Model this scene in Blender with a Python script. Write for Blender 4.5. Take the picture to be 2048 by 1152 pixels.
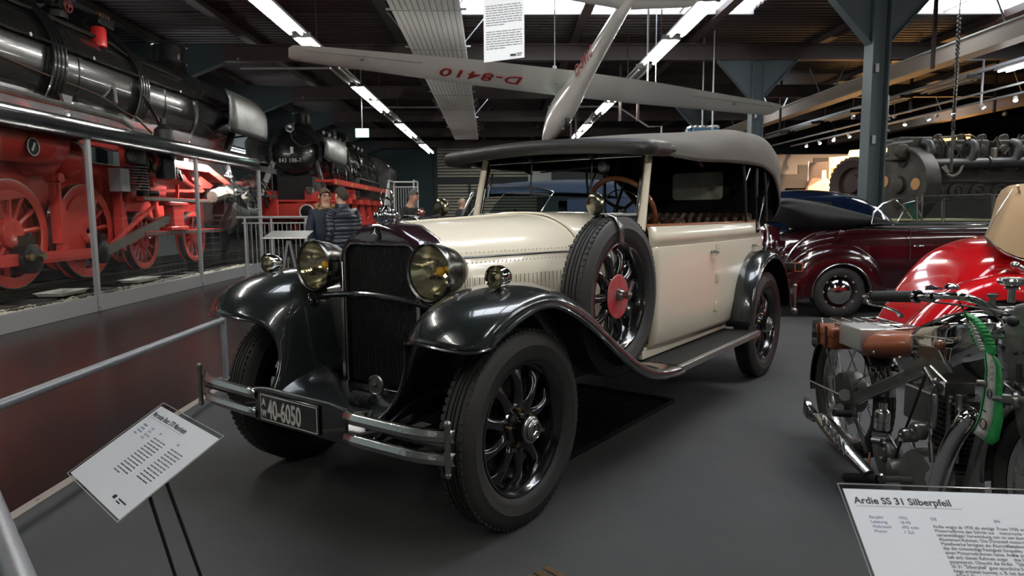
import bpy, bmesh, math, random
from mathutils import Vector as V, Matrix
pi=math.pi; R=math.radians; rnd=random.Random(7)
for o in list(bpy.data.objects): bpy.data.objects.remove(o)
SC=bpy.context.scene; C=SC.collection
# ---------------------------------------------------------------- camera, world, exposure
cam=bpy.data.cameras.new('camera'); co=bpy.data.objects.new('camera',cam); C.objects.link(co); SC.camera=co
F_PX,PITCH,ROLL,YAWC,CAMH=1374.25,0.10748,-0.006283,0.016734,1.2671
cam.sensor_width=36; cam.sensor_fit='HORIZONTAL'; cam.lens=36*F_PX/2048; cam.clip_start=.05; cam.clip_end=200
cam.dof.use_dof=True; cam.dof.focus_distance=3.0; cam.dof.aperture_fstop=5.6
def _cam():
    cy,sy,cp,sp=math.cos(YAWC),math.sin(YAWC),math.cos(PITCH),math.sin(PITCH)
    f=V((sy*cp,cy*cp,-sp)); r=V((cy,-sy,0)); u=r.cross(f)
    cr,sr=math.cos(ROLL),math.sin(ROLL); r2=cr*r+sr*u; u2=-sr*r+cr*u
    m=Matrix((r2,u2,-f)).transposed().to_4x4(); m.translation=V((0,0,CAMH)); co.matrix_world=m
_cam()
def at(px,py,X=None,Y=None,Z=None):
    # point of the hall seen at a photograph pixel, on the plane X=, Y= or Z= (used to measure real positions)
    m=co.matrix_world.to_3x3(); d=m@V(((px-1024)/F_PX,(576-py)/F_PX,-1)); o=V((0,0,CAMH)); k,v=[(k,v) for k,v in enumerate((X,Y,Z)) if v is not None][0]
    return o+d*((v-o[k])/d[k])
w=bpy.data.worlds.new('world'); SC.world=w; w.use_nodes=True
w.node_tree.nodes['Background'].inputs[0].default_value=(.95,.97,1,1); w.node_tree.nodes['Background'].inputs[1].default_value=9.0
SC.view_settings.view_transform='Standard'; SC.view_settings.look='None'; SC.view_settings.gamma=1
SC.view_settings.use_curve_mapping=False; SC.view_settings.exposure=0.1
TUBE_E=70.0      # brightness of the fluorescent tubes
SC.cycles.max_bounces=6; SC.cycles.diffuse_bounces=3; SC.cycles.glossy_bounces=4; SC.cycles.transparent_max_bounces=12
SC.cycles.sample_clamp_indirect=4.0; SC.cycles.caustics_reflective=False; SC.cycles.caustics_refractive=False
# ---------------------------------------------------------------- materials
MATS={}
def mat(name,col=(.5,.5,.5),rough=.5,metal=0,coat=0,emit=0,bump=0,scale=40,var=0,vcol=None,spec=.5,trans=0,kind='noise',alpha=1,vscale=None,ecol=None,sheen=0):
    if name in MATS: return MATS[name]
    m=bpy.data.materials.new(name); m.use_nodes=True; nt=m.node_tree; b=nt.nodes['Principled BSDF']
    b.inputs['Base Color'].default_value=(*col,1); b.inputs['Roughness'].default_value=rough; b.inputs['Metallic'].default_value=metal
    b.inputs['Specular IOR Level'].default_value=spec
    if coat: b.inputs['Coat Weight'].default_value=coat; b.inputs['Coat Roughness'].default_value=.03
    if trans: b.inputs['Transmission Weight'].default_value=trans; b.inputs['IOR'].default_value=1.45
    if alpha<1: b.inputs['Alpha'].default_value=alpha
    if emit: b.inputs['Emission Color'].default_value=(*(ecol or col),1); b.inputs['Emission Strength'].default_value=emit
    tc=None
    if var or bump:
        tc=nt.nodes.new('ShaderNodeTexCoord')
        def tex(s,k):
            t=nt.nodes.new('ShaderNodeTexNoise' if k=='noise' else 'ShaderNodeTexVoronoi'); t.inputs['Scale'].default_value=s
            if k=='noise': t.inputs['Detail'].default_value=5
            nt.links.new(tc.outputs['Object'],t.inputs['Vector']); return t
        if var:
            t=tex(vscale or scale,'noise'); rp=nt.nodes.new('ShaderNodeMix'); rp.data_type='RGBA'
            mr=nt.nodes.new('ShaderNodeMapRange'); mr.inputs[1].default_value=.35; mr.inputs[2].default_value=.68; mr.inputs[4].default_value=var
            nt.links.new(t.outputs[0],mr.inputs[0]); nt.links.new(mr.outputs[0],rp.inputs[0])
            rp.inputs[6].default_value=(*col,1); rp.inputs[7].default_value=(*(vcol or tuple(c*.4 for c in col)),1)
            nt.links.new(rp.outputs[2],b.inputs['Base Color'])
        if bump:
            t=tex(scale,kind); bp=nt.nodes.new('ShaderNodeBump'); bp.inputs['Strength'].default_value=bump; bp.inputs['Distance'].default_value=.01
            nt.links.new(t.outputs[0],bp.inputs['Height']); nt.links.new(bp.outputs[0],b.inputs['Normal'])
    MATS[name]=m; return m
def gls(name,col=(1,1,1),rough=0.0,refl=.08,tint=1.0):
    # thin pane: mostly see-through with a Fresnel reflection
    if name in MATS: return MATS[name]
    m=bpy.data.materials.new(name); m.use_nodes=True; nt=m.node_tree; nt.nodes.clear()
    o=nt.nodes.new('ShaderNodeOutputMaterial'); mx=nt.nodes.new('ShaderNodeMixShader'); t=nt.nodes.new('ShaderNodeBsdfTransparent')
    g=nt.nodes.new('ShaderNodeBsdfGlossy'); fr=nt.nodes.new('ShaderNodeLayerWeight'); fr.inputs[0].default_value=.5
    t.inputs[0].default_value=(*[c*tint for c in col],1); g.inputs['Roughness'].default_value=rough
    pw=nt.nodes.new('ShaderNodeMath'); pw.operation='POWER'; pw.inputs[1].default_value=4.5
    ad=nt.nodes.new('ShaderNodeMath'); ad.operation='MULTIPLY_ADD'; ad.use_clamp=True; ad.inputs[1].default_value=.8; ad.inputs[2].default_value=refl*.5
    nt.links.new(fr.outputs['Facing'],pw.inputs[0]); nt.links.new(pw.outputs[0],ad.inputs[0]); nt.links.new(ad.outputs[0],mx.inputs[0]); nt.links.new(t.outputs[0],mx.inputs[1]); nt.links.new(g.outputs[0],mx.inputs[2]); nt.links.new(mx.outputs[0],o.inputs[0])
    MATS[name]=m; return m
CHROME=mat('chrome',(.72,.72,.7),.08,1); CHROMED=mat('worn_chrome',(.5,.5,.48),.22,1,bump=.15,scale=60)
NICKEL=mat('dull_nickel',(.33,.33,.31),.28,1); ALU=mat('brushed_aluminium',(.42,.43,.43),.36,1,bump=.1,scale=90)
CREAM=mat('cream_paint',(.82,.74,.585),.28,0,coat=.6); GREENBLK=mat('dark_green_black_paint',(.016,.021,.021),.22,0,coat=1)
BLACKP=mat('black_paint',(.008,.008,.008),.2,0,coat=.8); BLACKM=mat('matt_black',(.012,.012,.012),.6)
RUBBER=mat('tyre_rubber',(.022,.021,.020),.55,bump=.15,scale=120,var=.5,vscale=9,vcol=(.035,.033,.031)); PURPLE=mat('dark_purple_enamel',(.020,.008,.012),.15,0,coat=1)
CANVAS=mat('grey_canvas',(.105,.094,.082),.85,bump=.25,scale=300); LEATHERB=mat('black_leather',(.015,.014,.013),.45,bump=.2,scale=80)
BROWNL=mat('dark_brown_leather',(.05,.022,.014),.4,bump=.2,scale=60); WOOD=mat('varnished_wood',(.22,.07,.025),.25,coat=.8,var=.7,vscale=12,vcol=(.07,.02,.008))
REDP=mat('red_disc_paint',(.5,.03,.04),.4,var=.6,vscale=18,vcol=(.35,.2,.2)); WHITEP=mat('white_enamel',(.75,.73,.66),.35)
GALV=mat('grey_painted_metal',(.33,.345,.36),.45,.3,bump=.05,scale=30); STEELG=mat('grey_steel_rail',(.30,.31,.33),.38,.6,bump=.1,scale=40)
TEALD=mat('dark_teal_paint',(.022,.036,.043),.55); BROWNB=mat('brown_painted_steel',(.038,.023,.020),.5); 
LOCOB=mat('gloss_black_locomotive_paint',(.012,.012,.012),.24,0,coat=.5,bump=.25,scale=6); LOCOR=mat('locomotive_red',(.62,.055,.042),.33,coat=.4,bump=.08,scale=8)
LOCOG=mat('locomotive_grey_black_plate',(.06,.062,.06),.36,.4,bump=.2,scale=5,var=.6,vscale=4,vcol=(.14,.145,.14))
DARKS=mat('dark_oily_steel',(.03,.03,.028),.38,.6,bump=.3,scale=25); STEEL=mat('bare_steel',(.30,.29,.27),.35,.9,bump=.1,scale=30)
WHITEB=mat('white_sheet',(.88,.90,.93),.45); INK=mat('dark_ink',(.02,.022,.035),.6); INKB=mat('blue_grey_ink',(.12,.15,.3),.6)
ACRYL=gls('clear_acrylic',(.99,.99,.99),.02,.05); GLASS=gls('window_glass',(.93,.96,.95),0,.07); GLASSD=gls('dark_car_glass',(.55,.6,.6),0,.10)
GLIDW=mat('white_glider_gelcoat',(.84,.82,.77),.22,coat=.7); REDT=mat('red_lettering',(.38,.02,.02),.5)
TUBEON=mat('lit_fluorescent_tube',(1,1,.97),.5,emit=TUBE_E,ecol=(1,.985,.93)); TUBEOFF=mat('unlit_fluorescent_tube',(.55,.55,.52),.35)
# ---------------------------------------------------------------- geometry helper
def frame(d,up=V((0,0,1))):
    d=V(d).normalized(); 
    if abs(d.dot(up))>.97: up=V((1,0,0)) if abs(d.x)<.9 else V((0,1,0))
    s=d.cross(up).normalized(); u=s.cross(d); return s,u,d
class G:
    def __init__(s): s.v=[]; s.f=[]
    def add(s,vs,fs):
        n=len(s.v); s.v+= [tuple(p) for p in vs]; s.f+=[tuple(i+n for i in f) for f in fs]; return s
    def box(s,c,d,rz=0,rx=0,ry=0):
        m=Matrix.Rotation(rz,3,'Z')@Matrix.Rotation(ry,3,'Y')@Matrix.Rotation(rx,3,'X'); c=V(c)
        vs=[c+m@V((x*d[0]/2,y*d[1]/2,z*d[2]/2)) for x in (-1,1) for y in (-1,1) for z in (-1,1)]
        return s.add(vs,[(0,1,3,2),(4,6,7,5),(0,4,5,1),(2,3,7,6),(0,2,6,4),(1,5,7,3)])
    def span(s,a,b): return s.box([(a[i]+b[i])/2 for i in range(3)],[abs(a[i]-b[i]) for i in range(3)])
    def bar(s,p,q,w,h,up=(0,0,1)):
        p,q=V(p),V(q); a,u,d=frame(q-p,V(up)); vs=[]
        for e in (p,q):
            for i,j in ((-1,-1),(1,-1),(1,1),(-1,1)): vs.append(e+a*i*w/2+u*j*h/2)
        return s.add(vs,[(0,1,2,3),(7,6,5,4),(0,4,5,1),(1,5,6,2),(2,6,7,3),(3,7,4,0)])
    def grid(s,rows,cu=False,cv=False):
        n=len(rows);m=len(rows[0]); vs=[p for r in rows for p in r]; fs=[]
        for i in range(n if cu else n-1):
            for j in range(m if cv else m-1):
                fs.append((i*m+j,((i+1)%n)*m+j,((i+1)%n)*m+(j+1)%m,i*m+(j+1)%m))
        return s.add(vs,fs)
    def tube(s,path,r,n=8,closed=False,cap=True,flat=1.0,up=(0,0,1)):
        P=[V(p) for p in path]; k=len(P); rows=[]; prev=None
        for i,p in enumerate(P):
            d=(P[(i+1)%k]-P[i-1]) if closed else (P[min(i+1,k-1)]-P[max(i-1,0)])
            if prev is None: a,u,_=frame(d,V(up))
            else:
                dn=d.normalized(); a=(prev-dn*prev.dot(dn)).normalized(); u=a.cross(dn)
            prev=a; rr=r[i] if isinstance(r,(list,tuple)) else r
            rows.append([p+a*rr*math.cos(2*pi*j/n)+u*rr*flat*math.sin(2*pi*j/n) for j in range(n)])
        s.grid(rows,closed,True)
        if cap and not closed:
            s.add(rows[0],[tuple(range(n))[::-1]]); s.add(rows[-1],[tuple(range(n))])
        return s
    def cyl(s,p,q,r,n=16,r2=None): return s.tube([p,q],[r,r if r2 is None else r2],n)
    def lathe(s,prof,o=(0,0,0),ax=(0,0,1),n=24,a0=0,a1=2*pi,cap=False):
        # prof: (radius, distance along axis)
        o=V(o); a,u,d=frame(ax); full=abs(a1-a0-2*pi)<1e-6; k=n if full else n+1
        rows=[[o+d*h+(a*math.cos(a0+(a1-a0)*j/n)+u*math.sin(a0+(a1-a0)*j/n))*max(r,1e-4) for j in range(k)] for r,h in prof]
        s.grid(rows,False,full)
        if cap: s.add(rows[0],[tuple(range(k))[::-1]]); s.add(rows[-1],[tuple(range(k))])
        return s
    def ball(s,c,r,n=12,sc=(1,1,1)):
        c=V(c); rows=[[c+V((sc[0]*r*math.sin(pi*i/n)*math.cos(2*pi*j/(2*n)),sc[1]*r*math.sin(pi*i/n)*math.sin(2*pi*j/(2*n)),sc[2]*r*math.cos(pi*i/n))) for j in range(2*n)] for i in range(n+1)]
        rows[0]=[p+V((1e-5*math.cos(j),1e-5*math.sin(j),0)) for j,p in enumerate(rows[0])]
        return s.grid(rows,False,True)
    def prism(s,poly,off):
        # extrude a planar 3-D polygon by vector off
        n=len(poly); a=[V(p) for p in poly]; b=[p+V(off) for p in a]
        return s.add(a+b,[tuple(range(n))[::-1],tuple(range(n,2*n))]+[(i,(i+1)%n,n+(i+1)%n,n+i) for i in range(n)])
    def map(s,fn): s.v=[tuple(fn(V(p))) for p in s.v]; return s
    def join(s,o): return s.add(o.v,o.f)
def sing(name):
    return name
def make(name,g,m,parent=None,loc=(0,0,0),rz=0,bevel=0,sub=0,solid=0,smooth=35,recalc=True,kind=None,mirror=None,label=None,mat2=None,so=-1):
    me=bpy.data.meshes.new(name); me.from_pydata([tuple(p) for p in g.v],[],g.f)
    if recalc:
        bm=bmesh.new(); bm.from_mesh(me); bmesh.ops.remove_doubles(bm,verts=bm.verts,dist=2e-5); bmesh.ops.recalc_face_normals(bm,faces=bm.faces); bm.to_mesh(me); bm.free()
    me.materials.append(m)
    if mat2: me.materials.append(mat2)
    if smooth:
        me.shade_smooth(); 
        if not sub: me.set_sharp_from_angle(angle=R(smooth))
    o=bpy.data.objects.new(name,me); C.objects.link(o); o.location=loc; o.rotation_euler=(0,0,rz)
    if parent: o.parent=parent
    if bevel: b=o.modifiers.new('b','BEVEL'); b.width=bevel; b.segments=2; b.limit_method='ANGLE'
    if sub: b=o.modifiers.new('s','SUBSURF'); b.levels=b.render_levels=sub
    if solid:
        b=o.modifiers.new('t','SOLIDIFY'); b.thickness=solid; b.offset=so
        if mat2: b.material_offset=1
    if kind: o['kind']=kind
    if label: o['label']=label
    return o
def tag(o,label,cat,group=None,kind=None):
    o['label']=label; o['category']=cat
    if group: o['group']=group
    if kind: o['kind']=kind
    return o
def thing(name,label,cat,loc=(0,0,0),rz=0,group=None):
    o=bpy.data.objects.new(name,None); C.objects.link(o); o.empty_display_size=.1; o.location=loc; o.rotation_euler=(0,0,rz)
    return tag(o,label,cat,group)
def struct(name,g,m,**k):
    o=make(name,g,m,**k); 
    if not k.get('parent'): o['kind']='structure'
    return o
def clone(o,parent=None,loc=None,rz=None):
    c=o.copy(); C.objects.link(c); c.parent=parent
    if loc is not None: c.location=loc
    if rz is not None: c.rotation_euler=(0,0,rz)
    for ch in list(o.children): clone(ch,c)
    return c
def text(name,body,size,m,parent,M,ext=.001,align='LEFT',bold=0,sx=1,shear=0,spacing=1,line=1):
    cu=bpy.data.curves.new(name,'FONT'); cu.body=body; cu.size=size; cu.extrude=ext; cu.align_x=align; cu.offset=bold; cu.shear=shear; cu.space_character=spacing; cu.space_line=line; cu.resolution_u=3
    cu.materials.append(m); tmp=bpy.data.objects.new('tmp',cu); me=bpy.data.meshes.new_from_object(tmp); bpy.data.objects.remove(tmp)
    me.name=name; o=bpy.data.objects.new(name,me); C.objects.link(o); o.parent=parent
    o.matrix_local=M@Matrix.Diagonal((sx,1,1,1)); return o
def mframe(o,x,y):
    x=V(x).normalized(); y=V(y); y=(y-x*y.dot(x)).normalized(); z=x.cross(y); m=Matrix((x,y,z)).transposed().to_4x4(); m.translation=V(o); return m
def smoothpath(P,k=6,closed=False):
    P=[V(p) for p in P]; n=len(P); out=[]
    for i in range(n if closed else n-1):
        p0=P[(i-1)%n] if closed or i>0 else P[0]*2-P[1]; p1=P[i]; p2=P[(i+1)%n]; p3=P[(i+2)%n] if closed or i<n-2 else P[-1]*2-P[-2]
        for j in range(k):
            t=j/k; out.append(.5*((2*p1)+(p2-p0)*t+(2*p0-5*p1+4*p2-p3)*t*t+(3*p1-p0-3*p2+p3)*t**3))
    if not closed: out.append(P[-1])
    return out
# ================================================================ the hall
BAY=[-4.8,.8,6.4,12.0,17.6,23.2,28.8,34.4,40.0]     # portal frames along the hall
ZB,ZR=5.05,5.75                            # beam underside, roof deck underside
def floor_():
    cm=mat('grey_carpet',(.068,.069,.070),.93,bump=.35,scale=260,var=.5,vscale=2.2,vcol=(.086,.086,.086),spec=.2)
    m=mat('dark_red_sealed_floor',(.018,.0065,.005),.27,var=1,vscale=.8,vcol=(.007,.007,.008),bump=.15,scale=3,spec=.12)
    struct('floor',G().span((-2.06,-9,-.1),(24,42.2,0)),cm)
    struct('floor_aisle',G().span((-11,-9,-.1),(-2.10,42.2,-.004)),m)
    t=struct('trim_1',G().span((-2.11,-9,-.05),(-2.055,42.2,.006)),mat('pale_edge_strip',(.42,.38,.34),.4,.5))
    s=G()
    for y in range(-4,20): s.lathe([(0,.004),(.009,.003),(.011,0)],(-2.083,y*.9+.3,.006),(0,0,1),8)
    make('screw',s,STEEL,t,kind='stuff')
floor_()
def walls():
    tw=mat('teal_grey_wall_paint',(.19,.23,.24),.8,bump=.05,scale=20); dt=mat('dark_teal_wall_paint',(.036,.068,.078),.7,bump=.05,scale=15)
    dn=mat('near_black_wall_paint',(.014,.016,.018),.75)
    # left wall with a pitched top in every bay
    g=G().span((-10.1,-9,0),(-10,42.2,4.4))
    for i,y in enumerate(BAY[:-1]):
        y2=BAY[i+1]; g.prism([(-10.1,y,4.4),(-10.1,y2,4.4),(-10.1,y2,4.6),(-10.1,y+1.4,5.7),(-10.1,y,4.9)],(-.1,0,0))
    wl=struct('wall_left',G().span((-10.4,-9,0),(-10.2,42.2,6.1)),BROWNB); make('gable_panel',g,tw,wl)
    YB=42
    struct('wall_back',G().span((-11,YB,0),(-3.8,YB+.2,6.2)).span((-3.8,YB,5.66),(24,YB+.2,6.2)).span((2.3,YB,0),(24,YB+.2,5.7)),dt)
    struct('wall_right',G().span((24,-9,0),(24.2,YB,6.2)),dn); struct('wall_front',G().span((-11,-9.2,0),(24,-9,6.2)),mat('pale_front_wall',(.35,.35,.34),.8))
    t=struct('door_1',G().span((-3.8,YB+.15,0),(2.4,YB+.25,5.8)).span((-3.75,YB,3.12),(2.3,YB+.1,3.42)).span((-3.95,YB-.1,0),(-3.74,YB+.1,5.6)),TEALD)
    m1=mat('roller_shutter_slats',(.55,.54,.46),.5,.2); m2=mat('red_shutter_box',(.25,.06,.045),.5)
    for k in range(31):
        z=.05+k*.18
        if 3.0<z<3.42: continue
        make('slat',G().prism([(-3.75,YB+.05,z),(-3.75,YB-.03,z+.04),(-3.75,YB-.03,z+.11),(-3.75,YB+.05,z+.15),(-3.75,YB+.1,z+.15),(-3.75,YB+.1,z)],(6.0,0,0)),m1,t,smooth=0)
    make('head_box',G().span((-3.8,YB-.2,5.56),(2.3,YB+.1,5.72)),m2,t)
    for k in range(7): make('cream_patch',G().span((-3.6+k*.85,YB-.22,5.6),(-3.3+k*.85,YB-.2,5.67)),mat('worn_cream_patch',(.4,.33,.27),.6),t)
    make('post',G().span((-1.9,YB-.1,0),(-1.76,YB,3.2)),TEALD,t)
    make('white_board',G().span((1.72,YB-.12,2.3),(3.12,YB-.06,3.95)),WHITEB,bpy.data.objects['wall_back']); make('grey_board',G().span((3.13,YB-.12,2.3),(6.5,YB-.06,3.95)),mat('grey_wall_board',(.13,.14,.15),.7),bpy.data.objects['wall_back'])
    # pale stepped wall on the right and the white board beyond the cars
    bw=mat('beige_wall_paint',(.20,.165,.15),.85,bump=.05,scale=9); bd=mat('taupe_step_paint',(.075,.06,.058),.85)
    g=G().span((8.2,30,0),(15.4,30.15,3.75)); struct('wall_partition',g,bw)
    g=G()
    for x0,x1,z1 in [(11.0,12.05,2.35),(12.05,12.95,2.9),(12.95,13.6,3.3),(13.6,15.3,3.6),(12.4,15.4,2.3),(11,15,1.2)]: g.span((x0,29.94,0),(x1,30.01,z1))
    make('step_stencil',g,bd,bpy.data.objects['wall_partition'])
walls()
def roof():
    deck=mat('red_brown_corrugated_deck',(.028,.017,.016),.55,.1)
    # skylight strips: (y0,y1,[(x0,x1)...]); deck is built around them
    SK=[(3.1,4.6),(14.3,15.85),(24.8,26.4)]
    RNG={0:[(-1.1,5.6),(8.9,24)],1:[(-1.15,5.7),(8.9,24)],2:[(-1.3,3.0),(8.6,12.1),(12.9,15.6)]}
    ys=[-9]+[y for s in SK for y in s]+[42.2]
    r=struct('ceiling',G().span((-10.2,-9,ZR+.08),(24,-8.8,ZR+.3)),deck)
    def corr(x0,x1,y0,y1):
        rows=[[],[]]; y=y0; k=0
        pr=[(0,0),(.09,0),(.12,.055),(.21,.055),(.24,0)]
        while y<y1:
            for dy,dz in pr[:-1]:
                yy=min(y+dy,y1); rows[0].append(V((x0,yy,ZR+dz))); rows[1].append(V((x1,yy,ZR+dz)))
            y+=.24
        rows[0].append(V((x0,y1,ZR)));rows[1].append(V((x1,y1,ZR)))
        return G().grid(rows)
    for i in range(len(ys)-1):
        y0,y1=ys[i],ys[i+1]
        if i%2==0: make('roof_sheet',corr(-10.2,24,y0,y1),deck,r,smooth=0,solid=.02,so=1)
        else:
            x=-10.2
            for a,b in RNG[i//2]+[(24,24)]:
                if a>x: make('roof_sheet',corr(x,a,y0,y1),deck,r,smooth=0,solid=.02,so=1)
                if b>a:
                    g=G().bar((a,y0,ZR-.03),(b,y0,ZR-.03),.08,.1).bar((a,y1,ZR-.03),(b,y1,ZR-.03),.08,.1); k=a+1.1
                    while k<b: g.bar((k,y0,ZR-.02),(k,y1,ZR-.02),.035,.035); k+=2.05
                    make('skylight_frame',g,mat('pale_skylight_frame',(.35,.34,.33),.5),r)
                    make('skylight_pane',G().span((a,y0,ZR+.02),(b,y1,ZR+.03)),gls('skylight_glass',(.95,.97,1),.3,.02),r)
                x=b
    # beams across the hall, one object for each frame, with knee braces at the posts
    for i,y in enumerate(BAY):
        b=struct('trim_%d'%(i+2),G().span((-6.8,y-.09,ZB+.36),(24,y+.09,ZB+.4)).span((-6.8,y-.09,ZB),(24,y+.09,ZB+.04)).span((-6.8,y-.012,ZB),(24,y+.012,ZB+.4)),BROWNB)
        g=G().prism([(-10,y,4.0),(-10,y,ZB+.5),(-6.8,y,ZB+.42),(-6.8,y,ZB-.02),(-9.2,y,4.1)],(0,.1,0)).span((-10,y-.12,0),(-9.72,y+.12,5.2))
        g.bar((-9.25,y+.05,4.05),(-6.8,y+.05,ZB-.02),.24,.03); make('haunch',g,TEALD,b)
        make('end_bolt',G().cyl((-6.4,y-.12,ZB+.02),(-6.4,y-.12,ZB+.06),.03,8).cyl((-5,y-.12,ZB+.02),(-5,y-.12,ZB+.06),.03,8),STEEL,b,kind='stuff')
    # purlins along the hall
    for k,x in enumerate([-8.6,-6.2,-4.9,-2.45,-.9,1.9,4.9,8.3,11.4,14.6,17.8,21]):
        struct('trim_%d'%(k+10),G().span((x-.05,-9,ZR-.17),(x+.05,42.2,ZR-.0)).span((x-.11,-9,ZR-.19),(x+.11,42.2,ZR-.165)),BROWNB)
roof()
def column(y,x,label):
    t=thing('steel_column',label,'column',(x,y,0),0); 
    m=mat('teal_steel_paint',(.05,.068,.078),.5,bump=.05,scale=12)
    make('shaft',G().span((-.15,-.15,0),(-.13,.15,ZB-.02)).span((.13,-.15,0),(.15,.15,ZB-.02)).span((-.13,-.012,0),(.13,.012,ZB-.02)),m,t)
    for sgn in (-1,1):
        make('knee_brace',G().prism([(sgn*.15,-.012,4.1),(sgn*.15,-.012,ZB),(sgn*1.0,-.012,ZB)],(0,.024,0)).bar((sgn*.15,0,4.1),(sgn*1.0,0,ZB-.01),.2,.02),m,t)
    make('base_plate',G().span((-.25,-.25,0),(.25,.25,.02)),m,t)
    make('cable_clip',G().box((-.03,-.06,3.7),(.06,.06,.14)).box((-.03,-.06,2.5),(.06,.06,.14)),GALV,t,kind='stuff')
for y,l in ((12.0,'teal steel column standing right in front of the big engine flywheel'),(17.6,'teal steel column behind the right tip of the glider wing')): column(y,6.47,l)
column(23.2,6.6,'far teal steel column half hidden behind the grey canvas car top')
# ---------------------------------------------------------------- strip lights
def lrow(x,z,on,off,y0,y1,name,lab):
    t=thing('light_rail',lab,'light rail',(x,0,z))
    make('rail',G().span((-.045,y0,.10),(.045,y1,.17)),GALV,t)
    h=G(); y=y0+.6
    while y<y1: h.cyl((0,y,.1),(0,y,ZR-z),.012,6); y+=3.55
    make('hanger',h,BROWNB,t,kind='stuff')
    for k,yy in enumerate(on+off):
        lit=k<len(on); f=thing('strip_light',lab_l(lit,name,yy),'ceiling light',(x,yy,z),0,('lit' if lit else 'unlit')+' twin tube fixtures '+name)
        make('housing',G().prism([(-.17,0,.0),(-.05,0,.04),(.05,0,.04),(.17,0,.0),(.17,0,.03),(.05,0,.07),(-.05,0,.07),(-.17,0,.03)],(0,1.98,0)),mat('light_housing',(.22,.21,.19),.45),f)
        make('bracket',G().span((-.17,-.06,.0),(.17,-.01,.09)),BLACKM,f)
        for s in (-1,1):
            make('tube',G().cyl((s*.095,.06,-.02),(s*.095,1.92,-.02),.022,10),TUBEON if lit else TUBEOFF,f)
def sum_boxes(cs,d):
    g=G(); [g.box(c,d) for c in cs]; return g
_ord='first second third fourth fifth sixth seventh eighth ninth tenth eleventh twelfth'.split()
_cnt={}
def lab_l(lit,name,yy):
    k=(lit,name)
    if yy<8:
        k=(lit,name,0); _cnt[k]=_cnt.get(k,-1)+1; return _ord[_cnt[k]]+(' lit' if lit else ' unlit')+' tube light overhead outside the picture, '+name
    _cnt[k]=_cnt.get(k,-1)+1
    return '%s %s tube light in the %s'%(_ord[_cnt[k]],'lit' if lit else 'unlit',name)
LZ=4.45
lrow(-3.55,LZ,[-3.6,-1.4,3.5,5.7,10.6,12.9,17.7,19.9,24.8,27.0,32.0,34.3],[8.2,15.3,22.3,29.4],-8,37,'left row above the locomotives','long dark rail carrying the left row of ceiling lights')
lrow(3.2,LZ,[-3.4,-1.2,3.6,5.8,10.8,13.1,18.0,20.4,25.2,27.6,32.4,34.7],[15.6,22.9,30],-8,37,'middle row beside the glider','long dark rail carrying the middle row of ceiling lights')
lrow(11.5,LZ,[-3.4,-1.2,3.6,5.8,10.8,14.0],[16.9,19.7,22.5,25.3,28.1],-8,30,'right row below the beige duct','long dark rail carrying the right row of ceiling lights')

t=thing('light_rail','added unseen light rail along the left wall behind the locomotives','light rail',(-9.2,0,3.5))  # added rail and tubes, out of sight, to brighten the left wall
make('rail',G().span((-.05,4,.10),(.05,36,.17)),GALV,t)
for k in range(9):
    f=thing('added_fill_light','added unseen fill light behind the locomotives, %s along the left wall'%_ord[k],'ceiling light',(-9.2,5+3.6*k,3.5)); make('housing',G().prism([(-.1,0,-.03),(.1,0,-.03),(.06,0,-.08),(-.06,0,-.08)],(0,2.4,0)),GALV,f); make('tube',G().cyl((0,.05,0),(0,2.35,0),.022,10),mat('added_fill_tube',(1,1,1),.5,emit=34),f)

# added spotlights behind the camera that brighten the glider and the ribbed panel
for k,(p,q,e) in enumerate((((-5,-1.5,2.6),(-.5,13.5,4.0),900),((5.2,-1.5,2.6),(3.4,15,3.8),900),((0,-2.5,2.4),(-1.2,16,4.8),700))):
    s=thing('spotlight','%s added fill spotlight behind the camera brightening the glider, outside the picture'%_ord[k],'spotlight',p); d=(V(q)-V(p)).normalized()
    make('can',G().lathe([(0,-.2),(.08,-.2),(.1,-.02),(.09,-.02),(.07,-.1),(0,-.12)],(0,0,0),d,18),BLACKM,s); make('stand',G().cyl((0,-.15,-.1),(0,-.15,-p[2]),.02,8).cyl((0,-.15,-p[2]+.02),(0,-.15,-p[2]),.2,18),BLACKM,s)
    l=bpy.data.lights.new('spot','SPOT'); l.energy=e; l.color=(1,.98,.93); l.spot_size=R(52); l.spot_blend=.8; l.shadow_soft_size=.08; lo=bpy.data.objects.new('spot_lamp',l); C.objects.link(lo); lo.parent=s; lo.rotation_euler=d.to_track_quat('-Z','Y').to_euler()
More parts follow.
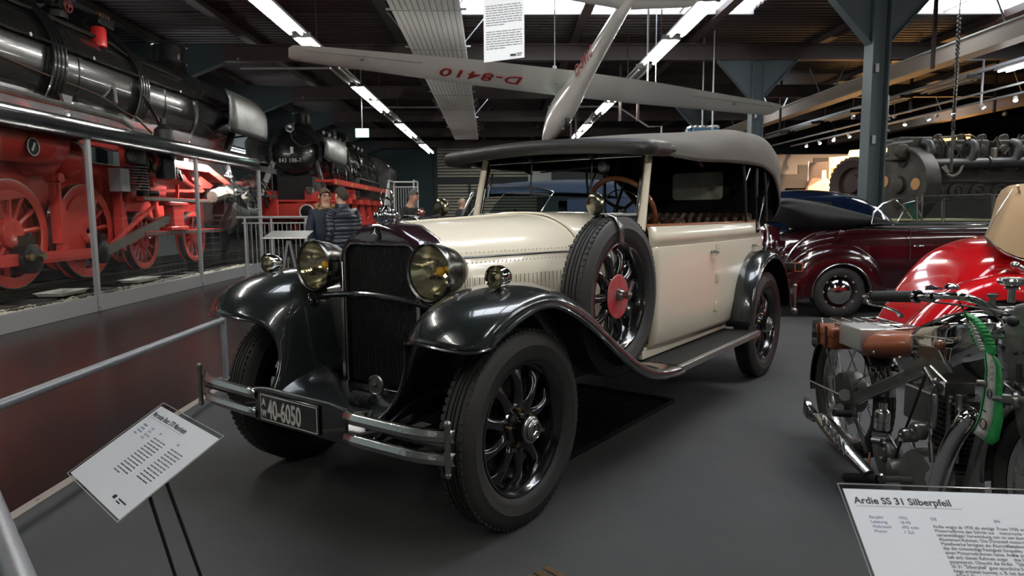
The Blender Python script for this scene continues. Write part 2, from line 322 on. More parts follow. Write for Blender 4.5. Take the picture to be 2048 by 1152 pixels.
# ================================================================ cream touring car (local X = side, Y = backwards, Z up)
CARX,CARY,CARYAW=-.4918,3.1479,.65544
def emblem(parent,o,x,y,r,m,th=.004,ring=True,name='star_emblem'):
    # three pointed star, in the plane spanned by x,y
    x=V(x).normalized(); y=V(y); y=(y-x*y.dot(x)).normalized(); z=x.cross(y); o=V(o); g=G(); vs=[]
    for i in range(6):
        a=pi/2+i*pi/3; rr=r if i%2==0 else r*.17; vs.append(o+x*rr*math.cos(a)+y*rr*math.sin(a))
    g.add(vs+[o+z*th,o-z*th],[(i,(i+1)%6,6) for i in range(6)]+[((i+1)%6,i,7) for i in range(6)])
    if ring: g.tube([o+x*r*math.cos(a*pi/14)+y*r*math.sin(a*pi/14) for a in range(28)],r*.07,6,True)
    return make(name,g,m,parent,smooth=20)
def tyre(name,parent,m,Rr,r0,hw,mirror=1,blocks=80,seg=72):
    p=[(r0,.62),(r0+.10*(Rr-r0),.8),(r0+.28*(Rr-r0),.95),(r0+.5*(Rr-r0),1),(r0+.52*(Rr-r0),1.02),(r0+.54*(Rr-r0),1),(r0+.72*(Rr-r0),.95),(r0+.86*(Rr-r0),.84),(r0+.94*(Rr-r0),.72),(Rr-.006,.66),(Rr-.002,.56),(Rr,.48)]
    rib=[(Rr,.46),(Rr-.007,.44),(Rr-.007,.36),(Rr,.34),(Rr,.16),(Rr-.007,.14),(Rr-.007,.07),(Rr,.05)]
    h=[(r,x*hw) for r,x in p+rib]; prof=h+[(r,-x) for r,x in h[::-1]]
    g=G().lathe(prof,(0,0,0),(1,0,0),seg)
    t=make(name,g,m,parent)
    b=G()
    for k in range(blocks):
        a=2*pi*k/blocks
        for s in (-1,1):
            c=V((s*.60*hw,math.cos(a)*(Rr-.004),math.sin(a)*(Rr-.004))); b.box(c,(.26*hw,Rr*2*pi/blocks*.62,.008),rx=a-pi/2)
    make('tread_blocks',b,m,t,kind='stuff')
    return t
def car_wheel(parent,cap=True):
    w=tyre('wheel',parent,RUBBER,.405,.272,.073)
    g=G().lathe([(.272,.045),(.277,.05),(.274,.056),(.266,.055),(.262,.047),(.252,.038),(.247,.02),(.238,.0),(.236,-.05),(.262,-.055)],(0,0,0),(1,0,0),64)
    make('rim',g,BLACKP,w)
    make('disc',G().lathe([(.0,.02),(.088,.02),(.102,.024),(.108,.018),(.11,-.01),(.0,-.012)],(0,0,0),(1,0,0),48),BLACKP,w)
    rs=[(.085,.036,.02),(.108,.033,.027),(.13,.027,.03),(.165,.023,.029),(.195,.026,.025),(.218,.034,.018),(.242,.058,.008)]
    rows=[]
    for r,hw,x in rs:
        rows.append([V((x-.035,-hw*.8,r)),V((x-.014,-hw,r)),V((x-.004,-hw*.72,r)),V((x+.003,-hw*.3,r)),V((x+.004,0,r)),V((x+.003,hw*.3,r)),V((x-.004,hw*.72,r)),V((x-.014,hw,r)),V((x-.035,hw*.8,r))])
    g=G().grid(rows); sp=make('spoke',g,BLACKP,w,sub=1)
    for k in range(1,10):
        c=clone(sp,w); c.rotation_euler=(2*pi*k/10,0,0)
    if cap:
        make('drum',G().cyl((-.075,0,0),(-.045,0,0),.19,32).cyl((-.045,0,0),(-.02,0,0),.12,32),DARKS,w)
        make('hub',G().lathe([(.075,.018),(.06,.03),(.056,.075),(.05,.077)],(0,0,0),(1,0,0),32),BLACKP,w)
        c=make('hub_cap',G().lathe([(.052,.066),(.057,.072),(.057,.080),(.052,.086),(.045,.088),(.045,.094),(.040,.1),(.03,.103),(0,.104)],(0,0,0),(1,0,0),40),NICKEL,w)
        emblem(w,(.105,0,0),(0,1,0),(0,0,1),.03,CHROMED,.005)
        br=mat('brass_nut',(.30,.19,.09),.4,1)
        for k in range(5):
            a=2*pi*k/5+.5; make('wheel_nut',G().lathe([(.011,.02),(.011,.03),(.007,.036),(0,.038)],(0,.074*math.cos(a),.074*math.sin(a)),(1,0,0),8),br,w)
    return w
def hero():
    T=thing('vintage_touring_car','cream open touring car with black wings and grey canvas top, number plate 40-6050','car',(CARX,CARY,0),-CARYAW)
    P=lambda s,b,z:V((s,b,z))
    def both(fn):
        for m in (1,-1): fn(m)
    # ---- wheels
    w=car_wheel(T); w.location=(.69,0,.405)
    for s,b in ((-1,0),(1,3.2),(-1,3.2)):
        c=clone(w,T); c.location=(.69*s,b,.405); c.rotation_euler=(R(17*b+5),0,0 if s>0 else pi)
    sp=car_wheel(T,False); sp.name='spare_wheel'; sp.location=(.665,.86,.852); sp.rotation_euler=(.3,0,0)
    make('red_disc',G().lathe([(0,.03),(.108,.03),(.112,.034),(.108,.038),(0,.04)],(0,0,0),(1,0,0),40),REDP,sp)
    make('lock_handle',G().lathe([(.03,.04),(.03,.055),(.02,.07),(.022,.1),(.012,.108),(0,.11)],(0,0,.012),(1,0,0),20).tube([(.1,-.01,.01),(.1,.005,.03),(.115,.03,.075)],[.01,.009,.011],8),NICKEL,sp)
    f=clone(sp,T); f.location=(-.665,.86,.852); f.rotation_euler=(.3,0,pi)
    def strap(m):
        pts=[(m*(.665+x),.70+.02*0,.852+z) for x,z in ((-.085,.33),(-.079,.37),(-.06,.402),(-.03,.416),(0,.418),(.03,.416),(.06,.402),(.079,.37),(.087,.33),(.078,.27))]
        a=R(-11); 
        rows=[[V((p[0]+0,.86+math.sin(a)*(p[2]-.852)+d,.852+math.cos(a)*(p[2]-.852))) for d in (-.022,.022)] for p in smoothpath(pts,4)]
        make('tyre_strap',G().grid(rows),CHROMED,T,solid=.003)
        mb=.70 if m>0 else 1.05
        make('mirror_stem',G().tube([(m*.66,.80 if m>0 else .95,1.25),(m*.655,mb+.02,1.27),(m*.655,mb-.012,1.31)],.0065,8),NICKEL,T)
        mr=make('wing_mirror',G().lathe([(.0,.022),(.03,.02),(.05,.009),(.057,0),(.056,-.006),(.05,-.008),(0,-.008)],(m*.655,mb,1.312),(-.25*m,-1,-.05),28),mat('tarnished_mirror_back',(.19,.18,.13),.22,1),T)
    both(strap)
    # ---- front wings
    L=[ # (s, [(b,z)...])
     (.862,[(-.40,.80),(-.33,.835),(-.22,.88),(-.09,.914),(.04,.909),(.17,.862),(.29,.80),(.40,.735),(.63,.585),(.85,.477),(1.02,.43),(1.18,.411),(1.33,.403)]),
     (.866,[(-.412,.812),(-.35,.87),(-.23,.918),(-.09,.948),(.04,.943),(.18,.896),(.30,.832),(.41,.768),(.64,.615),(.86,.503),(1.03,.455),(1.18,.436),(1.33,.43)]),
     (.835,[(-.44,.815),(-.38,.89),(-.24,.95),(-.09,.972),(.05,.967),(.19,.925),(.32,.862),(.43,.79),(.66,.64),(.88,.515),(1.04,.464),(1.18,.443),(1.33,.434)]),
     (.76,[(-.478,.817),(-.42,.905),(-.27,.968),(-.1,.992),(.06,.989),(.2,.955),(.34,.9),(.46,.835),(.68,.665),(.89,.528),(1.05,.468),(1.18,.445),(1.33,.434)]),
     (.62,[(-.49,.815),(-.43,.912),(-.27,.975),(-.09,1.0),(.07,1.0),(.23,.978),(.38,.932),(.5,.872),(.71,.71),(.91,.55),(1.06,.475),(1.18,.446),(1.33,.434)]),
     (.51,[(-.44,.795),(-.38,.89),(-.24,.952),(-.08,.978),(.08,.978),(.25,.955),(.40,.908),(.51,.85),(.72,.70),(.92,.55),(1.06,.475),(1.18,.446),(1.33,.434)]),
     (.44,[(-.37,.765),(-.32,.845),(-.2,.9),(-.06,.925),(.1,.925),(.27,.90),(.41,.86),(.52,.81),(.73,.67),(.93,.54),(1.07,.472),(1.18,.446),(1.33,.434)]),
     (.405,[(-.335,.66),(-.28,.74),(-.17,.80),(-.04,.82),(.12,.82),(.28,.80),(.42,.77),(.54,.73),(.75,.62),(.94,.51),(1.07,.465),(1.18,.44),(1.33,.43)]),
     (.38,[(-.37,.54),(-.28,.58),(-.17,.60),(-.04,.61),(.12,.61),(.28,.6),(.42,.6),(.54,.58),(.75,.55),(.94,.48),(1.07,.45),(1.18,.435),(1.33,.425)]),
     (.345,[(-.47,.455),(-.34,.46),(-.2,.46),(-.04,.46),(.12,.46),(.28,.46),(.42,.46),(.54,.46),(.75,.46),(.94,.45),(1.07,.44),(1.18,.43),(1.33,.42)])]
    def fw(m):
        ov=[(.855,-.36,.806),(.838,-.405,.797),(.80,-.44,.795),(.73,-.470,.802)]
        rows=[[P(m*s,b,z) for s,_ in L for b,z in [_[k]]] for k in range(13)]
        rows[0][:4]=[P(m*a,b,z) for a,b,z in ov]
        wg=make('front_wing',G().grid(rows),GREENBLK,T,sub=2,solid=.006,so=-m)
        make('wing_bead',G().tube(smoothpath([P(m*ov[0][0],ov[0][1],ov[0][2])]+[P(m*.862,b,z-.003) for b,z in L[0][1][1:]],3),.009,8),GREENBLK,wg)
        make('skirt_bead',G().tube(smoothpath([P(m*a,b,z) for a,b,z in ov]+[P(m*s,l[0][0],l[0][1]) for s,l in L[4:]],3),.006,6),GREENBLK,wg)
    both(fw)
    # ---- running boards
    def rb(m):
        b=make('running_board',G().span((m*.60,1.3,.41),(m*.835,2.68,.432)),mat('ribbed_black_rubber',(.014,.013,.012),.7,bump=.3,scale=200),T)
        g=G(); [g.span((m*(.62+.017*k),1.33,.432),(m*(.626+.017*k),2.66,.4345)) for k in range(13)]
        make('rubber_rib',g,BLACKM,b,kind='stuff')
        make('board_trim',G().span((m*.832,1.3,.402),(m*.862,2.69,.438)),mat('matt_aluminium_trim',(.45,.45,.42),.35,.9),b,bevel=.003)
        make('board_support',G().span((m*.5,2.45,.36),(m*.72,2.5,.41)),BLACKM,b)
    both(rb)
    # ---- rear wings
    LR=[(.822,[(2.62,.47),(2.645,.60),(2.70,.73),(2.80,.84),(2.93,.905),(3.08,.93),(3.22,.915),(3.36,.86),(3.48,.75),(3.56,.62),(3.62,.47)]),
        (.828,[(2.60,.475),(2.62,.61),(2.675,.75),(2.78,.87),(2.92,.938),(3.08,.962),(3.23,.947),(3.39,.885),(3.51,.77),(3.6,.63),(3.66,.47)]),
        (.79,[(2.595,.475),(2.612,.615),(2.665,.76),(2.775,.882),(2.92,.955),(3.08,.982),(3.24,.968),(3.4,.9),(3.525,.78),(3.62,.64),(3.68,.47)]),
        (.72,[(2.59,.475),(2.608,.615),(2.66,.765),(2.77,.892),(2.92,.968),(3.08,.996),(3.24,.982),(3.41,.91),(3.54,.785),(3.63,.64),(3.69,.47)]),
        (.64,[(2.59,.475),(2.608,.615),(2.66,.765),(2.77,.892),(2.92,.965),(3.08,.992),(3.24,.978),(3.41,.905),(3.54,.785),(3.63,.64),(3.69,.47)]),
        (.55,[(2.62,.475),(2.64,.615),(2.69,.76),(2.79,.87),(2.93,.93),(3.08,.955),(3.23,.94),(3.4,.88),(3.52,.77),(3.6,.63),(3.66,.47)])]
    def rw(m):
        rows=[[P(m*s,b,z) for s,_ in LR for b,z in [_[k]]] for k in range(11)]
        wg=make('rear_wing',G().grid(rows),GREENBLK,T,sub=2,solid=.006,so=-m)
        make('wing_bead',G().tube(smoothpath([P(m*.822,b,z) for b,z in LR[0][1]],3),.009,8),GREENBLK,wg)
        make('wheel_house',G().grid([[P(m*.56,b,z) for b,z in LR[4][1]],[P(m*.56,b,.45) for b,z in LR[4][1]]]),BLACKM,wg,solid=.004)
    both(rw)
    # ---- chassis and axles
    c=make('chassis',G().span((-.40,-.12,.38),(-.33,3.7,.47)).span((.33,-.12,.38),(.40,3.7,.47)).span((-.36,.3,.36),(.36,3.5,.42)).span((-.3,.25,.25),(.3,.95,.40)).cyl((-.66,0,.36),(.66,0,.36),.028,12).cyl((-.66,3.2,.405),(.66,3.2,.405),.045,12).ball((0,3.2,.405),.13,10),BLACKM,T)
    for s in (-.365,.365):
        make('dumb_iron',G().tube(smoothpath([P(s,0,.44),P(s,-.2,.455),P(s,-.38,.44),P(s,-.47,.41)],4),[.035,.035,.035,.035,.034,.033,.032,.03,.028,.026,.024,.022,.02],8),BLACKP,T)
        g=G(); [g.bar((s,-.46+.03*k,.375-.012*k),(s,.46-.03*k,.375-.012*k),.055,.01) for k in range(5)]
        make('leaf_spring',g,DARKS,T)
    # ---- splash apron between the dumb irons
    rows=[]
    for k in range(7):
        t=k/6; b=-.10-.40*t; zc=.47-.06*t+.03*math.sin(pi*t)
        rows.append([P(s,b,zc+.10*(abs(s)/.40)**3*(1-t*.9)) for s in (-.40,-.34,-.25,-.12,0,.12,.25,.34,.40)])
    make('splash_apron',G().grid(rows),GREENBLK,T,sub=1,solid=.005)
    g=G(); [g.lathe([(.032,-.004),(.036,0),(.032,.004)],(.06+.012*k,-.30,.49),(1,.15,0),14) for k in range(10)]
    make('ribbed_hose',g,BLACKM,T)
    make('bracket',G().bar((.17,-.30,.45),(.27,-.46,.50),.03,.008).bar((.17,-.30,.45),(.30,-.44,.47),.012,.03),STEEL,T)
    # ---- radiator
    H=[(0,1.234),(.09,1.227),(.17,1.198),(.225,1.157),(.256,1.105),(.262,1.04),(.262,.47)]
    out=[(-s,z) for s,z in H[::-1]]+H[1:]
    inn=[(-.232,.487),(-.232,.95),(-.232,1.083),(-.225,1.095),(-.19,1.135),(-.1,1.136),(0,1.136),(.1,1.136),(.19,1.135),(.225,1.095),(.232,1.083),(.232,.95),(.232,.487)]
    out2=[(-.262,.455),(-.262,.95)]+out[1:-1]+[(.262,.95),(.262,.455)]; out2=[(-.262,.455),(-.262,.93),(-.262,1.04),(-.256,1.105),(-.225,1.157),(-.12,1.215),(0,1.234),(.12,1.215),(.225,1.157),(.256,1.105),(.262,1.04),(.262,.93),(.262,.455)]
    mid=[((a[0]*.55+b[0]*.45),(a[1]*.55+b[1]*.45)) for a,b in zip(out2,inn)]
    rows=[[P(s,.07,z) for s,z in out2],[P(s,-.06,z) for s,z in out2],[P(s*.985,-.078,.98*(z-.8)+.8) for s,z in out2],[P(s,-.092,z) for s,z in mid],[P(s,-.085,z) for s,z in inn],[P(s,-.06,z) for s,z in inn]]
    sh=make('radiator_shell',G().grid(rows),PURPLE,T,smooth=50)
    make('shell_bead',G().tube(smoothpath([P(s,-.085,z) for s,z in inn],2),.006,8),CHROMED,sh)
    make('shell_bead',G().tube([P(s*1.0,.068,z) for s,z in out2],.005,6),CHROMED,sh)
    make('side_strip',G().span((-.258,-.097,.47),(-.238,-.09,1.05)).span((.238,-.097,.47),(.258,-.09,1.05)).span((-.258,-.097,.458),(.258,-.075,.482)),CHROMED,sh,bevel=.003)
    grm=mat('black_honeycomb_grille',(.01,.01,.01),.55,.2,bump=1,scale=230,kind='vor')
    rd=make('radiator_core',G().prism([P(s,-.058,z) for s,z in inn],(0,.03,0)),grm,T,smooth=0)
    g=G(); [g.bar((s,-.062,.487),(s,-.062,1.13 if abs(s)<.19 else 1.09),.0016,.003) for s in [-.225+.0125*k for k in range(37)]]
    make('core_fin',g,BLACKM,rd,kind='stuff')
    em=make('shell_badge',G().lathe([(.034,0),(.034,.006),(.026,.009),(0,.009)],(-.01,-.086,1.183),(0,-1,.25),28),BLACKP,sh); emblem(sh,(-.01,-.099,1.187),(1,0,0),(0,.25,1),.025,WHITEP,.004,False)
    # lower round badge
    lb=make('club_badge',G().lathe([(.046,0),(.046,.008),(.04,.012),(.036,.008),(0,.008)],(.035,-.15,.513),(.1,-1,.1),32),NICKEL,T); emblem(lb,(.036,-.161,.514),(1,.1,0),(0,.1,1),.026,CHROME,.004,False)
    make('badge_bar',G().cyl((.035,-.145,.51),(.035,-.08,.49),.008,8),NICKEL,lb)
    # ornament
    cap=make('radiator_cap',G().lathe([(.0,.0),(.045,0),(.047,.01),(.038,.016),(.04,.03),(.03,.045),(.018,.055),(.008,.075),(.004,.085)],(0,-.03,1.225),(0,0,1),24),CHROME,T)
    g=G()
    for k in range(13):
        a=2*pi*k/13; g.ball((.047*math.cos(a),-.03+.047*math.sin(a),1.262+.006*(k%2)),.014,5,(1,1,.8)); g.ball((.03*math.cos(a+.2),-.03+.03*math.sin(a+.2),1.283),.010,5); 
        g.tube([(.036*math.cos(a),-.03+.036*math.sin(a),1.232),(.058*math.cos(a+.2),-.03+.058*math.sin(a+.2),1.256),(.03*math.cos(a+.4),-.03+.03*math.sin(a+.4),1.295)],.004,5)
    make('wreath',g,CHROME,cap)
    make('enamel_band',G().lathe([(.041,0),(.044,.006),(.041,.012)],(0,-.03,1.232),(0,0,1),24),mat('blue_enamel',(.02,.03,.12),.2,coat=1),cap)
    emblem(cap,(0,-.03,1.345),(1,0,0),(0,0,1),.041,CHROME,.007,name='hood_star')
    # ---- bonnet
    sec=lambda t:[(0,1.234+.036*t),((.10+.06*t),1.226+.036*t),((.18+.10*t),1.193+.025*t),(.232+.135*t,1.145+.005*t),(.262+.148*t,1.072)]
    st=[.068,.25,.45,.65,.85,.985]
    rows=[[P(-s,b,z) for s,z in sec((b-.068)/.917)[::-1]]+[P(s,b,z) for s,z in sec((b-.068)/.917)[1:]] for b in st]
    bn=make('bonnet',G().grid(rows),CREAM,T,sub=2)
    make('centre_hinge',G().cyl((0,.07,1.232),(0,.985,1.271),.005,8),CREAM,bn)
    make('rear_moulding',G().tube(smoothpath([P(s,.99,z+.003) for s,z in [(-a,b) for a,b in sec(1)[::-1]]+sec(1)[1:]],3),.007,6),CREAM,bn)
    sd=lambda m,t,z:P(m*(.265+.148*t+(.004 if z<1 else 0)*0),.068+.917*t,z)
    def bside(m):
        rows=[[sd(m,k/6,z) for z in (1.068,.9,.75,.60)] for k in range(7)]
        s=make('bonnet_side',G().grid(rows),CREAM,T,solid=.006,so=0)
        make('side_hinge',G().cyl(sd(m,0,1.070),sd(m,1,1.070),.0055,8),NICKEL,s)
        g=G()
        for k in range(34):
            for z in (1.092,1.046):
                p=sd(m,(k+.5)/34,z); p.x-=m*(.006 if z>1.08 else 0); g.ball(p+V((m*.002,0,0)),.0045,4)
        make('rivets',g,CREAM,s,kind='stuff')
        for k in range(27):
            t=.10+.83*k/26; p=sd(m,t,.70); q=sd(m,t,.985); d=V((m*.020,.004,0))
            lv=G().grid([[p+V((0,-.008,0)),p+d*.2,p+V((0,.008,0))],[p+V((0,-.009,.03)),p+d+V((0,0,.04)),p+V((0,.009,.03))],[q+V((0,-.009,-.03)),q+d-V((0,0,.04)),q+V((0,.009,-.03))],[q+V((0,-.008,0)),q+d*.2,q+V((0,.008,0))]])
            lo_=make('louvre',lv,CREAM,s,sub=1); make('louvre_slot',G().bar(p+V((m*.0035,.0125,.01)),q+V((m*.0035,.0125,-.01)),.004,.005),mat('louvre_slot_dark',(.12,.10,.08),.8),lo_)
    both(bside)
    make('valance',G().grid([[P(m*.36,b,.47),P(m*(.27+.1*max(b,0)),b,.62)] for m,b in ((1,-.08),(1,.5),(1,1.1))]).grid([[P(m*.36,b,.47),P(m*(.27+.1*max(b,0)),b,.62)] for m,b in ((-1,-.08),(-1,.5),(-1,1.1))]),BLACKM,T,solid=.004)
    make('firewall',G().span((-.40,.9,.42),(.40,.93,1.1)),BLACKM,T)
    # ---- cowl
    c0=[(0,1.274),(.165,1.264),(.285,1.221),(.375,1.152),(.415,1.072),(.435,.80),(.44,.50)]
    c1=[(0,1.276),(.19,1.270),(.33,1.243),(.47,1.185),(.535,1.075),(.56,.80),(.55,.49)]
    c2=[(0,1.280),(.22,1.278),(.40,1.266),(.54,1.237),(.62,1.13),(.642,.80),(.605,.49)]
    rows=[[P(-s,b,z) for s,z in c[::-1]]+[P(s,b,z) for s,z in c[1:]] for b,c in ((.99,c0),(1.10,c1),(1.22,[((a[0]*.35+d[0]*.65),(a[1]*.35+d[1]*.65)) for a,d in zip(c1,c2)]),(1.36,c2))]
    make('cowl',G().grid(rows),CREAM,T,sub=2)
    # ---- tub
    path=[(.642,1.36),(.658,1.7),(.668,2.2),(.668,2.7),(.655,3.1),(.625,3.4),(.54,3.56),(.38,3.62),(.18,3.64),(0,3.64)]
    pp=smoothpath([V((a,b,0)) for a,b in path],4)
    prof=[(.49,-.04),(.53,-.014),(.65,-.002),(.85,0),(1.0,-.002),(1.064,-.006),(1.070,-.013),(1.076,-.012),(1.13,-.018),(1.187,-.028)]
    def nrm(i):
        a=pp[max(i-1,0)];b=pp[min(i+1,len(pp)-1)]; d=(b-a).normalized(); return V((d.y,-d.x,0))
    full=[(p+nrm(i)*0,nrm(i)) for i,p in enumerate(pp)]
    loop=full+[(V((-p.x,p.y,0)),V((-n.x,n.y,0))) for p,n in full[::-1][1:]]
    rows=[[P(p.x+n.x*o,p.y+n.y*o,z) for z,o in prof] for p,n in loop]
    tub=make('body_tub',G().grid(rows),CREAM,T,solid=.02,so=1)
    rail=[P(p.x-n.x*.04,p.y-n.y*.04,1.195) for p,n in loop]
    make('wooden_rail',G().tube(rail,.017,8,flat=.6),mat('orange_brown_rail',(.30,.10,.04),.35,coat=.5),T)
    g=G(); [g.ball(rail[i]+V((0,0,.011)),.006,5) for i in range(2,len(rail)-2,3)]
    make('rail_studs',g,NICKEL,T,kind='stuff')
    make('rear_panel',G().prism([P(x,3.60,z) for x,z in ((-.5,.5),(.5,.5),(.45,1.0),(-.45,1.0))],(0,.03,0)),CREAM,T)
    # sill
    both(lambda m:make('sill',G().span((m*.57,1.3,.44),(m*.625,2.66,.505)),CREAM,T,bevel=.006))
    # ---- doors
    def onside(m,b,z,off):
        x=0
        for i in range(len(pp)-1):
            if pp[i].y<=b<=pp[i+1].y: t=(b-pp[i].y)/(pp[i+1].y-pp[i].y); x=pp[i].x+(pp[i+1].x-pp[i].x)*t
        o=0
        for (z0,o0),(z1,o1) in zip(prof,prof[1:]):
            if z0<=z<=z1: o=o0+(o1-o0)*(z-z0)/(z1-z0)
        return P(m*(x+o+off),b,z)
    def door(m,b0,b1,hand,hz):
        n=9; ys=[b0+(b1-b0)*k/n for k in range(n+1)]
        zs=[.515,.53,.65,.85,1.0,1.058]; zu=[1.078,1.13,1.178]
        rows=[[onside(m,b,z,.009) for z in zs] for b in ys]; d=make('door',G().grid(rows),CREAM,T,solid=.012,so=-m,bevel=.002)
        rows=[[onside(m,b,z,.009) for z in zu] for b in ys]; make('upper_panel',G().grid(rows),CREAM,d,solid=.012,so=-m,bevel=.002)
        h=onside(m,hand,hz,.02); make('door_handle',G().cyl(onside(m,hand,hz,0),onside(m,hand,hz,.045),.009,10).tube([h+V((m*.022,-.012,.0)),h+V((m*.03,.03,.002)),h+V((m*.026,.085,-.004))],[.009,.013,.006],8,flat=.7).lathe([(.02,0),(.018,.006),(0,.008)],onside(m,hand,hz,.008),(m,0,0),16),NICKEL,d)
        return d
    gm=mat('door_gap_shadow',(.03,.027,.022),.8)
    for m in (1,-1):
        for bb,z0 in ((1.455,.52),(2.252,.52),(2.302,.52),(3.15,.8)): make('door_gap',G().tube([onside(m,bb,z0+(1.18-z0)*k/8,.002) for k in range(9)],.0035,5),gm,T)
        make('belt_crease',G().tube([onside(m,1.42+1.75*k/12,1.068,.006) for k in range(13)],.0035,5),gm,T)
        door(m,1.47,2.235,2.17,1.015); d=door(m,2.315,3.14,3.05,1.02)
        for z in (1.03,.84,.645):
            p=onside(m,2.275,z,.016); make('hinge',G().box(p,(.022,.046,.062)).cyl(p+V((m*.01,.0,-.035)),p+V((m*.01,0,.035)),.008,8),CREAM,d,bevel=.002)
            make('hinge_screw',sum_boxes([(p.x+m*.0115,p.y+.018,z+dz) for dz in (-.018,0,.018)],(.004,.014,.006)),mat('brass_screw',(.5,.4,.2),.3,1),d)
    # ---- windscreen
    both(lambda m:make('screen_pillar',G().tube([P(m*.60,1.31,1.17),P(m*.598,1.345,1.30),P(m*.592,1.425,1.615)],[.026,.022,.019],10,flat=1.2),CREAM,T))
    fr=[P(-.565,1.335,1.262),P(-.557,1.425,1.598),P(.557,1.425,1.598),P(.565,1.335,1.262)]
    sf=make('windscreen_frame',G().bar(fr[0],fr[1],.02,.016).bar(fr[1],fr[2],.018,.022).bar(fr[2],fr[3],.02,.016).bar(fr[3],fr[0],.02,.018),CHROME,T,bevel=.003)
    make('windscreen_glass',G().prism([fr[0],fr[1],fr[2],fr[3]],(0,.005,0)),GLASS,T,smooth=0)
    for s in (-.20,.235):
        make('wiper',G().tube([P(s,1.405,1.605),P(s+.002,1.395,1.54),P(s+.015,1.36,1.40)],.005,6).bar(P(s+.006,1.385,1.50),P(s+.03,1.345,1.33),.005,.010).ball(P(s,1.39,1.60),.016,6),BLACKM,sf)
    make('side_rod',G().cyl(P(-.53,1.37,1.38),P(-.525,1.415,1.53),.007,8),NICKEL,sf)
    make('interior_mirror',G().lathe([(.0,-.02),(.03,-.015),(.042,0),(.04,.004),(0,.006)],P(.28,1.46,1.545),(0,1,0),24),NICKEL,T)
    make('crossbar',G().cyl(P(-.2,1.5,1.53),P(.26,1.42,1.54),.005,6),BLACKM,T)
    # ---- dashboard, steering wheel, seats
    make('dashboard',G().prism([P(-.58,1.36,z) for z in ()]+[P(-.58,1.37,1.0),P(-.58,1.37,1.255),P(-.58,1.43,1.235),P(-.58,1.46,1.02)],(1.16,0,0)),mat('dark_blue_dash_cover',(.02,.03,.045),.5),T)
    sx=V((1,0,0)); sy=V((0,-.45,.9)); sc=P(.33,1.60,1.28); sw=make('steering_wheel',G().tube([sc+sx*.215*math.cos(a*pi/20)+sy*.215*math.sin(a*pi/20)*1.0 for a in range(40)],.0155,10,True),WOOD,T)
    g=G(); [g.tube([sc,sc+sx*.2*math.cos(a)+sy*.2*math.sin(a)],[.012,.008],8) for a in (.6,2.5,3.8,5.6)]; g.cyl(sc+V((0,-.02,.02)),sc+V((0,.35*-1,-.2)),.016,10).ball(sc,.03,8)
    make('wheel_spokes',g,BLACKP,sw)
    make('horn_ring',G().tube([sc+sx*.13*math.cos(a*pi/12)+sy*.13*math.sin(a*pi/12)+V((0,.03,.01)) for a in range(24)],.004,6,True),CHROMED,sw)
    for b,z,wd in ((1.95,1.20,.56),(3.30,1.235,.56)):
        g=G(); n=15
        for k in range(n):
            s=-wd+2*wd*(k+.5)/n; g.tube([P(s,b-.06,z-.55),P(s,b-.03,z-.2),P(s,b+.01,z-.02),P(s,b+.06,z)],[wd/n*1.02]*4,8)
        st=make('seat_back',g,BROWNL,T); make('top_roll',G().tube([P(-wd,b+.05,z-.01),P(wd,b+.05,z-.01)],.035,8),BROWNL,st)
        make('seat_cushion',G().span((-wd,b-.55,.62),(wd,b-.04,.80)),BROWNL,T,bevel=.04)
    make('floor_pan',G().span((-.56,.99,.47),(.56,3.55,.5)),BLACKM,T)
    make('tray_top',G().span((-.35,1.15,1.14),(.3,1.36,1.15)),BLACKM,T)
    # ---- soft top
    # stations: b, side-edge z, shoulder z, centre z, side half width
    S=[(1.165,1.605,1.645,1.665,.655),(1.3,1.60,1.668,1.685,.68),(1.5,1.588,1.69,1.715,.70),(1.75,1.583,1.715,1.75,.705),(2.0,1.587,1.745,1.775,.70),(2.3,1.602,1.785,1.80,.695),(2.6,1.612,1.835,1.835,.69),(2.85,1.617,1.862,1.862,.685),(3.05,1.617,1.858,1.862,.688),(3.2,1.61,1.872,1.87,.69),(3.4,1.572,1.86,1.872,.692),(3.52,1.52,1.838,1.86,.69),(3.66,1.43,1.80,1.83,.68),(3.80,1.33,1.74,1.77,.655),(3.89,1.24,1.60,1.65,.60),(3.90,1.2,1.45,1.48,.57),(3.80,1.17,1.28,1.30,.55),(3.70,1.14,1.18,1.18,.53)]
    rows=[]
    for k,(b,ze,zs,zc,hw) in enumerate(S):
        wv=.016*math.sin(k*1.9)
        half=[(hw,ze),(hw+.004+wv*.5,ze+(zs-ze)*.38),(hw-.014-wv,ze+(zs-ze)*.74),(hw-.07,zs-.012+wv*.3),(hw-.18,zs+(zc-zs)*.5+.004),(.28,zc-.003),(0,zc)]
        rows.append([P(-s,b,z) for s,z in half]+[P(s,b,z) for s,z in half[::-1][1:]])
    gt=G().grid(rows); nc=len(rows[0]); gt.f=[f for f in gt.f if not (min(f)//nc>=12 and min(f)%nc in (5,6))]
    top=make('canvas_top',gt,CANVAS,T,sub=2,solid=.012,so=1,mat2=mat('black_top_lining',(.008,.008,.008),.95,spec=.1))
    seam=lambda m:make('top_seam',G().tube([P(m*(.50 if b<3 else .48),b,z) for b,z in [(s[0],s[2]+.6*(s[3]-s[2])+.0035) for s in S[:13]]],.0028,6),mat('dark_seam',(.04,.038,.034),.9),top)
    both(seam)
    g=G()
    for m in (-1,1): g.tube(smoothpath([P(m*(s[4]+.002),s[0],s[1]) for s in S[:14]],3),.008,6)
    make('edge_binding',g,CANVAS,top)
    hd=smoothpath([P(-.70,1.46,1.612),P(-.70,1.27,1.612),P(-.66,1.16,1.615),P(-.3,1.135,1.637),P(0,1.13,1.645),P(.3,1.135,1.637),P(.66,1.16,1.615),P(.70,1.27,1.612),P(.70,1.5,1.622)],5)
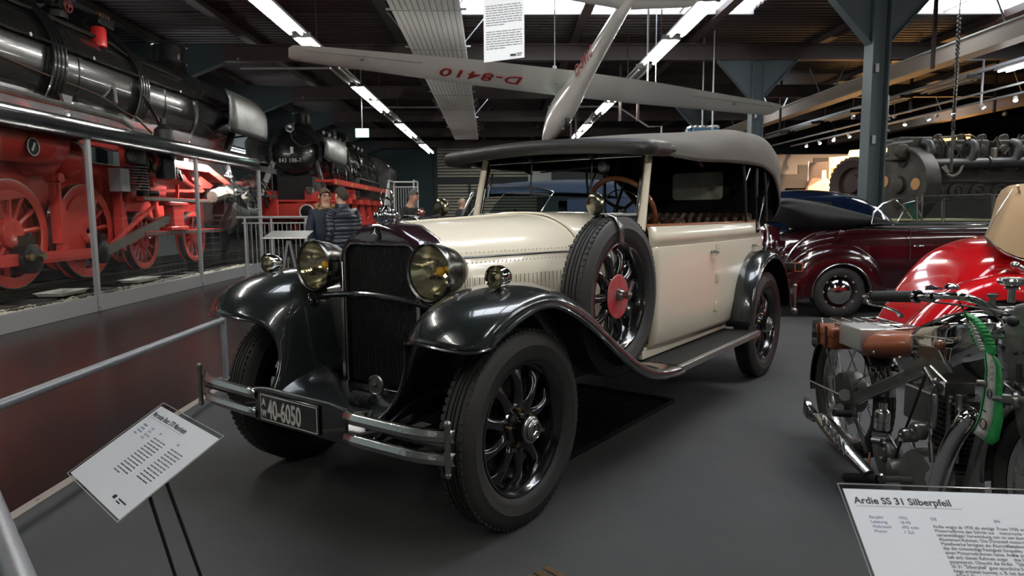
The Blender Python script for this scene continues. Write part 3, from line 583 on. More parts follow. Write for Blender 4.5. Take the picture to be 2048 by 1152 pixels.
    make('header_roll',G().tube(hd,[.018]*2+[.037]*(len(hd)-4)+[.018]*2,10,flat=1.15),LEATHERB,T)
    both(lambda m:make('header_tip',G().ball(P(m*.712,1.50,1.622),.010,6).bar(P(m*.722,1.28,1.614),P(m*.722,1.495,1.622),.006,.012),NICKEL,T))
    # top snaps
    g=G(); [g.ball(P(m*.695,b,z),.007,5) for m in (-1,1) for b,z in ((3.08,1.66),(3.3,1.65))]; make('press_stud',g,NICKEL,top,kind='stuff')
    # rear curtain with its window
    cur=make('rear_curtain',G().prism([P(-.55,3.66,1.16),P(.55,3.66,1.16),P(.62,3.66,1.45),P(.55,3.66,1.75),P(-.55,3.66,1.75),P(-.62,3.66,1.45)],(0,.01,0)),mat('black_top_lining'),T,smooth=0)
    def rrect(w,h,r,n=5): return [((w/2-r)*sx_+r*math.cos(a),(h/2-r)*sz_+r*math.sin(a)) for q,(sx_,sz_) in enumerate(((1,1),(-1,1),(-1,-1),(1,-1))) for a in [pi/2*q+pi/2*j/(n-1) for j in range(n)]]
    make('rear_window',G().prism([P(-.005+x,3.645,1.497+z) for x,z in rrect(.455,.235,.035)],(0,.006,0)),mat('clouded_celluloid',(.30,.29,.23),.35,var=.8,vscale=7,vcol=(.16,.155,.12),spec=.6),cur,smooth=0)
    # hood irons
    def irons(m):
        g=make('hood_iron',G().bar(P(m*.655,3.16,1.60),P(m*.655,3.165,1.38),.02,.034,(0,1,0)).bar(P(m*.645,3.52,1.55),P(m*.645,3.36,1.33),.02,.034,(0,1,0)),LEATHERB,T,bevel=.006)
        make('strut',G().cyl(P(m*.655,3.165,1.40),P(m*.655,3.20,1.15),.007,8).cyl(P(m*.65,3.37,1.35),P(m*.655,3.22,1.14),.007,8).ball(P(m*.655,3.21,1.13),.022,8).cyl(P(m*.655,3.0,1.60),P(m*.65,2.9,1.48),.008,6),BLACKP,g)
    both(irons)
    for b,z in ((1.95,1.755),(2.85,1.84),(3.35,1.845)):
        make('hood_bow',G().tube(smoothpath([P(-.655,b+.1,1.2 if b>2.5 else 1.56),P(-.655,b,1.6),P(-.58,b,z-.06),P(-.3,b,z-.015),P(.3,b,z-.015),P(.58,b,z-.06),P(.655,b,1.6),P(.655,b+.1,1.2 if b>2.5 else 1.56)],4),.011,6),BLACKM,T)
    # ---- lamps
    lens=gls('fluted_lens',(.97,.95,.86),.02,.06); nt=lens.node_tree; wv=nt.nodes.new('ShaderNodeTexWave'); tc=nt.nodes.new('ShaderNodeTexCoord'); bp=nt.nodes.new('ShaderNodeBump')
    wv.inputs['Scale'].default_value=34; wv.bands_direction='X'; bp.inputs['Strength'].default_value=.5; nt.links.new(tc.outputs['Object'],wv.inputs[0]); nt.links.new(wv.outputs[1],bp.inputs['Height'])
    for n in nt.nodes:
        if n.type=='BSDF_GLOSSY': nt.links.new(bp.outputs[0],n.inputs['Normal'])
    refl=mat('tarnished_reflector',(.86,.84,.74),.09,1,bump=.25,scale=26,var=.4,vscale=14,vcol=(.84,.78,.58)); yel=mat('yellow_bulb_glass',(.75,.42,.02),.2)
    def lamp(name,c,r,d,shell,yb=True):
        c=V(c); h=make(name,G().lathe([(r*.93,-.004),(r,-.01),(r*1.02,0),(r*1.01,.02),(r*.97,.03),(r*.94,d*.3),(r*.82,d*.58),(r*.55,d*.85),(r*.2,d*.98),(0,d)],c,(0,1,0),40),shell,T)
        make('reflector',G().lathe([(r*.92,.004),(r*.8,d*.22),(r*.55,d*.46),(r*.25,d*.62),(0,d*.66)],c,(0,1,0),32),refl,h)
        make('lens',G().lathe([(r*.93,-.002),(r*.75,-.009),(r*.45,-.015),(0,-.018)],c,(0,1,0),32),lens,h)
        fl=G(); 
        n=int(r/.0055)
        for k in range(-n+1,n):
            x=k*.0055; q=r*.91; zz=(q*q-x*x)
            if zz>0: zz=zz**.5; fl.tube([c+V((x,-.004-.012*(1-(x*x+z*z)/(r*r)),z)) for z in (-zz,-zz*.5,0,zz*.5,zz)],.0009,4)
        make('flutes',fl,gls('flute_glass',(.97,.96,.9),.1,.12),h,kind='stuff')
        if yb: make('bulb',G().ball(c+V((0,d*.34,0)),r*.17,8).ball(c+V((r*.28,d*.42,r*.1)),r*.13,8,(1.5,.5,.8)),yel,h)
        return h
    def lamps(m):
        h=lamp('headlamp',(m*.3725,-.155,1.03),.119,.20,mat('grey_nickel_lamp_shell',(.16,.16,.15),.25,1))
        make('rim_clip',G().box((m*.3725,-.16,1.15),(.014,.03,.012)).box((m*.3725+.119,-.15,1.0),(.01,.02,.018)),NICKEL,h)
        make('lamp_post',G().lathe([(.03,.0),(.03,.02),(.016,.03),(.016,.06),(.026,.075)],(m*.3725,-.10,.865),(0,0,1),14),BLACKP,h)
        l=lamp('side_lamp',(m*.7246,-.165,1.03),.045,.085,CHROME,False)
        make('lamp_foot',G().lathe([(.026,0),(.02,.008),(.009,.016),(.009,.04)],(m*.7246,-.13,.973),(0,0,1),14),CHROME,l)
        make('bulb',G().ball((m*.7246,-.15,1.03),.012,6),mat('pale_bulb',(.7,.68,.6),.3),l)
        make('bar_bracket',G().ball((m*.435,-.13,.855),.033,8,(1,1,1.3)).tube([P(m*.435,-.13,.86),P(m*.43,-.13,.80),P(m*.42,-.14,.775)],[.022,.018,.008],8),BLACKP,T)
    both(lamps)
    make('tie_bar',G().tube(smoothpath([P(-.47,-.13,.862),P(-.3,-.14,.893),P(-.1,-.145,.911),P(.1,-.145,.911),P(.3,-.14,.893),P(.47,-.13,.862)],5),.0135,10),BLACKP,T)
    # ---- bumpers
    def blade(z0,z1,s0,s1,inner):
        pts=[P(s1+ (s0-s1)*k/8,0,0) for k in range(9)]; rows=[]
        for p in pts:
            t=abs(p.x)/.79; b=-.555+.02*t**2+.09*max(0,t-.8)**1.5*6; sw=.0 
            rows.append([P(p.x,b+.006,z0),P(p.x,b-.004,z0+.006),P(p.x,b-.011,(z0+z1)/2),P(p.x,b-.004,z1-.006),P(p.x,b+.006,z1)])
        return make('bumper_blade',G().grid(rows),CHROMED,T,solid=.005,so=0)
    for a,b in ((-.79,-.27),(.30,.79)):
        for z0,z1 in ((.487,.533),(.405,.451)): blade(z0,z1,a,b,0)
    for m in (-1,1):
        make('bumper_bolt',G().cyl((m*.785,-.515,.385),(m*.785,-.515,.56),.011,10).ball((m*.785,-.515,.562),.014,6).ball((m*.785,-.515,.382),.013,6),NICKEL,T)
        make('bumper_arm',G().bar((m*.75,-.50,.47),(m*.365,-.42,.43),.03,.01,(0,0,1)).bar((m*.365,-.545,.45),(m*.365,-.40,.43),.03,.012),BLACKM,T)
    cb=make('plate_bracket',G().span((-.285,-.553,.40),(.31,-.54,.545)),BLACKP,T,bevel=.01)
    make('bracket_top_edge',G().tube([P(-.285,-.548,.535),P(-.2,-.55,.548),P(.22,-.55,.548),P(.31,-.548,.533)],.006,6),CHROMED,cb)
    # number plate
    o=P(-.228,-.564,.412); NW,NH=.385,.118
    pl=make('number_plate',G().span((-.228,-.564,.412),(-.228+NW,-.556,.412+NH)),BLACKP,T,bevel=.004)
    g=G(); e=.006
    for a,b in (((e,e),(NW-e,e+.003)),((e,NH-e-.003),(NW-e,NH-e)),((e,e),(e+.003,NH-e)),((NW-e-.003,e),(NW-e,NH-e))): g.span((o.x+a[0],-.5655,o.z+a[1]),(o.x+b[0],-.564,o.z+b[1]))
    make('plate_border',g,WHITEP,pl,smooth=0)
    def ptx(s,x,z,size,sxx,b=.0012): text('plate_lettering',s,size,WHITEP,pl,mframe((o.x+x,-.5648,o.z+z),(1,0,0),(0,0,1)),.0008,bold=b,sx=sxx)
    ptx('A',.016,.066,.042,.85); ptx('W',.014,.018,.042,.72)
    ptx('40-6050',.055,.017,.112,.60,.0022)
    # rear bumper, tail lamp arm
    for m in (-1,1):
        make('rear_bumper',G().bar((m*.36,3.9,.60),(m*.78,3.9,.60),.05,.008,(0,1,0)).bar((m*.36,3.9,.50),(m*.78,3.9,.50),.05,.008,(0,1,0)).bar((m*.38,3.6,.47),(m*.38,3.9,.55),.03,.03),CHROMED,T)
        make('rear_bumper_bolt',G().cyl((m*.78,3.9,.44),(m*.78,3.9,.64),.012,8).ball((m*.78,3.9,.645),.017,6).ball((m*.78,3.9,.43),.028,6),NICKEL,T)
        t=make('tail_lamp_arm',G().span((m*.66,3.6,.80),(m*.90,3.64,.86)),BLACKM,T,bevel=.008)
        make('lamp_lens',G().tube([P(m*.85,3.595,.795),P(m*.905,3.595,.795),P(m*.905,3.595,.865),P(m*.85,3.595,.865)],.004,6,True),mat('orange_lens',(.7,.12,.02),.3),t)
    return T
hero()
# drip tray under the car
def tray():
    m=mat('black_drip_tray',(.012,.012,.012),.35,bump=.1,scale=30)
    t=thing('drip_tray','flat black drip tray lying on the carpet under the cream car','tray',(CARX,CARY,0),-CARYAW)
    s0,s1,b0,b1=-.25,.50,.72,2.06
    make('pan',G().span((s0,b0,.003),(s1,b1,.009)),m,t)
    make('rim',G().span((s0,b0,.009),(s0+.012,b1,.032)).span((s1-.012,b0,.009),(s1,b1,.032)).span((s0,b0,.009),(s1,b0+.012,.032)).span((s0,b1-.012,.009),(s1,b1,.032)),m,t,bevel=.003)
    g=G(); [g.span((s0+.03,b0+.05+.045*k,.009),(s1-.03,b0+.062+.045*k,.013)) for k in range(28)]
    make('ribs',g,m,t,kind='stuff')
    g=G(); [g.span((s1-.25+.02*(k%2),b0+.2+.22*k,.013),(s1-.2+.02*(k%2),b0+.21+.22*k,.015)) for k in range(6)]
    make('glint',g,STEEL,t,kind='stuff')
tray()
def grates():
    m=mat('rusty_brass_grate',(.16,.10,.045),.5,.6)
    for i,(x,y,r,l) in enumerate(((2.14,5.60,-.1,'brown floor grate on the carpet behind the cream car rear wheel'),(.12,2.26,.7,'brown floor grate on the carpet beside the cream car front wheel'))):
        t=thing('floor_grate',l,'grate',(x,y,0),r)
        for k in range(5): make('bar',G().span((-.11+.045*k,-.045,.001),(-.085+.045*k,.045,.004)),m,t)
grates()
# ================================================================ locomotives (local +Y = forwards, origin on the rail below the chimney)
def spoke_wheel(parent,x,f,r,weight=0,n=14,name='driving_wheel',side=1,mats=None):
    red=mats or LOCOR; ax=(side,0,0)
    w=make(name,G().lathe([(r*.80,.10),(r*.90,.115),(r*.985,.11),(r,.09),(r*.995,-.01),(r*1.05,-.03),(r*1.04,-.045),(r*.86,-.045),(r*.84,.0),(r*.8,.02)],(x,f,r),ax,48),red,parent)
    make('tread',G().lathe([(r*.93,.112),(r*1.003,.108),(r*1.003,-.012)],(x,f,r),ax,48),STEEL,w)
    make('wheel_hub',G().lathe([(r*.30,-.02),(r*.30,.10),(r*.27,.13),(r*.10,.135),(r*.06,.12),(0,.12)],(x,f,r),ax,28),red,w)
    g=G()
    for k in range(n):
        a=2*pi*k/n+.1; c,s=math.cos(a),math.sin(a)
        g.tube([(x+side*.05,f+c*r*.26,r+s*r*.26),(x+side*.05,f+c*r*.55,r+s*r*.55),(x+side*.05,f+c*r*.84,r+s*r*.84)],[r*.065,r*.045,r*.055],6)
    make('spokes',g,red,w)
    if weight:
        a0,a1=weight; k=14; poly=[V((x+side*.075,f+r*.80*math.cos(a0+(a1-a0)*i/k),r+r*.80*math.sin(a0+(a1-a0)*i/k))) for i in range(k+1)]
        make('counterweight',G().prism(poly,(side*.045,0,0)),red,w)
    return w
def loco(T,detail=True,wheels=True):
    zc=3.05; 
    bo=make('boiler',G().lathe([(.93,-9.6),(.93,-4.9),(.945,-4.88),(.945,-4.8),(.93,-4.78),(.93,-2.3),(.945,-2.28),(.945,-2.2),(.93,-2.18),(.93,-1.02),(.975,-1.0),(.975,-.94),(.955,-.92),(.955,.95),(.93,1.0)],(0,0,zc),(0,1,0),56),LOCOB,T)
    rg=G()
    for f in (-.97,.93):
        for k in range(44):
            a=2*pi*k/44; rg.ball((.975*math.cos(a),f,zc+.975*math.sin(a)),.018,4)
    make('rivets',rg,LOCOB,bo,kind='stuff')
    fr=make('smokebox_door',G().lathe([(.95,.98),(.93,1.02),(.80,1.03),(.79,1.06),(.70,1.13),(.45,1.22),(.2,1.26),(0,1.27)],(0,0,zc),(0,1,0),56),LOCOB,T)
    make('door_clamp',G().join(sum_boxes([(.80*math.cos(2*pi*k/14),1.05,zc+.80*math.sin(2*pi*k/14)) for k in range(14)],(.06,.05,.06))),LOCOB,fr,kind='stuff')
    make('chimney',G().lathe([(.42,.86),(.36,.92),(.325,.97),(.315,1.1),(.34,1.11),(.34,1.14),(.325,1.15),(.325,1.46),(.36,1.47),(.36,1.50),(.30,1.50),(.29,1.1)],(0,0,zc),(0,0,1),36),LOCOB,T)
    make('steam_dome',G().lathe([(.55,.78),(.44,.92),(.42,1.0),(.42,1.25),(.36,1.36),(.2,1.42),(0,1.43)],(0,-5.1,zc),(0,0,1),32),LOCOB,T)
    make('sand_dome',G().lathe([(.5,.78),(.38,.92),(.37,1.0),(.37,1.15),(.3,1.24),(0,1.27)],(0,-3.0,zc),(0,0,1),28),LOCOB,T)
    make('feed_dome',G().span((-.33,-7.6,zc+.8),(.33,-6.7,zc+1.2)),LOCOB,T,bevel=.12)
    for s in (1,-1):
        hr=make('handrail',G().tube([(s*.98,-9.4,zc+.22),(s*.98,.9,zc+.22)],.02,8),LOCOB,T)
        g=G(); [g.cyl((s*.90,f,zc+.22),(s*1.0,f,zc+.22),.028,8) for f in (-8.8,-7.4,-6,-4.6,-3.2,-1.8,-.4,.7)]; make('rail_knob',g,LOCOB,hr,kind='stuff')
        make('upper_pipe',G().tube([(s*.72,-9.4,zc+.68),(s*.72,-3.6,zc+.68),(s*.8,-3.3,zc+.55),(s*.8,-1.3,zc+.55)],.03,8),LOCOB,T)
        for f0 in (-5.55,-3.28):
            for k in range(4):
                f=f0+.085*k; pts=[(s*.25,f,zc+1.12),(s*.48,f,zc+.95)]+[(s*1.0*math.cos(a),f+.03*math.sin(a*3),zc+1.0*math.sin(a)) for a in (.9,.6,.3,0,-.3,-.55)]
                make('sand_pipe',G().tube(smoothpath([V(p) for p in pts],3),.026,8),LOCOB,T)
            vb=make('sand_valve_box',G().span((s*.18,f0-.08,zc+1.05),(s*.42,f0+.38,zc+1.2)),DARKS,T,bevel=.02)
            make('pipe_nuts',sum_boxes([(s*.36,f0+.085*k,zc+1.22) for k in range(4)],(.07,.05,.08)),mat('rusty_brown_nut',(.10,.05,.03),.6),vb)
        make('running_board',G().span((s*.95,-9.6,1.98),(s*1.52,-2.2,2.03)),LOCOB,T)
        make('board_edge',G().span((s*1.49,-9.6,1.93),(s*1.53,2.0,2.05)),LOCOR if not detail else LOCOB,T)
        g=G().tube([(s*1.04,-9.4,zc-.6),(s*1.04,-4.1,zc-.6),(s*1.12,-3.9,zc-.72)],.045,8)
        make('delivery_pipe',g,LOCOG,T)
        g=G().tube(smoothpath([(s*.98,.62,zc+.05),(s*1.06,.55,zc-.2),(s*1.05,.1,zc-.9),(s*1.2,.0,zc-1.6)],4),.075,10); make('drain_pipe',G().tube(smoothpath([(s*.97,-3.3,zc-.05),(s*1.05,-3.0,zc-.35),(s*1.12,-2.5,zc-1.1),(s*1.2,-2.4,zc-1.5)],4),.03,8),LOCOB,T)
        make('steam_pipe',g,LOCOB,T)
        # pump group
        p=make('feed_pump',G().lathe([(.12,0),(.16,.02),(.16,.35),(.12,.38),(.08,.42),(.08,.5),(.15,.53),(.15,.85),(.10,.9),(.05,.95),(.05,1.05)],(s*1.22,-3.05,1.55),(0,0,1),16),DARKS,T)
        g=G()
        r2=random.Random(4)
        for k in range(16):
            y=-3.9+r2.random()*1.3; z=1.75+r2.random()*.8; g.tube([(s*(1.0+.3*r2.random()),y,z),(s*(1.1+.25*r2.random()),y+.15*r2.random(),z-.25),(s*1.2,y+.4*(r2.random()-.5),z-.5*r2.random())],.018+.012*r2.random(),6)
            if k%3==0: g.cyl((s*1.15,y,z-.1),(s*1.3,y,z-.1),.06,8)
        make('pump_pipework',g,DARKS,p,kind='stuff')
        d=G(); rows=[]
        for f,bx in ((-.55,0),(.4,.02),(1.4,.0),(2.15,-.12)):
            fz=0 if f<2 else .10; rows.append([V((s*(1.40+bx),f,2.68+fz)),V((s*(1.43+bx),f,2.9)),V((s*(1.43+bx),f,3.3)),V((s*(1.38+bx),f,3.52-fz*.8)),V((s*(1.33+bx),f,3.55-fz))])
        df=make('smoke_deflector',G().grid(rows),LOCOG,T,solid=.015,sub=1)
        g=G().tube([r[0] for r in rows]+[rows[-1][2]]+[r[-1] for r in rows[::-1]]+[rows[0][2]],.016,6,True); make('edge_bead',g,LOCOB,df)
        for p_,q_ in (((s*.9,-.1,zc-.35),(s*1.4,-.1,2.8)),((s*.9,.9,zc-.35),(s*1.4,1.2,2.8)),((s*.9,.5,zc+.3),(s*1.4,.5,3.4))): make('deflector_stay',G().bar(p_,q_,.04,.04),LOCOB,T)
        # frame, buffer, cylinder
        make('frame_plate',G().prism([(s*.62,-9.6,.75),(s*.62,-9.6,1.75),(s*.62,2.3,1.75),(s*.62,2.3,1.3),(s*.62,1.2,.75)],(s*.03,0,0)),LOCOR,T)
        cy=make('cylinder',G().lathe([(0,-.62),(.30,-.62),(.34,-.58),(.34,-.5),(.37,-.48),(.37,.48),(.34,.5),(.34,.58),(.28,.62),(0,.62)],(s*1.15,.15,.90),(0,1,0),32).lathe([(0,-.7),(.2,-.7),(.22,-.6),(.22,.6),(.2,.7),(0,.7)],(s*1.12,.15,1.38),(0,1,0),24).span((s*.7,-.35,.8),(s*1.3,.65,1.5)),LOCOR if not detail else DARKS,T)
        bf=make('buffer',G().lathe([(.13,-.5),(.13,-.2),(.10,-.2),(.10,0),(.2,.02),(.235,.04),(.235,.07),(.2,.08),(0,.09)],(s*.875,2.95,1.02),(0,1,0),28),LOCOR if detail else DARKS,T)
        if not detail: make('white_rim',G().tube([(s*.875+.225*math.cos(a*pi/16),3.03,1.02+.225*math.sin(a*pi/16)) for a in range(32)],.022,6,True),WHITEP,bf)
        else: make('buffer_face',G().lathe([(.235,.03),(.235,.08),(.2,.085),(0,.095)],(s*.875,2.95,1.02),(0,1,0),28),BLACKP,bf)
        make('front_lamp',G().lathe([(.0,-.1),(.1,-.1),(.12,0),(.13,.06),(.11,.065),(0,.05)],(s*.82,2.35,1.72),(0,1,0),20),CHROMED,T)
        make('front_hoop',G().tube([(s*1.25,2.5,1.25),(s*1.25,2.5,2.2),(s*1.1,2.4,2.3),(s*.95,2.3,2.25)],.016,6),LOCOB,T)
    make('buffer_beam',G().span((-1.4,2.35,.85),(1.4,2.45,1.3)),LOCOR,T)
    make('front_platform',G().span((-1.4,1.05,1.36),(1.4,2.4,1.42)),LOCOR if not detail else LOCOB,T); make('smokebox_saddle',G().span((-.6,.7,1.4),(.6,1.2,2.25)),BLACKM,T)
    make('saddle',G().prism([(-.62,-.9,1.4),(.62,-.9,1.4),(.5,-.9,2.3),(-.5,-.9,2.3)],(0,1.7,0)),BLACKM,T)
    if wheels:
        for s in (1,-1):
            for k,f in enumerate((-6.4,-4.8,-3.15)) if detail else enumerate((-9.2,-7.6,-6.0,-4.4,-2.8)):
                wt=(1.0,2.35) if k==0 else ((1.0,4.3) if k==1 else None)
                spoke_wheel(T,s*.72,f,.70 if (k<2 or not detail) else .5,wt,side=s)
            spoke_wheel(T,s*.72,-.9 if not detail else -1.15,.5 if detail else .43,None,10,'leading_wheel',s)
        if detail:
            for s in (1,-1): spoke_wheel(T,s*.72,-8.0,.70,(1,2.4),side=s)
def loco1():
    T=thing('steam_locomotive','large black steam locomotive with red wheels standing behind the glass screen on the left','locomotive',(-7.05,15.3,.35))
    loco(T,True)
    s=1
    # red handwheel and red lantern on top
    hw=make('valve_handwheel',G().tube([(.28,-3.95+.1*math.cos(a*pi/10),zc_+.1*math.sin(a*pi/10)) for zc_ in (4.22,) for a in range(20)],.014,6,True).cyl((.28,-4.05,4.22),(.28,-3.85,4.22),.01,6).cyl((.28,-3.95,4.12),(.28,-3.95,4.32),.01,6).cyl((.15,-3.95,4.22),(.3,-3.95,4.22),.03,8),mat('dull_red_handwheel',(.30,.05,.05),.5),T)
    make('valve_body',G().lathe([(.2,0),(.2,.1),(.12,.16),(.12,.3),(.06,.34)],(.1,-4.05,4.0),(0,0,1),14).cyl((-.1,-4.05,4.2),(.25,-4.05,4.2),.09,10),DARKS,T)
    lt=make('red_canister',G().lathe([(0,0),(.10,0),(.115,.02),(.115,.27),(.09,.31),(0,.32)],(.72,-3.95,3.58),(0,0,1),20),mat('bright_red_canister',(.62,.03,.03),.3,coat=.5),T)
    make('canister_bracket',G().cyl((.72,-3.95,3.35),(.72,-3.95,3.58),.03,8).ball((.72,-3.95,3.52),.07,8).tube([(.72,-3.95,3.4),(.85,-4.0,3.2),(.95,-4.0,2.9),(.98,-4.05,2.7)],.025,8),NICKEL,lt)
    # lower grey bracket plate and brown cable
    make('bracket_plate',G().prism([(1.0,-5.52,2.60),(1.0,-5.28,2.60),(1.0,-5.33,2.45),(1.0,-5.37,2.38),(1.0,-5.43,2.38)],(.04,0,0)).ball((1.03,-5.4,2.33),.03,6),mat('grey_bracket_plate',(.12,.12,.12),.5,.3),T)
    make('brown_cable',G().tube(smoothpath([(.94,-7,2.92),(.95,-5.6,2.82),(.95,-4.4,2.75),(.95,-3.7,2.6),(.95,-2.9,2.52)],5),.009,6),mat('brown_cable',(.10,.055,.03),.7),T)
    # rods
    X=.98; zr=.70; zp=zr-.32
    make('coupling_rod',G().bar((X,-8.05,zp),(X,-4.85,zp),.05,.15,(0,0,1)).bar((X+.03,-6.2,zp),(X+.03,-5.0,zp),.02,.07,(0,0,1)),LOCOR,T)
    make('rod_bearing',G().lathe([(.19,-.08),(.19,.09),(.1,.11),(0,.12)],(X,-6.4,zp),(1,0,0),20).box((X+.02,-6.4,zp+.22),(.12,.14,.16)).lathe([(.17,-.08),(.17,.09),(0,.12)],(X,-4.8,zp),(1,0,0),20).box((X+.02,-4.8,zp+.2),(.12,.14,.16)),DARKS,T)
    make('rod_bolts',G().cyl((X+.1,-6.28,zp+.03),(X+.16,-6.28,zp+.03),.05,8).cyl((X+.1,-6.52,zp+.03),(X+.16,-6.52,zp+.03),.05,8),mat('pale_brass_bolt',(.5,.46,.3),.3,1),T)
    make('main_rod',G().bar((X+.12,-4.8,zp+.02),(X+.12,-2.55,.93),.05,.14,(0,0,1)),STEEL,T)
    ch=make('crosshead',G().span((X+.02,-2.75,.72),(X+.2,-2.35,1.12)).span((X,-2.9,1.1),(X+.22,-2.2,1.17)).span((X,-2.9,.66),(X+.22,-2.2,.73)),LOCOR,T,bevel=.015)
    make('slide_bar',G().bar((X+.1,-3.7,1.21),(X+.1,-.5,1.21),.12,.07).bar((X+.1,-3.7,.62),(X+.1,-.5,.62),.12,.08),LOCOR,T)
    make('slide_bar_face',G().bar((X+.17,-3.7,1.21),(X+.17,-.5,1.21),.01,.05).bar((X+.17,-3.7,.62),(X+.17,-.5,.62),.01,.05),STEEL,T)
    make('oil_pot',G().lathe([(.07,0),(.07,.14),(.04,.17),(.04,.22),(0,.23)],(X+.1,-3.55,1.24),(0,0,1),12).cyl((X+.02,-3.6,1.3),(X+.2,-3.3,1.3),.05,8),DARKS,T)
    make('valve_gear',G().bar((X+.05,-3.3,1.55),(X+.05,-3.1,.9),.05,.09).bar((X+.05,-3.3,1.35),(X+.05,-1.1,1.42),.035,.05).bar((X+.08,-2.4,.9),(X+.08,-2.3,1.5),.03,.06).bar((X+.08,-4.8,.4),(X+.08,-3.2,1.1),.03,.06).cyl((X,-3.25,1.5),(X+.15,-3.25,1.5),.09,12),LOCOR,T)
    make('link_bracket',G().prism([(X-.1,-3.9,1.0),(X-.1,-3.6,1.75),(X-.1,-2.6,1.85),(X-.1,-2.4,1.7),(X-.1,-2.5,1.2),(X-.1,-3.2,1.2),(X-.1,-3.5,1.0)],(.05,0,0)),LOCOR,T)
    for f in (-7.2,-5.6,-4.05):
        h=make('brake_hanger',G().bar((.9,f,1.45),(.93,f-.05,.55),.05,.14).prism([(.88,f-.05,1.2),(.88,f+.1,1.15),(.88,f+.17,.7),(.88,f+.06,.35),(.88,f-.06,.4),(.88,f+.02,.75)],(.08,0,0)).cyl((.8,f,1.45),(1.0,f,1.45),.07,10),LOCOR,T)
    # air tanks, spring, deck beam
    for f0,f1,z,x,r in ((-9.3,-5.75,1.87,1.05,.27),):
        a=make('air_tank',G().lathe([(0,f0),(r*.6,f0+.03),(r,f0+.13),(r,f1-.45),(r*1.02,f1-.44),(r*1.02,f1-.40),(r,f1-.39),(r,f1-.13),(r*.6,f1-.03),(0,f1)],(x,0,z),(0,1,0),32),LOCOR,T)
    for f,x in ((-5.75,.92),(-5.15,.88)):
        make('cross_tank',G().lathe([(0,.35),(.16,.32),(.27,.22),(.30,.1),(.30,-1.6)],(x-.2,f,1.76),(1,.0,0),28),LOCOR,T)
    make('deck_beam',G().span((.7,-3.55,1.75),(1.2,-3.1,2.12)).span((.95,-3.1,1.78),(1.22,-1.3,1.92)).prism([(.95,-1.3,1.92),(1.22,-1.3,1.92),(1.22,-.2,1.62),(.95,-.2,1.62)],(0,0,-.12)).prism([(1.0,-2.0,1.8),(1.0,-1.4,1.8),(1.0,-1.35,1.5),(1.0,-1.7,1.6)],(.1,0,0)),LOCOR,T)
    g=G(); [g.ball((1.205,-3.47+.12*i,1.80+.09*j),.022,5) for i in range(4) for j in range(4)]; make('beam_rivets',g,LOCOR,T,kind='stuff')
    [make('white_block',G().box(c_,(.12,.16,.1)),mat('grey_white_block',(.4,.4,.38),.5),T) for c_ in ((1.1,-2.95,1.98),(1.08,-2.6,1.95),(1.1,-2.1,1.95))]
    ap=make('air_pump',G().lathe([(.13,0),(.15,.03),(.15,.3),(.1,.33)],(1.18,-3.95,1.75),(0,0,1),20),mat('grey_cast_iron',(.12,.12,.115),.5,.4),T)
    for k in range(9): make('cooling_fin',G().lathe([(.1,0),(.165,.005),(.165,.018),(.1,.024)],(1.18,-3.95,1.33+.045*k),(0,0,1),20),mat('grey_cast_iron'),ap)
    for z in (1.86,2.05): make('gauge_cap',G().lathe([(.09,0),(.09,.06),(.06,.07),(.05,.05),(0,.05)],(1.25,-4.28,z),(1,-.4,0),18),mat('grey_cast_iron'),ap)
    make('grey_box',G().span((1.0,-4.45,1.3),(1.2,-4.2,1.66)),mat('light_grey_box',(.3,.3,.31),.5),T,bevel=.01)
    dk=make('warning_disc',G().lathe([(.0,0),(.12,0),(.12,.01),(0,.01)],(1.33,-6.65,1.77),(1,0,0),24),BLACKM,T)
    make('disc_ring',G().tube([(1.345,-6.65+.105*math.cos(a*pi/12),1.77+.105*math.sin(a*pi/12)) for a in range(24)],.008,6,True).bar((1.345,-6.68,1.72),(1.345,-6.62,1.82),.01,.03),WHITEP,dk)
    make('brown_pipe',G().tube([(1.02,-7.0,2.0),(1.02,-6.9,1.2),(1.02,-6.9,.9)],.03,8),mat('brown_hose',(.2,.11,.05),.6),T)
    # dark pipework ahead of the cylinders, lagged pipe, rubber hoses
    make('lagged_pipe',G().tube(smoothpath([(1.2,-1.1,1.3),(1.25,-.6,1.38),(1.25,.0,1.28),(1.25,.6,1.32),(1.2,1.2,1.22)],4),[.12,.14,.13,.15,.13,.14,.12,.14,.13,.15,.13,.14,.12,.13,.14,.13,.1],10),mat('stained_lagging',(.22,.18,.14),.9,bump=.5,scale=9,var=.8,vscale=5),T)
    r2=random.Random(11); g=G()
    for k in range(26):
        y=-.8+2.2*r2.random(); z=.5+1.3*r2.random(); x=1.25+.22*r2.random(); g.tube(smoothpath([(x,y,z),(x+.05,y+.3*r2.random(),z+.2*(r2.random()-.5)),(x,y+.6*r2.random(),z+.4*(r2.random()-.6)),(x,y+.7,z-.3)],3),.015+.02*r2.random(),6)
    make('hoses',g,DARKS,T,kind='stuff')
loco1()
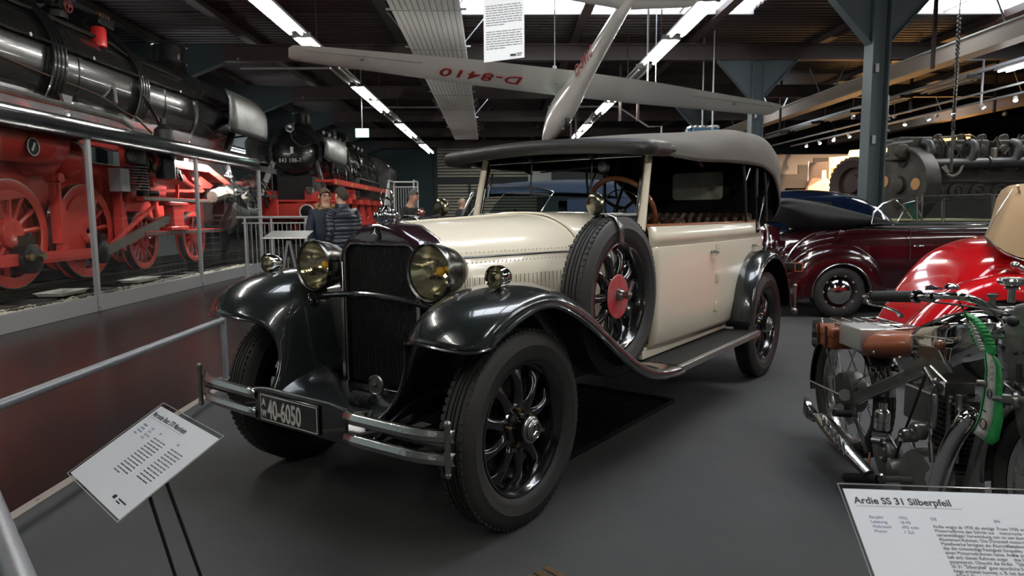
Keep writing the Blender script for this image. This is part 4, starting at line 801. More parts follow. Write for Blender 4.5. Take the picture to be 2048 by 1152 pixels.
def loco2():
    T=thing('steam_locomotive','second black steam locomotive numbered 043 100-7 with red frame, further down the hall','locomotive',(-7.05,25.25,.35),pi)
    loco(T,False)
    rd=[c for c in T.children if c.name.startswith('smokebox_door')][0]
    Mx=mframe((-.06,1.30,2.93),(-1,0,0),(0,0,1)); 
    text('number_lettering','043 100-7',.20,WHITEP,rd,mframe((.50,1.275,2.72),(-1,0,0),(0,0,1)),.01,sx=.75,spacing=1.25)
    make('door_crest',G().span((.0,1.24,3.02),(.09,1.29,3.24)),WHITEP,rd)
    make('top_lamp',G().lathe([(.0,-.1),(.12,-.1),(.14,0),(.15,.08),(.12,.085),(0,.06)],(.08,1.2,3.88),(0,1,0),20),CHROMED,T)
    make('lamp_cable',G().tube(smoothpath([(.08,1.2,3.8),(0,1.3,3.5),(-.3,1.3,3.25),(-.6,1.2,3.35)],5),.015,6),STEEL,T)
    make('red_board_edge',G().span((-1.56,-9.6,1.95),(-1.50,2.0,2.12)).span((-1.5,1.1,2.02),(-.9,2.0,2.1)).span((1.5,-9.6,1.95),(1.56,2,2.12)),LOCOR,T)
    make('yellow_plate',sum_boxes([(-1.57,1.9,2.0),(-1.57,-.6,2.0),(-1.57,-3.4,2.0),(-1.45,-8.9,2.05)],(.02,.16,.1)),mat('yellow_plate',(.5,.3,.02),.5),T)
    # cab and tender
    for s in (-1,1): 
        cs=make('cab_side',G().prism([(s*1.48,-9.9,1.2),(s*1.48,-12.2,1.2),(s*1.48,-12.2,3.2),(s*1.48,-11.9,3.25),(s*1.48,-9.9,3.25)],(s*.03,0,0)),LOCOG,T)
        make('cab_window',G().span((s*1.50,-10.3,2.45),(s*1.52,-10.9,3.0)).span((s*1.50,-11.1,2.45),(s*1.52,-11.7,3.0)),BLACKM,cs)
    make('cab_roof',G().grid([[V((1.5*math.cos(a),f,3.2+.75*math.sin(a))) for a in [pi*k/10 for k in range(11)]] for f in (-9.7,-12.6)]),LOCOB,T,solid=.03)
    make('cab_front',G().prism([(1.5*math.cos(a*pi/10),-9.9,3.2+.72*math.sin(a*pi/10)) for a in range(11)]+[(-1.5,-9.9,1.2),(1.5,-9.9,1.2)],(0,.03,0)),LOCOG,T)
    make('tender',G().span((-1.45,-14.6,1.1),(1.45,-12.8,2.75)).prism([(-1.3,-12.9,2.75),(-1.3,-14.6,2.75),(-1.1,-14.6,3.2),(-1.1,-12.9,3.2)],(2.4,0,0)),LOCOB,T)
    for s in (-1,1):
        g=G()
        r2=random.Random(6)
        for k in range(36):
            y=-9.4+9*r2.random(); a=-.5+1.2*r2.random(); p=V((s*1.0*math.cos(a),y,3.05+1.0*math.sin(a))); g.tube([p,p+V((s*.06,.3*(r2.random()-.5),-.2)),p+V((s*.08,.7*(r2.random()-.5),-.5*r2.random()-.2))],.02+.02*r2.random(),6)
        for k in range(5): g.tube([(s*1.0,-9.3,2.5+.13*k),(s*(1.0),-1.6,2.5+.13*k)],.018,6)
        for k in range(9): g.lathe([(.05,0),(.09,.02),(.09,.14),(.05,.17)],(s*.45,-8.2+.9*k,3.9),(0,0,1),10)
        make('side_pipework',g,mat('pipework_black_steel',(.05,.05,.05),.25,.7),T,kind='stuff')
        g=G(); 
        for f in (-8.4,-6.8,-5.2,-3.6,-1.6): g.bar((s*1.0,f,1.6),(s*1.1,f+.1,.5),.08,.16).span((s*1.0,f-.3,1.35),(s*1.3,f+.25,1.55))
        g.bar((s*1.05,-7.6,.55),(s*1.05,-2.6,.55),.06,.16); g.bar((s*1.15,-4.4,.9),(s*1.15,-1.0,.95),.07,.12); g.span((s*1.0,-2.3,1.5),(s*1.35,-1.8,1.9))
        make('motion_gear',g,LOCOR,T)
    make('front_strut',G().bar((-1.15,1.6,1.45),(-.75,1.1,2.75),.06,.18).bar((1.15,1.6,1.45),(.75,1.1,2.75),.06,.18),GALV,T)
    make('red_step_block',G().span((-1.25,1.9,1.0),(-1.0,2.3,1.6)).span((1.0,1.9,1.0),(1.25,2.3,1.6)),LOCOR,T)
loco2()
# ---------------------------------------------------------------- track, ballast, glass screen
def track():
    bed=struct('trim_40',G().span((-9.9,-4,0),(-5.52,41.9,.10)),mat('dark_oily_ground',(.02,.019,.017),.8,var=.6,vscale=1.5,bump=.4,scale=20))
    sl=mat('black_sleeper',(.02,.017,.014),.7,bump=.4,scale=20)
    T=thing('railway_track','black rails and wooden sleepers below the locomotives','track',(-7.05,0,.1))
    for s in (-1,1): make('rail',G().prism([(s*.7175-.035,-2,.25),(s*.7175-.035,-2,.21),(s*.7175-.009,-2,.19),(s*.7175-.009,-2,.12),(s*.7175-.06,-2,.10),(s*.7175+.06,-2,.10),(s*.7175+.009,-2,.12),(s*.7175+.009,-2,.19),(s*.7175+.035,-2,.21),(s*.7175+.035,-2,.25)],(0,37,0)),DARKS,T)
    for k in range(52): make('sleeper',G().box((0,-1.5+k*.7,.045),(2.38,.24,.10)),sl,T,rz=0)
    r2=random.Random(3); g=G()
    def rock(x,y,z,r):
        vs=[V((r*(.7+.5*r2.random())*a,r*(.7+.5*r2.random())*b,r*(.5+.4*r2.random())*c))+V((x,y,z)) for a,b,c in ((1,0,0),(-1,0,0),(0,1,0),(0,-1,0),(0,0,1),(0,0,-1),(.6,.6,.6),(-.6,-.6,.5))]
        g.add(vs,[(0,6,4),(6,2,4),(2,1,4),(1,7,4),(7,3,4),(3,0,4),(0,2,6),(0,5,2),(2,5,1),(1,5,3),(3,5,0),(1,3,7)])
    for k in range(2600):
        y=5.5+10.2*r2.random(); x=-5.56-.36*(r2.random()**1.5)-(.25 if r2.random()<.15 else 0); rock(x,y,.11+.03*r2.random()+.03*(-5.56-x<.25),.022+.028*r2.random())
    tag(make('ballast_stones',g,mat('pale_ballast_stone',(.34,.31,.24),.9,var=.6,vscale=2,vcol=(.22,.2,.16)),smooth=0),'pale ballast stones heaped along the foot of the glass screen','gravel',kind='stuff')
    for (x,y,w,d,rz,l) in ((-6.0,9.45,.36,.62,.05,'larger white drip tray on the ballast in front of the second driving wheel'),(-5.9,11.3,.3,.7,0,'white drip tray lying on the ballast behind the middle glass pane')):
        t=thing('drip_tray',l,'tray',(x,y,.205),rz); m=mat('white_plastic_tray',(.6,.59,.54),.4)
        rows=[[V((sx*w/2*q,sy*d/2*q,z)) for sx,sy in ((-1,-1),(1,-1),(1,1),(-1,1))] for q,z in ((1.08,.055),(1,.055),(.86,.012),(.0,.01))]
        make('pan',G().grid(rows,False,True),m,t,solid=.006,smooth=0)
        make('dirty_water',G().span((-w*.40,-d*.40,.018),(w*.40,d*.40,.022)),mat('brown_oily_water',(.16,.10,.06),.15),t)
    for k,(y,x,l) in enumerate(((8.4,-5.75,1.0),(9.9,-5.72,1.3),(12.2,-5.75,1.6),(14.2,-5.75,1.2))):
        tag(make('loose_plank',G().box((x,y,.165),(.16,l,.05),rz=.05*(k-1)),sl),['dark plank on the ballast behind the left glass pane','dark plank on the ballast left of the first screen post','dark plank among the ballast behind the middle pane','dark plank among the ballast behind the last pane'][k],'plank','dark planks on the ballast')
track()
def screen():
    T=thing('glass_screen','long glazed screen with grey posts and black top rail in front of the locomotive','glass screen',(-5.4,0,0))
    capm=mat('scuffed_black_cap',(.008,.009,.010),.10,0,bump=.12,scale=5,var=.9,vscale=3,vcol=(.02,.024,.026),spec=.4)
    ys=[-.4,2.82,6.05,9.27,12.5,15.72]
    for a,b in zip(ys,ys[1:]):
        make('base_panel',G().span((-.05,a+.004,0),(.0,b-.004,.206)),GALV,T)
        make('pane',G().span((-.03,a+.04,.206),(-.022,b-.04,2.28)),gls('screen_glass',(.93,.95,.95),0,.045),T,smooth=0)
        make('top_rail',G().prism([(-.012,a+.004,2.28),(.03,a+.004,2.28),(.03,a+.004,2.42),(-.01,a+.004,2.52),(-.34,a+.004,2.56),(-.34,a+.004,2.52),(-.02,a+.004,2.49)],(0,b-a-.008,0)),capm,T,bevel=.004)
        lt=make('inner_tube_light',G().cyl((-.17,a+.3,2.41),(-.17,b-.3,2.41),.016,8),mat('screen_tube_light',(1,1,1),.5,emit=900,ecol=(1,.97,.93)),T)
        make('light_channel',G().span((-.22,a+.2,2.44),(-.12,b-.2,2.47)),GALV,T)
    for y in ys[1:]:
        p=make('post',G().span((-.04,y-.035,0),(.012,y+.035,2.28)),GALV,T,bevel=.003)
        make('post_foot',G().span((.012,y-.03,.02),(.03,y+.03,.07)),GALV,p)
    make('end_pane',G().span((-.9,15.69,.206),(-.06,15.70,2.28)),gls('screen_glass'),T,smooth=0)
    g=G()
    for y in [k*.8-.2 for k in range(20)]: g.lathe([(.0,.006),(.01,.004),(.012,0)],(0,y,.19),(1,0,0),6)
    make('base_screws',g,STEEL,T,kind='stuff')
screen()
# ---------------------------------------------------------------- low tube rail beside the aisle, near tube
def rails():
    T=thing('tube_rail','low grey steel tube rail beside the red floor at the left','handrail',(-2.13,5.25,0))
    make('post',G().cyl((0,0,.0),(0,0,.60),.023,14).ball((0,0,.60),.024,8),STEELG,T)
    make('rail',G().cyl((0,-4.6,.474),(0,-.02,.474),.023,14),STEELG,T)
    make('flange',G().lathe([(.07,0),(.07,.01),(.03,.012)],(0,0,.006),(0,0,1),20),STEELG,T)
    make('far_post',G().cyl((0,-4.6,0),(0,-4.6,.474),.023,14),STEELG,T)
    make('bracket',G().tube([(-.03,.02,.56),(-.06,.04,.57),(-.09,.03,.56)],.007,6),STEEL,T)
    T=thing('near_tube_rail','thick grey steel tube crossing the bottom left corner of the picture','handrail',(-.95,1.25,0))
    a=V((-1.005,1.34,.63)); b=V((-.52,.80,.60))
    make('rail',G().cyl(a-V((-.95,1.25,0))-(b-a)*.6,b-V((-.95,1.25,0))+(b-a)*.2,.0235,18),STEELG,T)
    e=a-V((-.95,1.25,0))-(b-a)*.6; make('post',G().cyl((e.x,e.y,0),(e.x,e.y,e.z),.023,14),STEELG,T)
    e=b-V((-.95,1.25,0))+(b-a)*.2; make('post',G().cyl((e.x,e.y,0),(e.x,e.y,e.z),.023,14),STEELG,T)
rails()
# ---------------------------------------------------------------- information boards
def board(label,o,u,v,W,H,title,kind,base,feet):
    u=V(u).normalized(); v=V(v); v=(v-u*v.dot(u)).normalized(); n=u.cross(v); o=V(o)
    T=thing('information_board',label,'sign',(base[0],base[1],0)); off=V((base[0],base[1],0))
    Q=lambda a,b,c=0: o+u*a*W-v*b*H+n*c-off        # a,b in 0..1 from the top left
    sheet=make('sheet',G().prism([Q(.01,.01),Q(.99,.01),Q(.99,.99),Q(.01,.99)],n*.0008),WHITEB,T,smooth=0)
    make('acrylic_plate',G().prism([Q(-.008,-.03,.0012),Q(1.008,-.03,.0012),Q(1.008,1.01,.0012),Q(-.008,1.01,.0012)],n*.003),ACRYL,T,smooth=0)
    make('acrylic_edge',G().tube([Q(-.008,-.03,.002),Q(1.008,-.03,.002),Q(1.008,1.01,.002),Q(-.008,1.01,.002)],.0016,6,True),mat('bright_acrylic_edge',(.5,.52,.5),.1,.0,spec=1),T)
    make('back_plate',G().prism([Q(.2,.15,-.006),Q(.8,.15,-.006),Q(.8,.85,-.006),Q(.2,.85,-.006)],n*.005),BLACKM,T)
    F=lambda a,b:mframe(Q(a,b,.001),u,v)
    text('title_lettering',title,.0235,INK,sheet,F(.044,.135),.0002,bold=.0005,sx=kind['tw'])
    make('title_rule',G().prism([Q(.048,.155,.0009),Q(kind['tr'],.155,.0009),Q(kind['tr'],.158,.0009),Q(.048,.158,.0009)],n*.0003),mat('grey_rule',(.3,.3,.32),.6),sheet,smooth=0)
    for i,(a,b) in enumerate(kind['spec']):
        text('table_lettering',a,.0098,INKB,sheet,F(.118-.03,.258+.038*i),.0002); text('table_lettering',b,.0098,INKB,sheet,F(.226,.258+.038*i),.0002)
    text('column_heading','DE',.0098,INKB,sheet,F(.383,.258),.0002); text('column_heading','EN',.0098,INKB,sheet,F(.683,.258),.0002)
    for a,lines,sx in kind['cols']:
        for i,l in enumerate(lines):
            if isinstance(l,str): text('body_lettering',l,.0103,INK,sheet,F(a,.318+.0335*i),.0002,sx=.92)
            else:
                g=G(); x=a
                for wd in l:
                    y=.312+.0345*i; g.prism([Q(x,y-.008,.0009),Q(x+wd,y-.008,.0009),Q(x+wd,y+.004,.0009),Q(x,y+.004,.0009)],n*.0003); x+=wd+.008
                make('blurred_text_line',g,mat('grey_body_print',(.20,.21,.23),.6),sheet,smooth=0)
    g=G(); [g.tube([Q(.70+.013*i,.905,.001),Q(.70+.013*i,.875+.01*(i%2),.001),Q(.708+.013*i,.87,.001),Q(.709+.013*i,.905,.001)],.0012,5) for i in range(3)]
    make('logo_mark',g,INK,sheet,kind='stuff')
    g=G(); [g.prism([Q(.775,y,.0009),Q(.775+w_,y,.0009),Q(.775+w_,y+.012,.0009),Q(.775,y+.012,.0009)],n*.0003) for y,w_ in ((.875,.125),(.9,.06))]
    make('logo_wordmark',g,INK,sheet,kind='stuff')
    for p,q in feet: make('stand_rod',G().cyl(V(p)-off,V(q)-off,.005,10),BLACKM,T)
    make('stand_foot',G().box((sum(q[0] for p,q in feet)/2-off.x,sum(q[1] for p,q in feet)/2-off.y,.006),(.22,.22,.012)),BLACKM,T,bevel=.004)
r5=random.Random(5)
def blk(n,w,last): return [[(w-.02)*f for f in ((.22,.3,.18,.2) if (k%3==0) else (.3,.14,.36,.12) if k%3==1 else (.16,.26,.24,.24))] if k<n-1 else [last*w*.5,last*w*.4] for k in range(n)]
board('small white tilted information board on two rods before the cream car front',(-1.06,2.11,.68),(.715,-.698,-.029),(.618,.613,.491),.42,.297,'Mercedes Benz 370 Mannheim',
  dict(tw=.83,tr=.60,spec=[('Baujahr','1929'),('Leistung','75 PS'),('Hubraum','3.663 ccm'),('Motor','6 Zyl.')],cols=[(.378,blk(13,.215,.5),1),(.678,blk(11,.205,.9),1)]),
  (-1.0,2.2),[(at(300,995,Z=.49),at(374,1225,Z=.008)),(at(332,962,Z=.53),at(428,1225,Z=.008))])
SIGN_O,SIGN_U,SIGN_V,SIGN_B=(.745,1.446,.663),(.995,-.102,-.008),(.092,.852,.515),(.96,1.33)
board('white information board in the right foreground below the motorcycle',SIGN_O,SIGN_U,SIGN_V,.42,.297,'Ardie SS 31 Silberpfeil',
  dict(tw=.95,tr=.56,spec=[('Baujahr','1932'),('Leistung','18 PS'),('Hubraum','493 ccm'),('Motor','1 Zyl.')],cols=[(.378,['Ardie wagte ab 1930 als einzige','Motorradfirma den Schritt zur','serienmäßigen Verwendung von','Aluminium-Rahmen. Die Dürener','Metallwerke fertigten ein Aluminium,','das die notwendige Festigkeit für','einen Motorradrahmen hatte. Ardie','ließ sich diesen Rahmen sogar','patentieren. Obwohl die Ardie','SS 31 "Silberpfeil" gute sportliche Er-','folge erzielen konnte, z. B. bei der','ADAC Deutschlandfahrt 1931, konnte','man die hochwertigen Maschinen'],1),(.678,['From 1930 on Ardie','motorcycle was','to use aluminium','of motorcycle','Metallwerke','quality of','this process','this frame','"Silberpfeil"'],1)]),
  (SIGN_B[0],SIGN_B[1]),[((SIGN_B[0]-.03,SIGN_B[1],.5),(SIGN_B[0]-.03,SIGN_B[1]+.02,.006)),((SIGN_B[0]+.03,SIGN_B[1],.5),(SIGN_B[0]+.03,SIGN_B[1]+.02,.006))])

# ================================================================ people
def skinm(name,verts,edges,m,parent,sub=2):
    me=bpy.data.meshes.new(name); me.from_pydata([v[:3] for v in verts],edges,[]); o=bpy.data.objects.new(name,me); C.objects.link(o); o.parent=parent
    sk=o.modifiers.new('skin','SKIN'); d=me.skin_vertices[0].data
    for i,v in enumerate(verts):
        r=v[3]; r=(r,r) if not isinstance(r,tuple) else r; d[i].radius=r; d[i].use_root=(i==0)
    sk.use_smooth_shade=True; s=o.modifiers.new('s','SUBSURF'); s.levels=s.render_levels=sub; me.materials.append(m); return o
SKIN=mat('light_skin',(.50,.27,.18),.5); 
def chain(vs,es,pts,start=None):
    prev=start
    for p in pts:
        vs.append(p); i=len(vs)-1
        if prev is not None: es.append((prev,i))
        prev=i
    return prev
def person(label,loc,rz,H,hair,jacket,trouser,head_turn=0,lean=0,hairstyle='short',arms=None,style='coat',group=None,head_drop=0):
    T=thing('person',label,'person',loc,rz); k=H/1.72
    P=lambda x,y,z,r:(x*k,y*k+lean*max(0,z-1.0),z*k,(r[0]*k,r[1]*k) if isinstance(r,tuple) else r*k)
    arms=arms or {1:((.215,.02,1.15),(.20,-.08,.92)),-1:((-.215,.02,1.15),(-.20,-.08,.92))}
    vs=[];es=[]
    root=chain(vs,es,[P(0,0,.95,(.11,.085))]); ch=chain(vs,es,[P(0,0,1.12,(.11,.08)),P(0,0,1.28,(.12,.085)),P(0,0,1.40,(.065,.06)),P(0,-.005,1.49,.055)],root)
    nb=ch; hd=head_drop
    hd_=chain(vs,es,[P(0,-.012-hd*.5,1.545-hd*.2,.066),P(0,-.01-hd,1.61-hd*.4,(.076,.094)),P(0,.0-hd,1.665-hd*.5,(.07,.085))],nb)
    chain(vs,es,[P(0,-.105-hd,1.598-hd*.4,.013)],hd_-1)
    for s in (1,-1):
        e,wv=arms[s]; sh=chain(vs,es,[P(s*.15,0,1.36,.035),P(*e,.034),P(*wv,.028)],3-0)
        d=V(wv)-V(e); d.normalize(); pl=V(wv)+d*.07; c=chain(vs,es,[P(*pl,(.032,.022))],sh); a,u,_=frame(d)
        for q in range(4):
            o=(q-1.5)*.019; L=(.055,.065,.062,.05)[q]; b0=pl+V((0,1,0))*o*1.0+d*.03; chain(vs,es,[P(*b0,.0085),P(*(b0+d*L*.5+V((-s*.008,0,0))),.008),P(*(b0+d*L+V((-s*.02,0,0))),.007)],c)
        chain(vs,es,[P(*(V(wv)+d*.035+V((0,-.035,0))),.011),P(*(V(wv)+d*.075+V((-s*.005,-.05,0))),.009)],sh)
        chain(vs,es,[P(s*.09,0,.88,.07),P(s*.10,-.01,.50,.055),P(s*.10,.02,.09,.038),P(s*.11,-.10,.045,.035)],root)
    body=skinm('body',vs,es,SKIN,T)
    body.name='body'
    # clothes
    vs=[];es=[]; r=chain(vs,es,[P(0,0,.96,(.15,.115))])
    for s in (1,-1): chain(vs,es,[P(s*.09,0,.86,.098),P(s*.10,-.01,.50,.072),P(s*.10,.02,.10,.06)],r)
    skinm('trousers',vs,es,trouser,T)
    for s in (1,-1): 
        sh=G(); rows=[[V((s*.10*k+w_*.045*k*math.cos(a),.03*k-y*k,max(.0,h_*k*math.sin(a)))) for a in [pi*i/8 for i in range(9)]] for y,w_,h_ in ((-.06,.6,.07),(0,1,.10),(.08,1,.085),(.16,1.05,.06),(.21,.6,.035))]
        make('shoe',sh.grid(rows),BLACKM,T,solid=.005)
    if style=='puffer':
        rows=[]; n=44
        for i in range(n+1):
            t=i/n; z=.84+.63*t; ring=[]; bul=1+.12*abs(math.sin(pi*t*12))**.6
            wx=(.185 if t<.8 else .185-.13*((t-.8)/.2)**1.3)*(1+.06*math.sin(t*3)); wy=(.145 if t<.8 else .145-.06*((t-.8)/.2))
            for j in range(28):
                a=2*pi*j/28; ring.append(V((wx*bul*math.cos(a)*k,wy*bul*math.sin(a)*k+lean*max(0,z-1),z*k)))
            rows.append(ring)
        jk=make('jacket',G().grid(rows,False,True),jacket,T)
        for s in (1,-1):
            e,wv=arms[s]; p=smoothpath([V((s*.15,0,1.41)),V((s*.205,0,1.32)),V(e),V(wv)],14); N=len(p)
            make('sleeve',G().tube([q*k for q in p],[(.078-.024*i/N)*(1+.14*abs(math.sin(i*pi/4))**.6)*k for i in range(N)],14),jacket,jk)
        make('collar',G().lathe([(.085*k,0),(.09*k,.03*k),(.082*k,.065*k),(.07*k,.06*k)],(0,0,1.44*k),(0,0,1),20),jacket,jk)
    else:
        vs=[];es=[]; bot={'coat':.80,'parka':.78}[style]
        r=chain(vs,es,[P(0,0,bot+.08,(.185,.15)),P(0,0,1.05,(.17,.135)),P(0,0,1.28,(.185,.135)),P(0,0,1.40,(.125,.105)),P(0,0,1.46,(.085,.08))])
        for s in (1,-1):
            e,wv=arms[s]; w2=V(e)+(V(wv)-V(e))*.93; chain(vs,es,[P(s*.165,0,1.385,.085),P(*e,.068),P(*w2,.055)],2)
        jk=skinm('jacket',vs,es,jacket,T)
        make('hem',G().lathe([(.178*k,0),(.185*k,.02),(.17*k,.05)],(0,0,(bot-.02)*k),(0,0,1),28).map(lambda p:V((p.x,p.y*.82,p.z))),jacket,jk)
        if style=='parka':
            fu=G(); r6=random.Random(2)
            for q in range(90):
                a=2*pi*r6.random(); rr=.10+.035*r6.random(); fu.ball((rr*math.cos(a)*k,(.0+rr*.85*math.sin(a)-.01)*k,(1.45+.05*r6.random()+.025*math.sin(a))*k),.022*k,4,(1,1,.8))
            make('fur_collar',fu,mat('tan_fur',(.26,.16,.08),.95,bump=.8,scale=60),jk)
            make('arm_patch',G().box((-.235*k,0,1.2*k),(.01,.03,.05)),jacket,jk)
    # head details
    hz=1.61-hd*.4; hy=-.01-hd; hc=V((0,hy,hz))
    hairm=mat(hair[0],hair[1],.7,bump=.6,scale=90)
    rows=[]
    for i in range(9):
        ring=[]
        for j in range(24):
            a=2*pi*j/24; cut=1.0
            front=max(0,-math.sin(a)); back=max(0,math.sin(a)); ph=pi*(.50-.17*front**1.5+.22*back)*i/8; z=math.cos(ph); rr=math.sin(ph)*(1+.012*math.sin(9*a+i))
            ring.append(V((.081*rr*math.cos(a),.100*rr*math.sin(a)+.010,.108*z+.012-.012*back))+hc)
        rows.append([p*k+V((0,lean*.6,0)) for p in ring])
    make('hair',G().grid(rows,False,True),hairm,T)
    L=lambda p:V((p[0]*k,p[1]*k+lean*.6,p[2]*k))
    if hairstyle=='bun': make('hair_bun',G().ball(L(hc+V((0,.12,.02))),.045*k,8),hairm,T)
    for s in (1,-1):
        make('eye',G().ball(L(hc+V((s*.031,-.085,.008))),.011*k,6),mat('eye_dark',(.03,.02,.015),.2),body)
        make('ear',G().ball(L(hc+V((s*.080,.01,-.005))),.026*k,6,(.45,.7,1.1)),SKIN,body)
        make('eyebrow',G().bar(L(hc+V((s*.016,-.093,.028))),L(hc+V((s*.048,-.084,.03))),.006,.006),hairm,body)
    make('mouth',G().bar(L(hc+V((-.022,-.088,-.048))),L(hc+V((.022,-.088,-.048))),.008,.008),mat('lips',(.36,.12,.10),.5),body,bevel=.002)
    if hairstyle=='bun':
        g=G(); [g.tube([L(hc+V((s*.032+.024*math.cos(a*pi/8),-.098,.008+.018*math.sin(a*pi/8)))) for a in range(16)],.0022,5,True) for s in (1,-1)]; g.tube([L(hc+V((-.008,-.098,.01))),L(hc+V((.008,-.098,.01)))],.002,5)
        for s in (1,-1): g.tube([L(hc+V((s*.056,-.095,.01))),L(hc+V((s*.078,.0,.012)))],.002,5)
        make('glasses',g,BLACKM,T)
    return T
NAVYJ=mat('navy_parka',(.012,.02,.035),.75,bump=.3,scale=25); PUF=mat('blue_black_puffer',(.016,.019,.028),.38,bump=.3,scale=18); JEAN=mat('blue_denim',(.03,.06,.12),.85); BLKT=mat('black_trousers',(.012,.012,.014),.8)
person('woman with glasses in navy fur-collared parka facing the man beside the red locomotive frame',(-2.20,8.75,0),.55,1.60,('brown_hair',(.09,.05,.03)),NAVYJ,BLKT,hairstyle='bun',style='parka')
person('man in dark blue quilted puffer jacket and jeans, back turned, talking to woman',(-1.90,8.35,0),-2.25,1.60,('dark_brown_hair',(.03,.02,.015)),PUF,JEAN,style='puffer')
person('grey-haired man in black coat bending forward in front of the white stairs',(-1.47,10.9,0),1.15,1.66,('grey_hair',(.11,.10,.09)),mat('black_coat',(.012,.012,.012),.8),BLKT,lean=-.16,style='coat',head_drop=.03)
person('distant person with fair hair and dark hooded jacket near the roller shutter',(-.96,17.2,0),1.3,1.66,('fair_hair',(.42,.32,.2)),mat('dark_jacket',(.02,.02,.025),.8),BLKT,style='coat',head_drop=.02)
# ================================================================ barrier, lectern, stairs, exit sign
def barrier():
    m=mat('white_grey_railing',(.42,.43,.43),.45,.2)
    T=thing('railing_barrier','pale grey railing with thin upright bars between glass screen and people','railing',(-4.9,13.2,0))
    make('top_rail',G().cyl((-.1,0,1.23),(1.28,0,1.23),.024,10),m,T); make('rail',G().cyl((.0,0,1.12),(1.26,0,1.12),.016,8).cyl((.0,0,.12),(1.26,0,.12),.016,8),m,T)
    for x in (.05,.55,1.2): make('post',G().cyl((x,0,0),(x,0,1.23),.022,10),m,T)
    for k in range(15): make('bar',G().cyl((.09+.083*k,0,.12),(.09+.083*k,0,1.12),.007,6),m,T)
barrier()
def lectern():
    T=thing('easel_stand','black splayed-leg stand carrying a small tilted panel before the railing','stand',(-2.5,8.2,0)); m=mat('black_green_stand',(.015,.02,.02),.4)
    make('panel',G().prism([(-.25,-.16,1.0),(.25,-.16,1.0),(.25,.16,1.07),(-.25,.16,1.07)],(0,0,.012)),mat('grey_panel',(.30,.31,.31),.3,.3),T)
    make('panel_rod',G().cyl((-.27,-.17,1.0),(.27,-.17,1.0),.008,6),STEEL,T)
    for a,b in (((0,0,1.02),(-.16,-.1,0)),((0,0,1.02),(.22,-.1,0)),((0,0,1.02),(.05,.2,0))): make('leg',G().bar(a,b,.05,.03),m,T)
    make('brace',G().bar((-.09,-.06,.45),(.12,-.06,.45),.02,.02),m,T)
lectern()
def stairs():
    m=mat('white_painted_stairs',(.5,.51,.5),.5)
    T=thing('access_stairs','white steel stairs with railings beside the second locomotive','stairs',(-2.86,20.2,0))
    make('landing',G().span((-.36,0,1.25),(.36,1.0,1.3)),m,T)
    for s in (-1,1):
        make('stringer',G().bar((s*.36,-1.35,.05),(s*.36,0,1.28),.02,.22,(0,0,1)),m,T)
        make('side_panel',G().prism([(s*.37,-1.35,.15),(s*.37,-1.35,1.0),(s*.37,0,2.2),(s*.37,0,1.3)],(s*.015,0,0)),m,T)
        make('post',G().cyl((s*.36,.98,0),(s*.36,.98,2.25),.022,8).cyl((s*.36,0,0),(s*.36,0,2.25),.022,8),m,T)
        make('top_rail',G().cyl((s*.36,0,2.25),(s*.36,.98,2.25),.022,8),m,T)
    make('top_rail',G().cyl((-.36,.98,2.25),(.36,.98,2.25),.022,8).cyl((-.36,.98,2.1),(.36,.98,2.1),.016,8),m,T)
    for k in range(9): make('bar',G().cyl((-.3+.075*k,.98,1.3),(-.3+.075*k,.98,2.1),.008,6),m,T)
    for k in range(7): make('step',G().span((-.35,-1.25+.18*k,.16+.16*k),(.35,-1.03+.18*k,.19+.16*k)),m,T)
stairs()
def exitsign():
    T=thing('exit_sign','glowing pale green emergency exit sign hanging on a rod','exit sign',(-3.9,20,3.45))
    gm=mat('lit_green_sign',(.3,.9,.55),.4,emit=1.3,ecol=(.62,1,.78))
    make('box',G().span((-.19,-.04,0),(.19,.04,.26)),GALV,T,bevel=.01)
    f=make('lit_face',G().span((-.185,-.046,.01),(.185,-.041,.25)),gm,T)
    make('running_figure',G().ball((-.04,-.05,.2),.02,6).bar((-.04,-.05,.18),(-.06,-.05,.11),.03,.006).bar((-.06,-.05,.11),(-.02,-.05,.05),.015,.006).bar((-.06,-.05,.11),(-.12,-.05,.06),.015,.006).span((.04,-.05,.04),(.1,-.048,.2)),mat('white_pictogram',(.9,1,.95),.4,emit=1.6),f)
    make('rod',G().cyl((0,0,.26),(0,0,ZR-3.45),.012,8),GALV,T)
exitsign()
def lampthing():
    T=thing('chrome_head_lamp','small chrome vehicle lamp with a red-tinted lens behind the cream bonnet','lamp',(-.91,8.1,0))
    make('shell',G().lathe([(.057,0),(.062,.01),(.058,.04),(.04,.08),(0,.1)],(0,0,1.28),(-.7,1,0),24),CHROME,T); make('glass',G().lathe([(.054,.005),(.03,-.01),(0,-.015)],(0,0,1.28),(-.7,1,0),24),mat('red_tinted_lens',(.35,.16,.14),.08,.8),T)
    make('post',G().cyl((0,.05,0),(0,.05,1.24),.02,8),BLACKP,T); make('foot',G().cyl((0,.05,0),(0,.05,.03),.14,16),BLACKP,T)
lampthing()
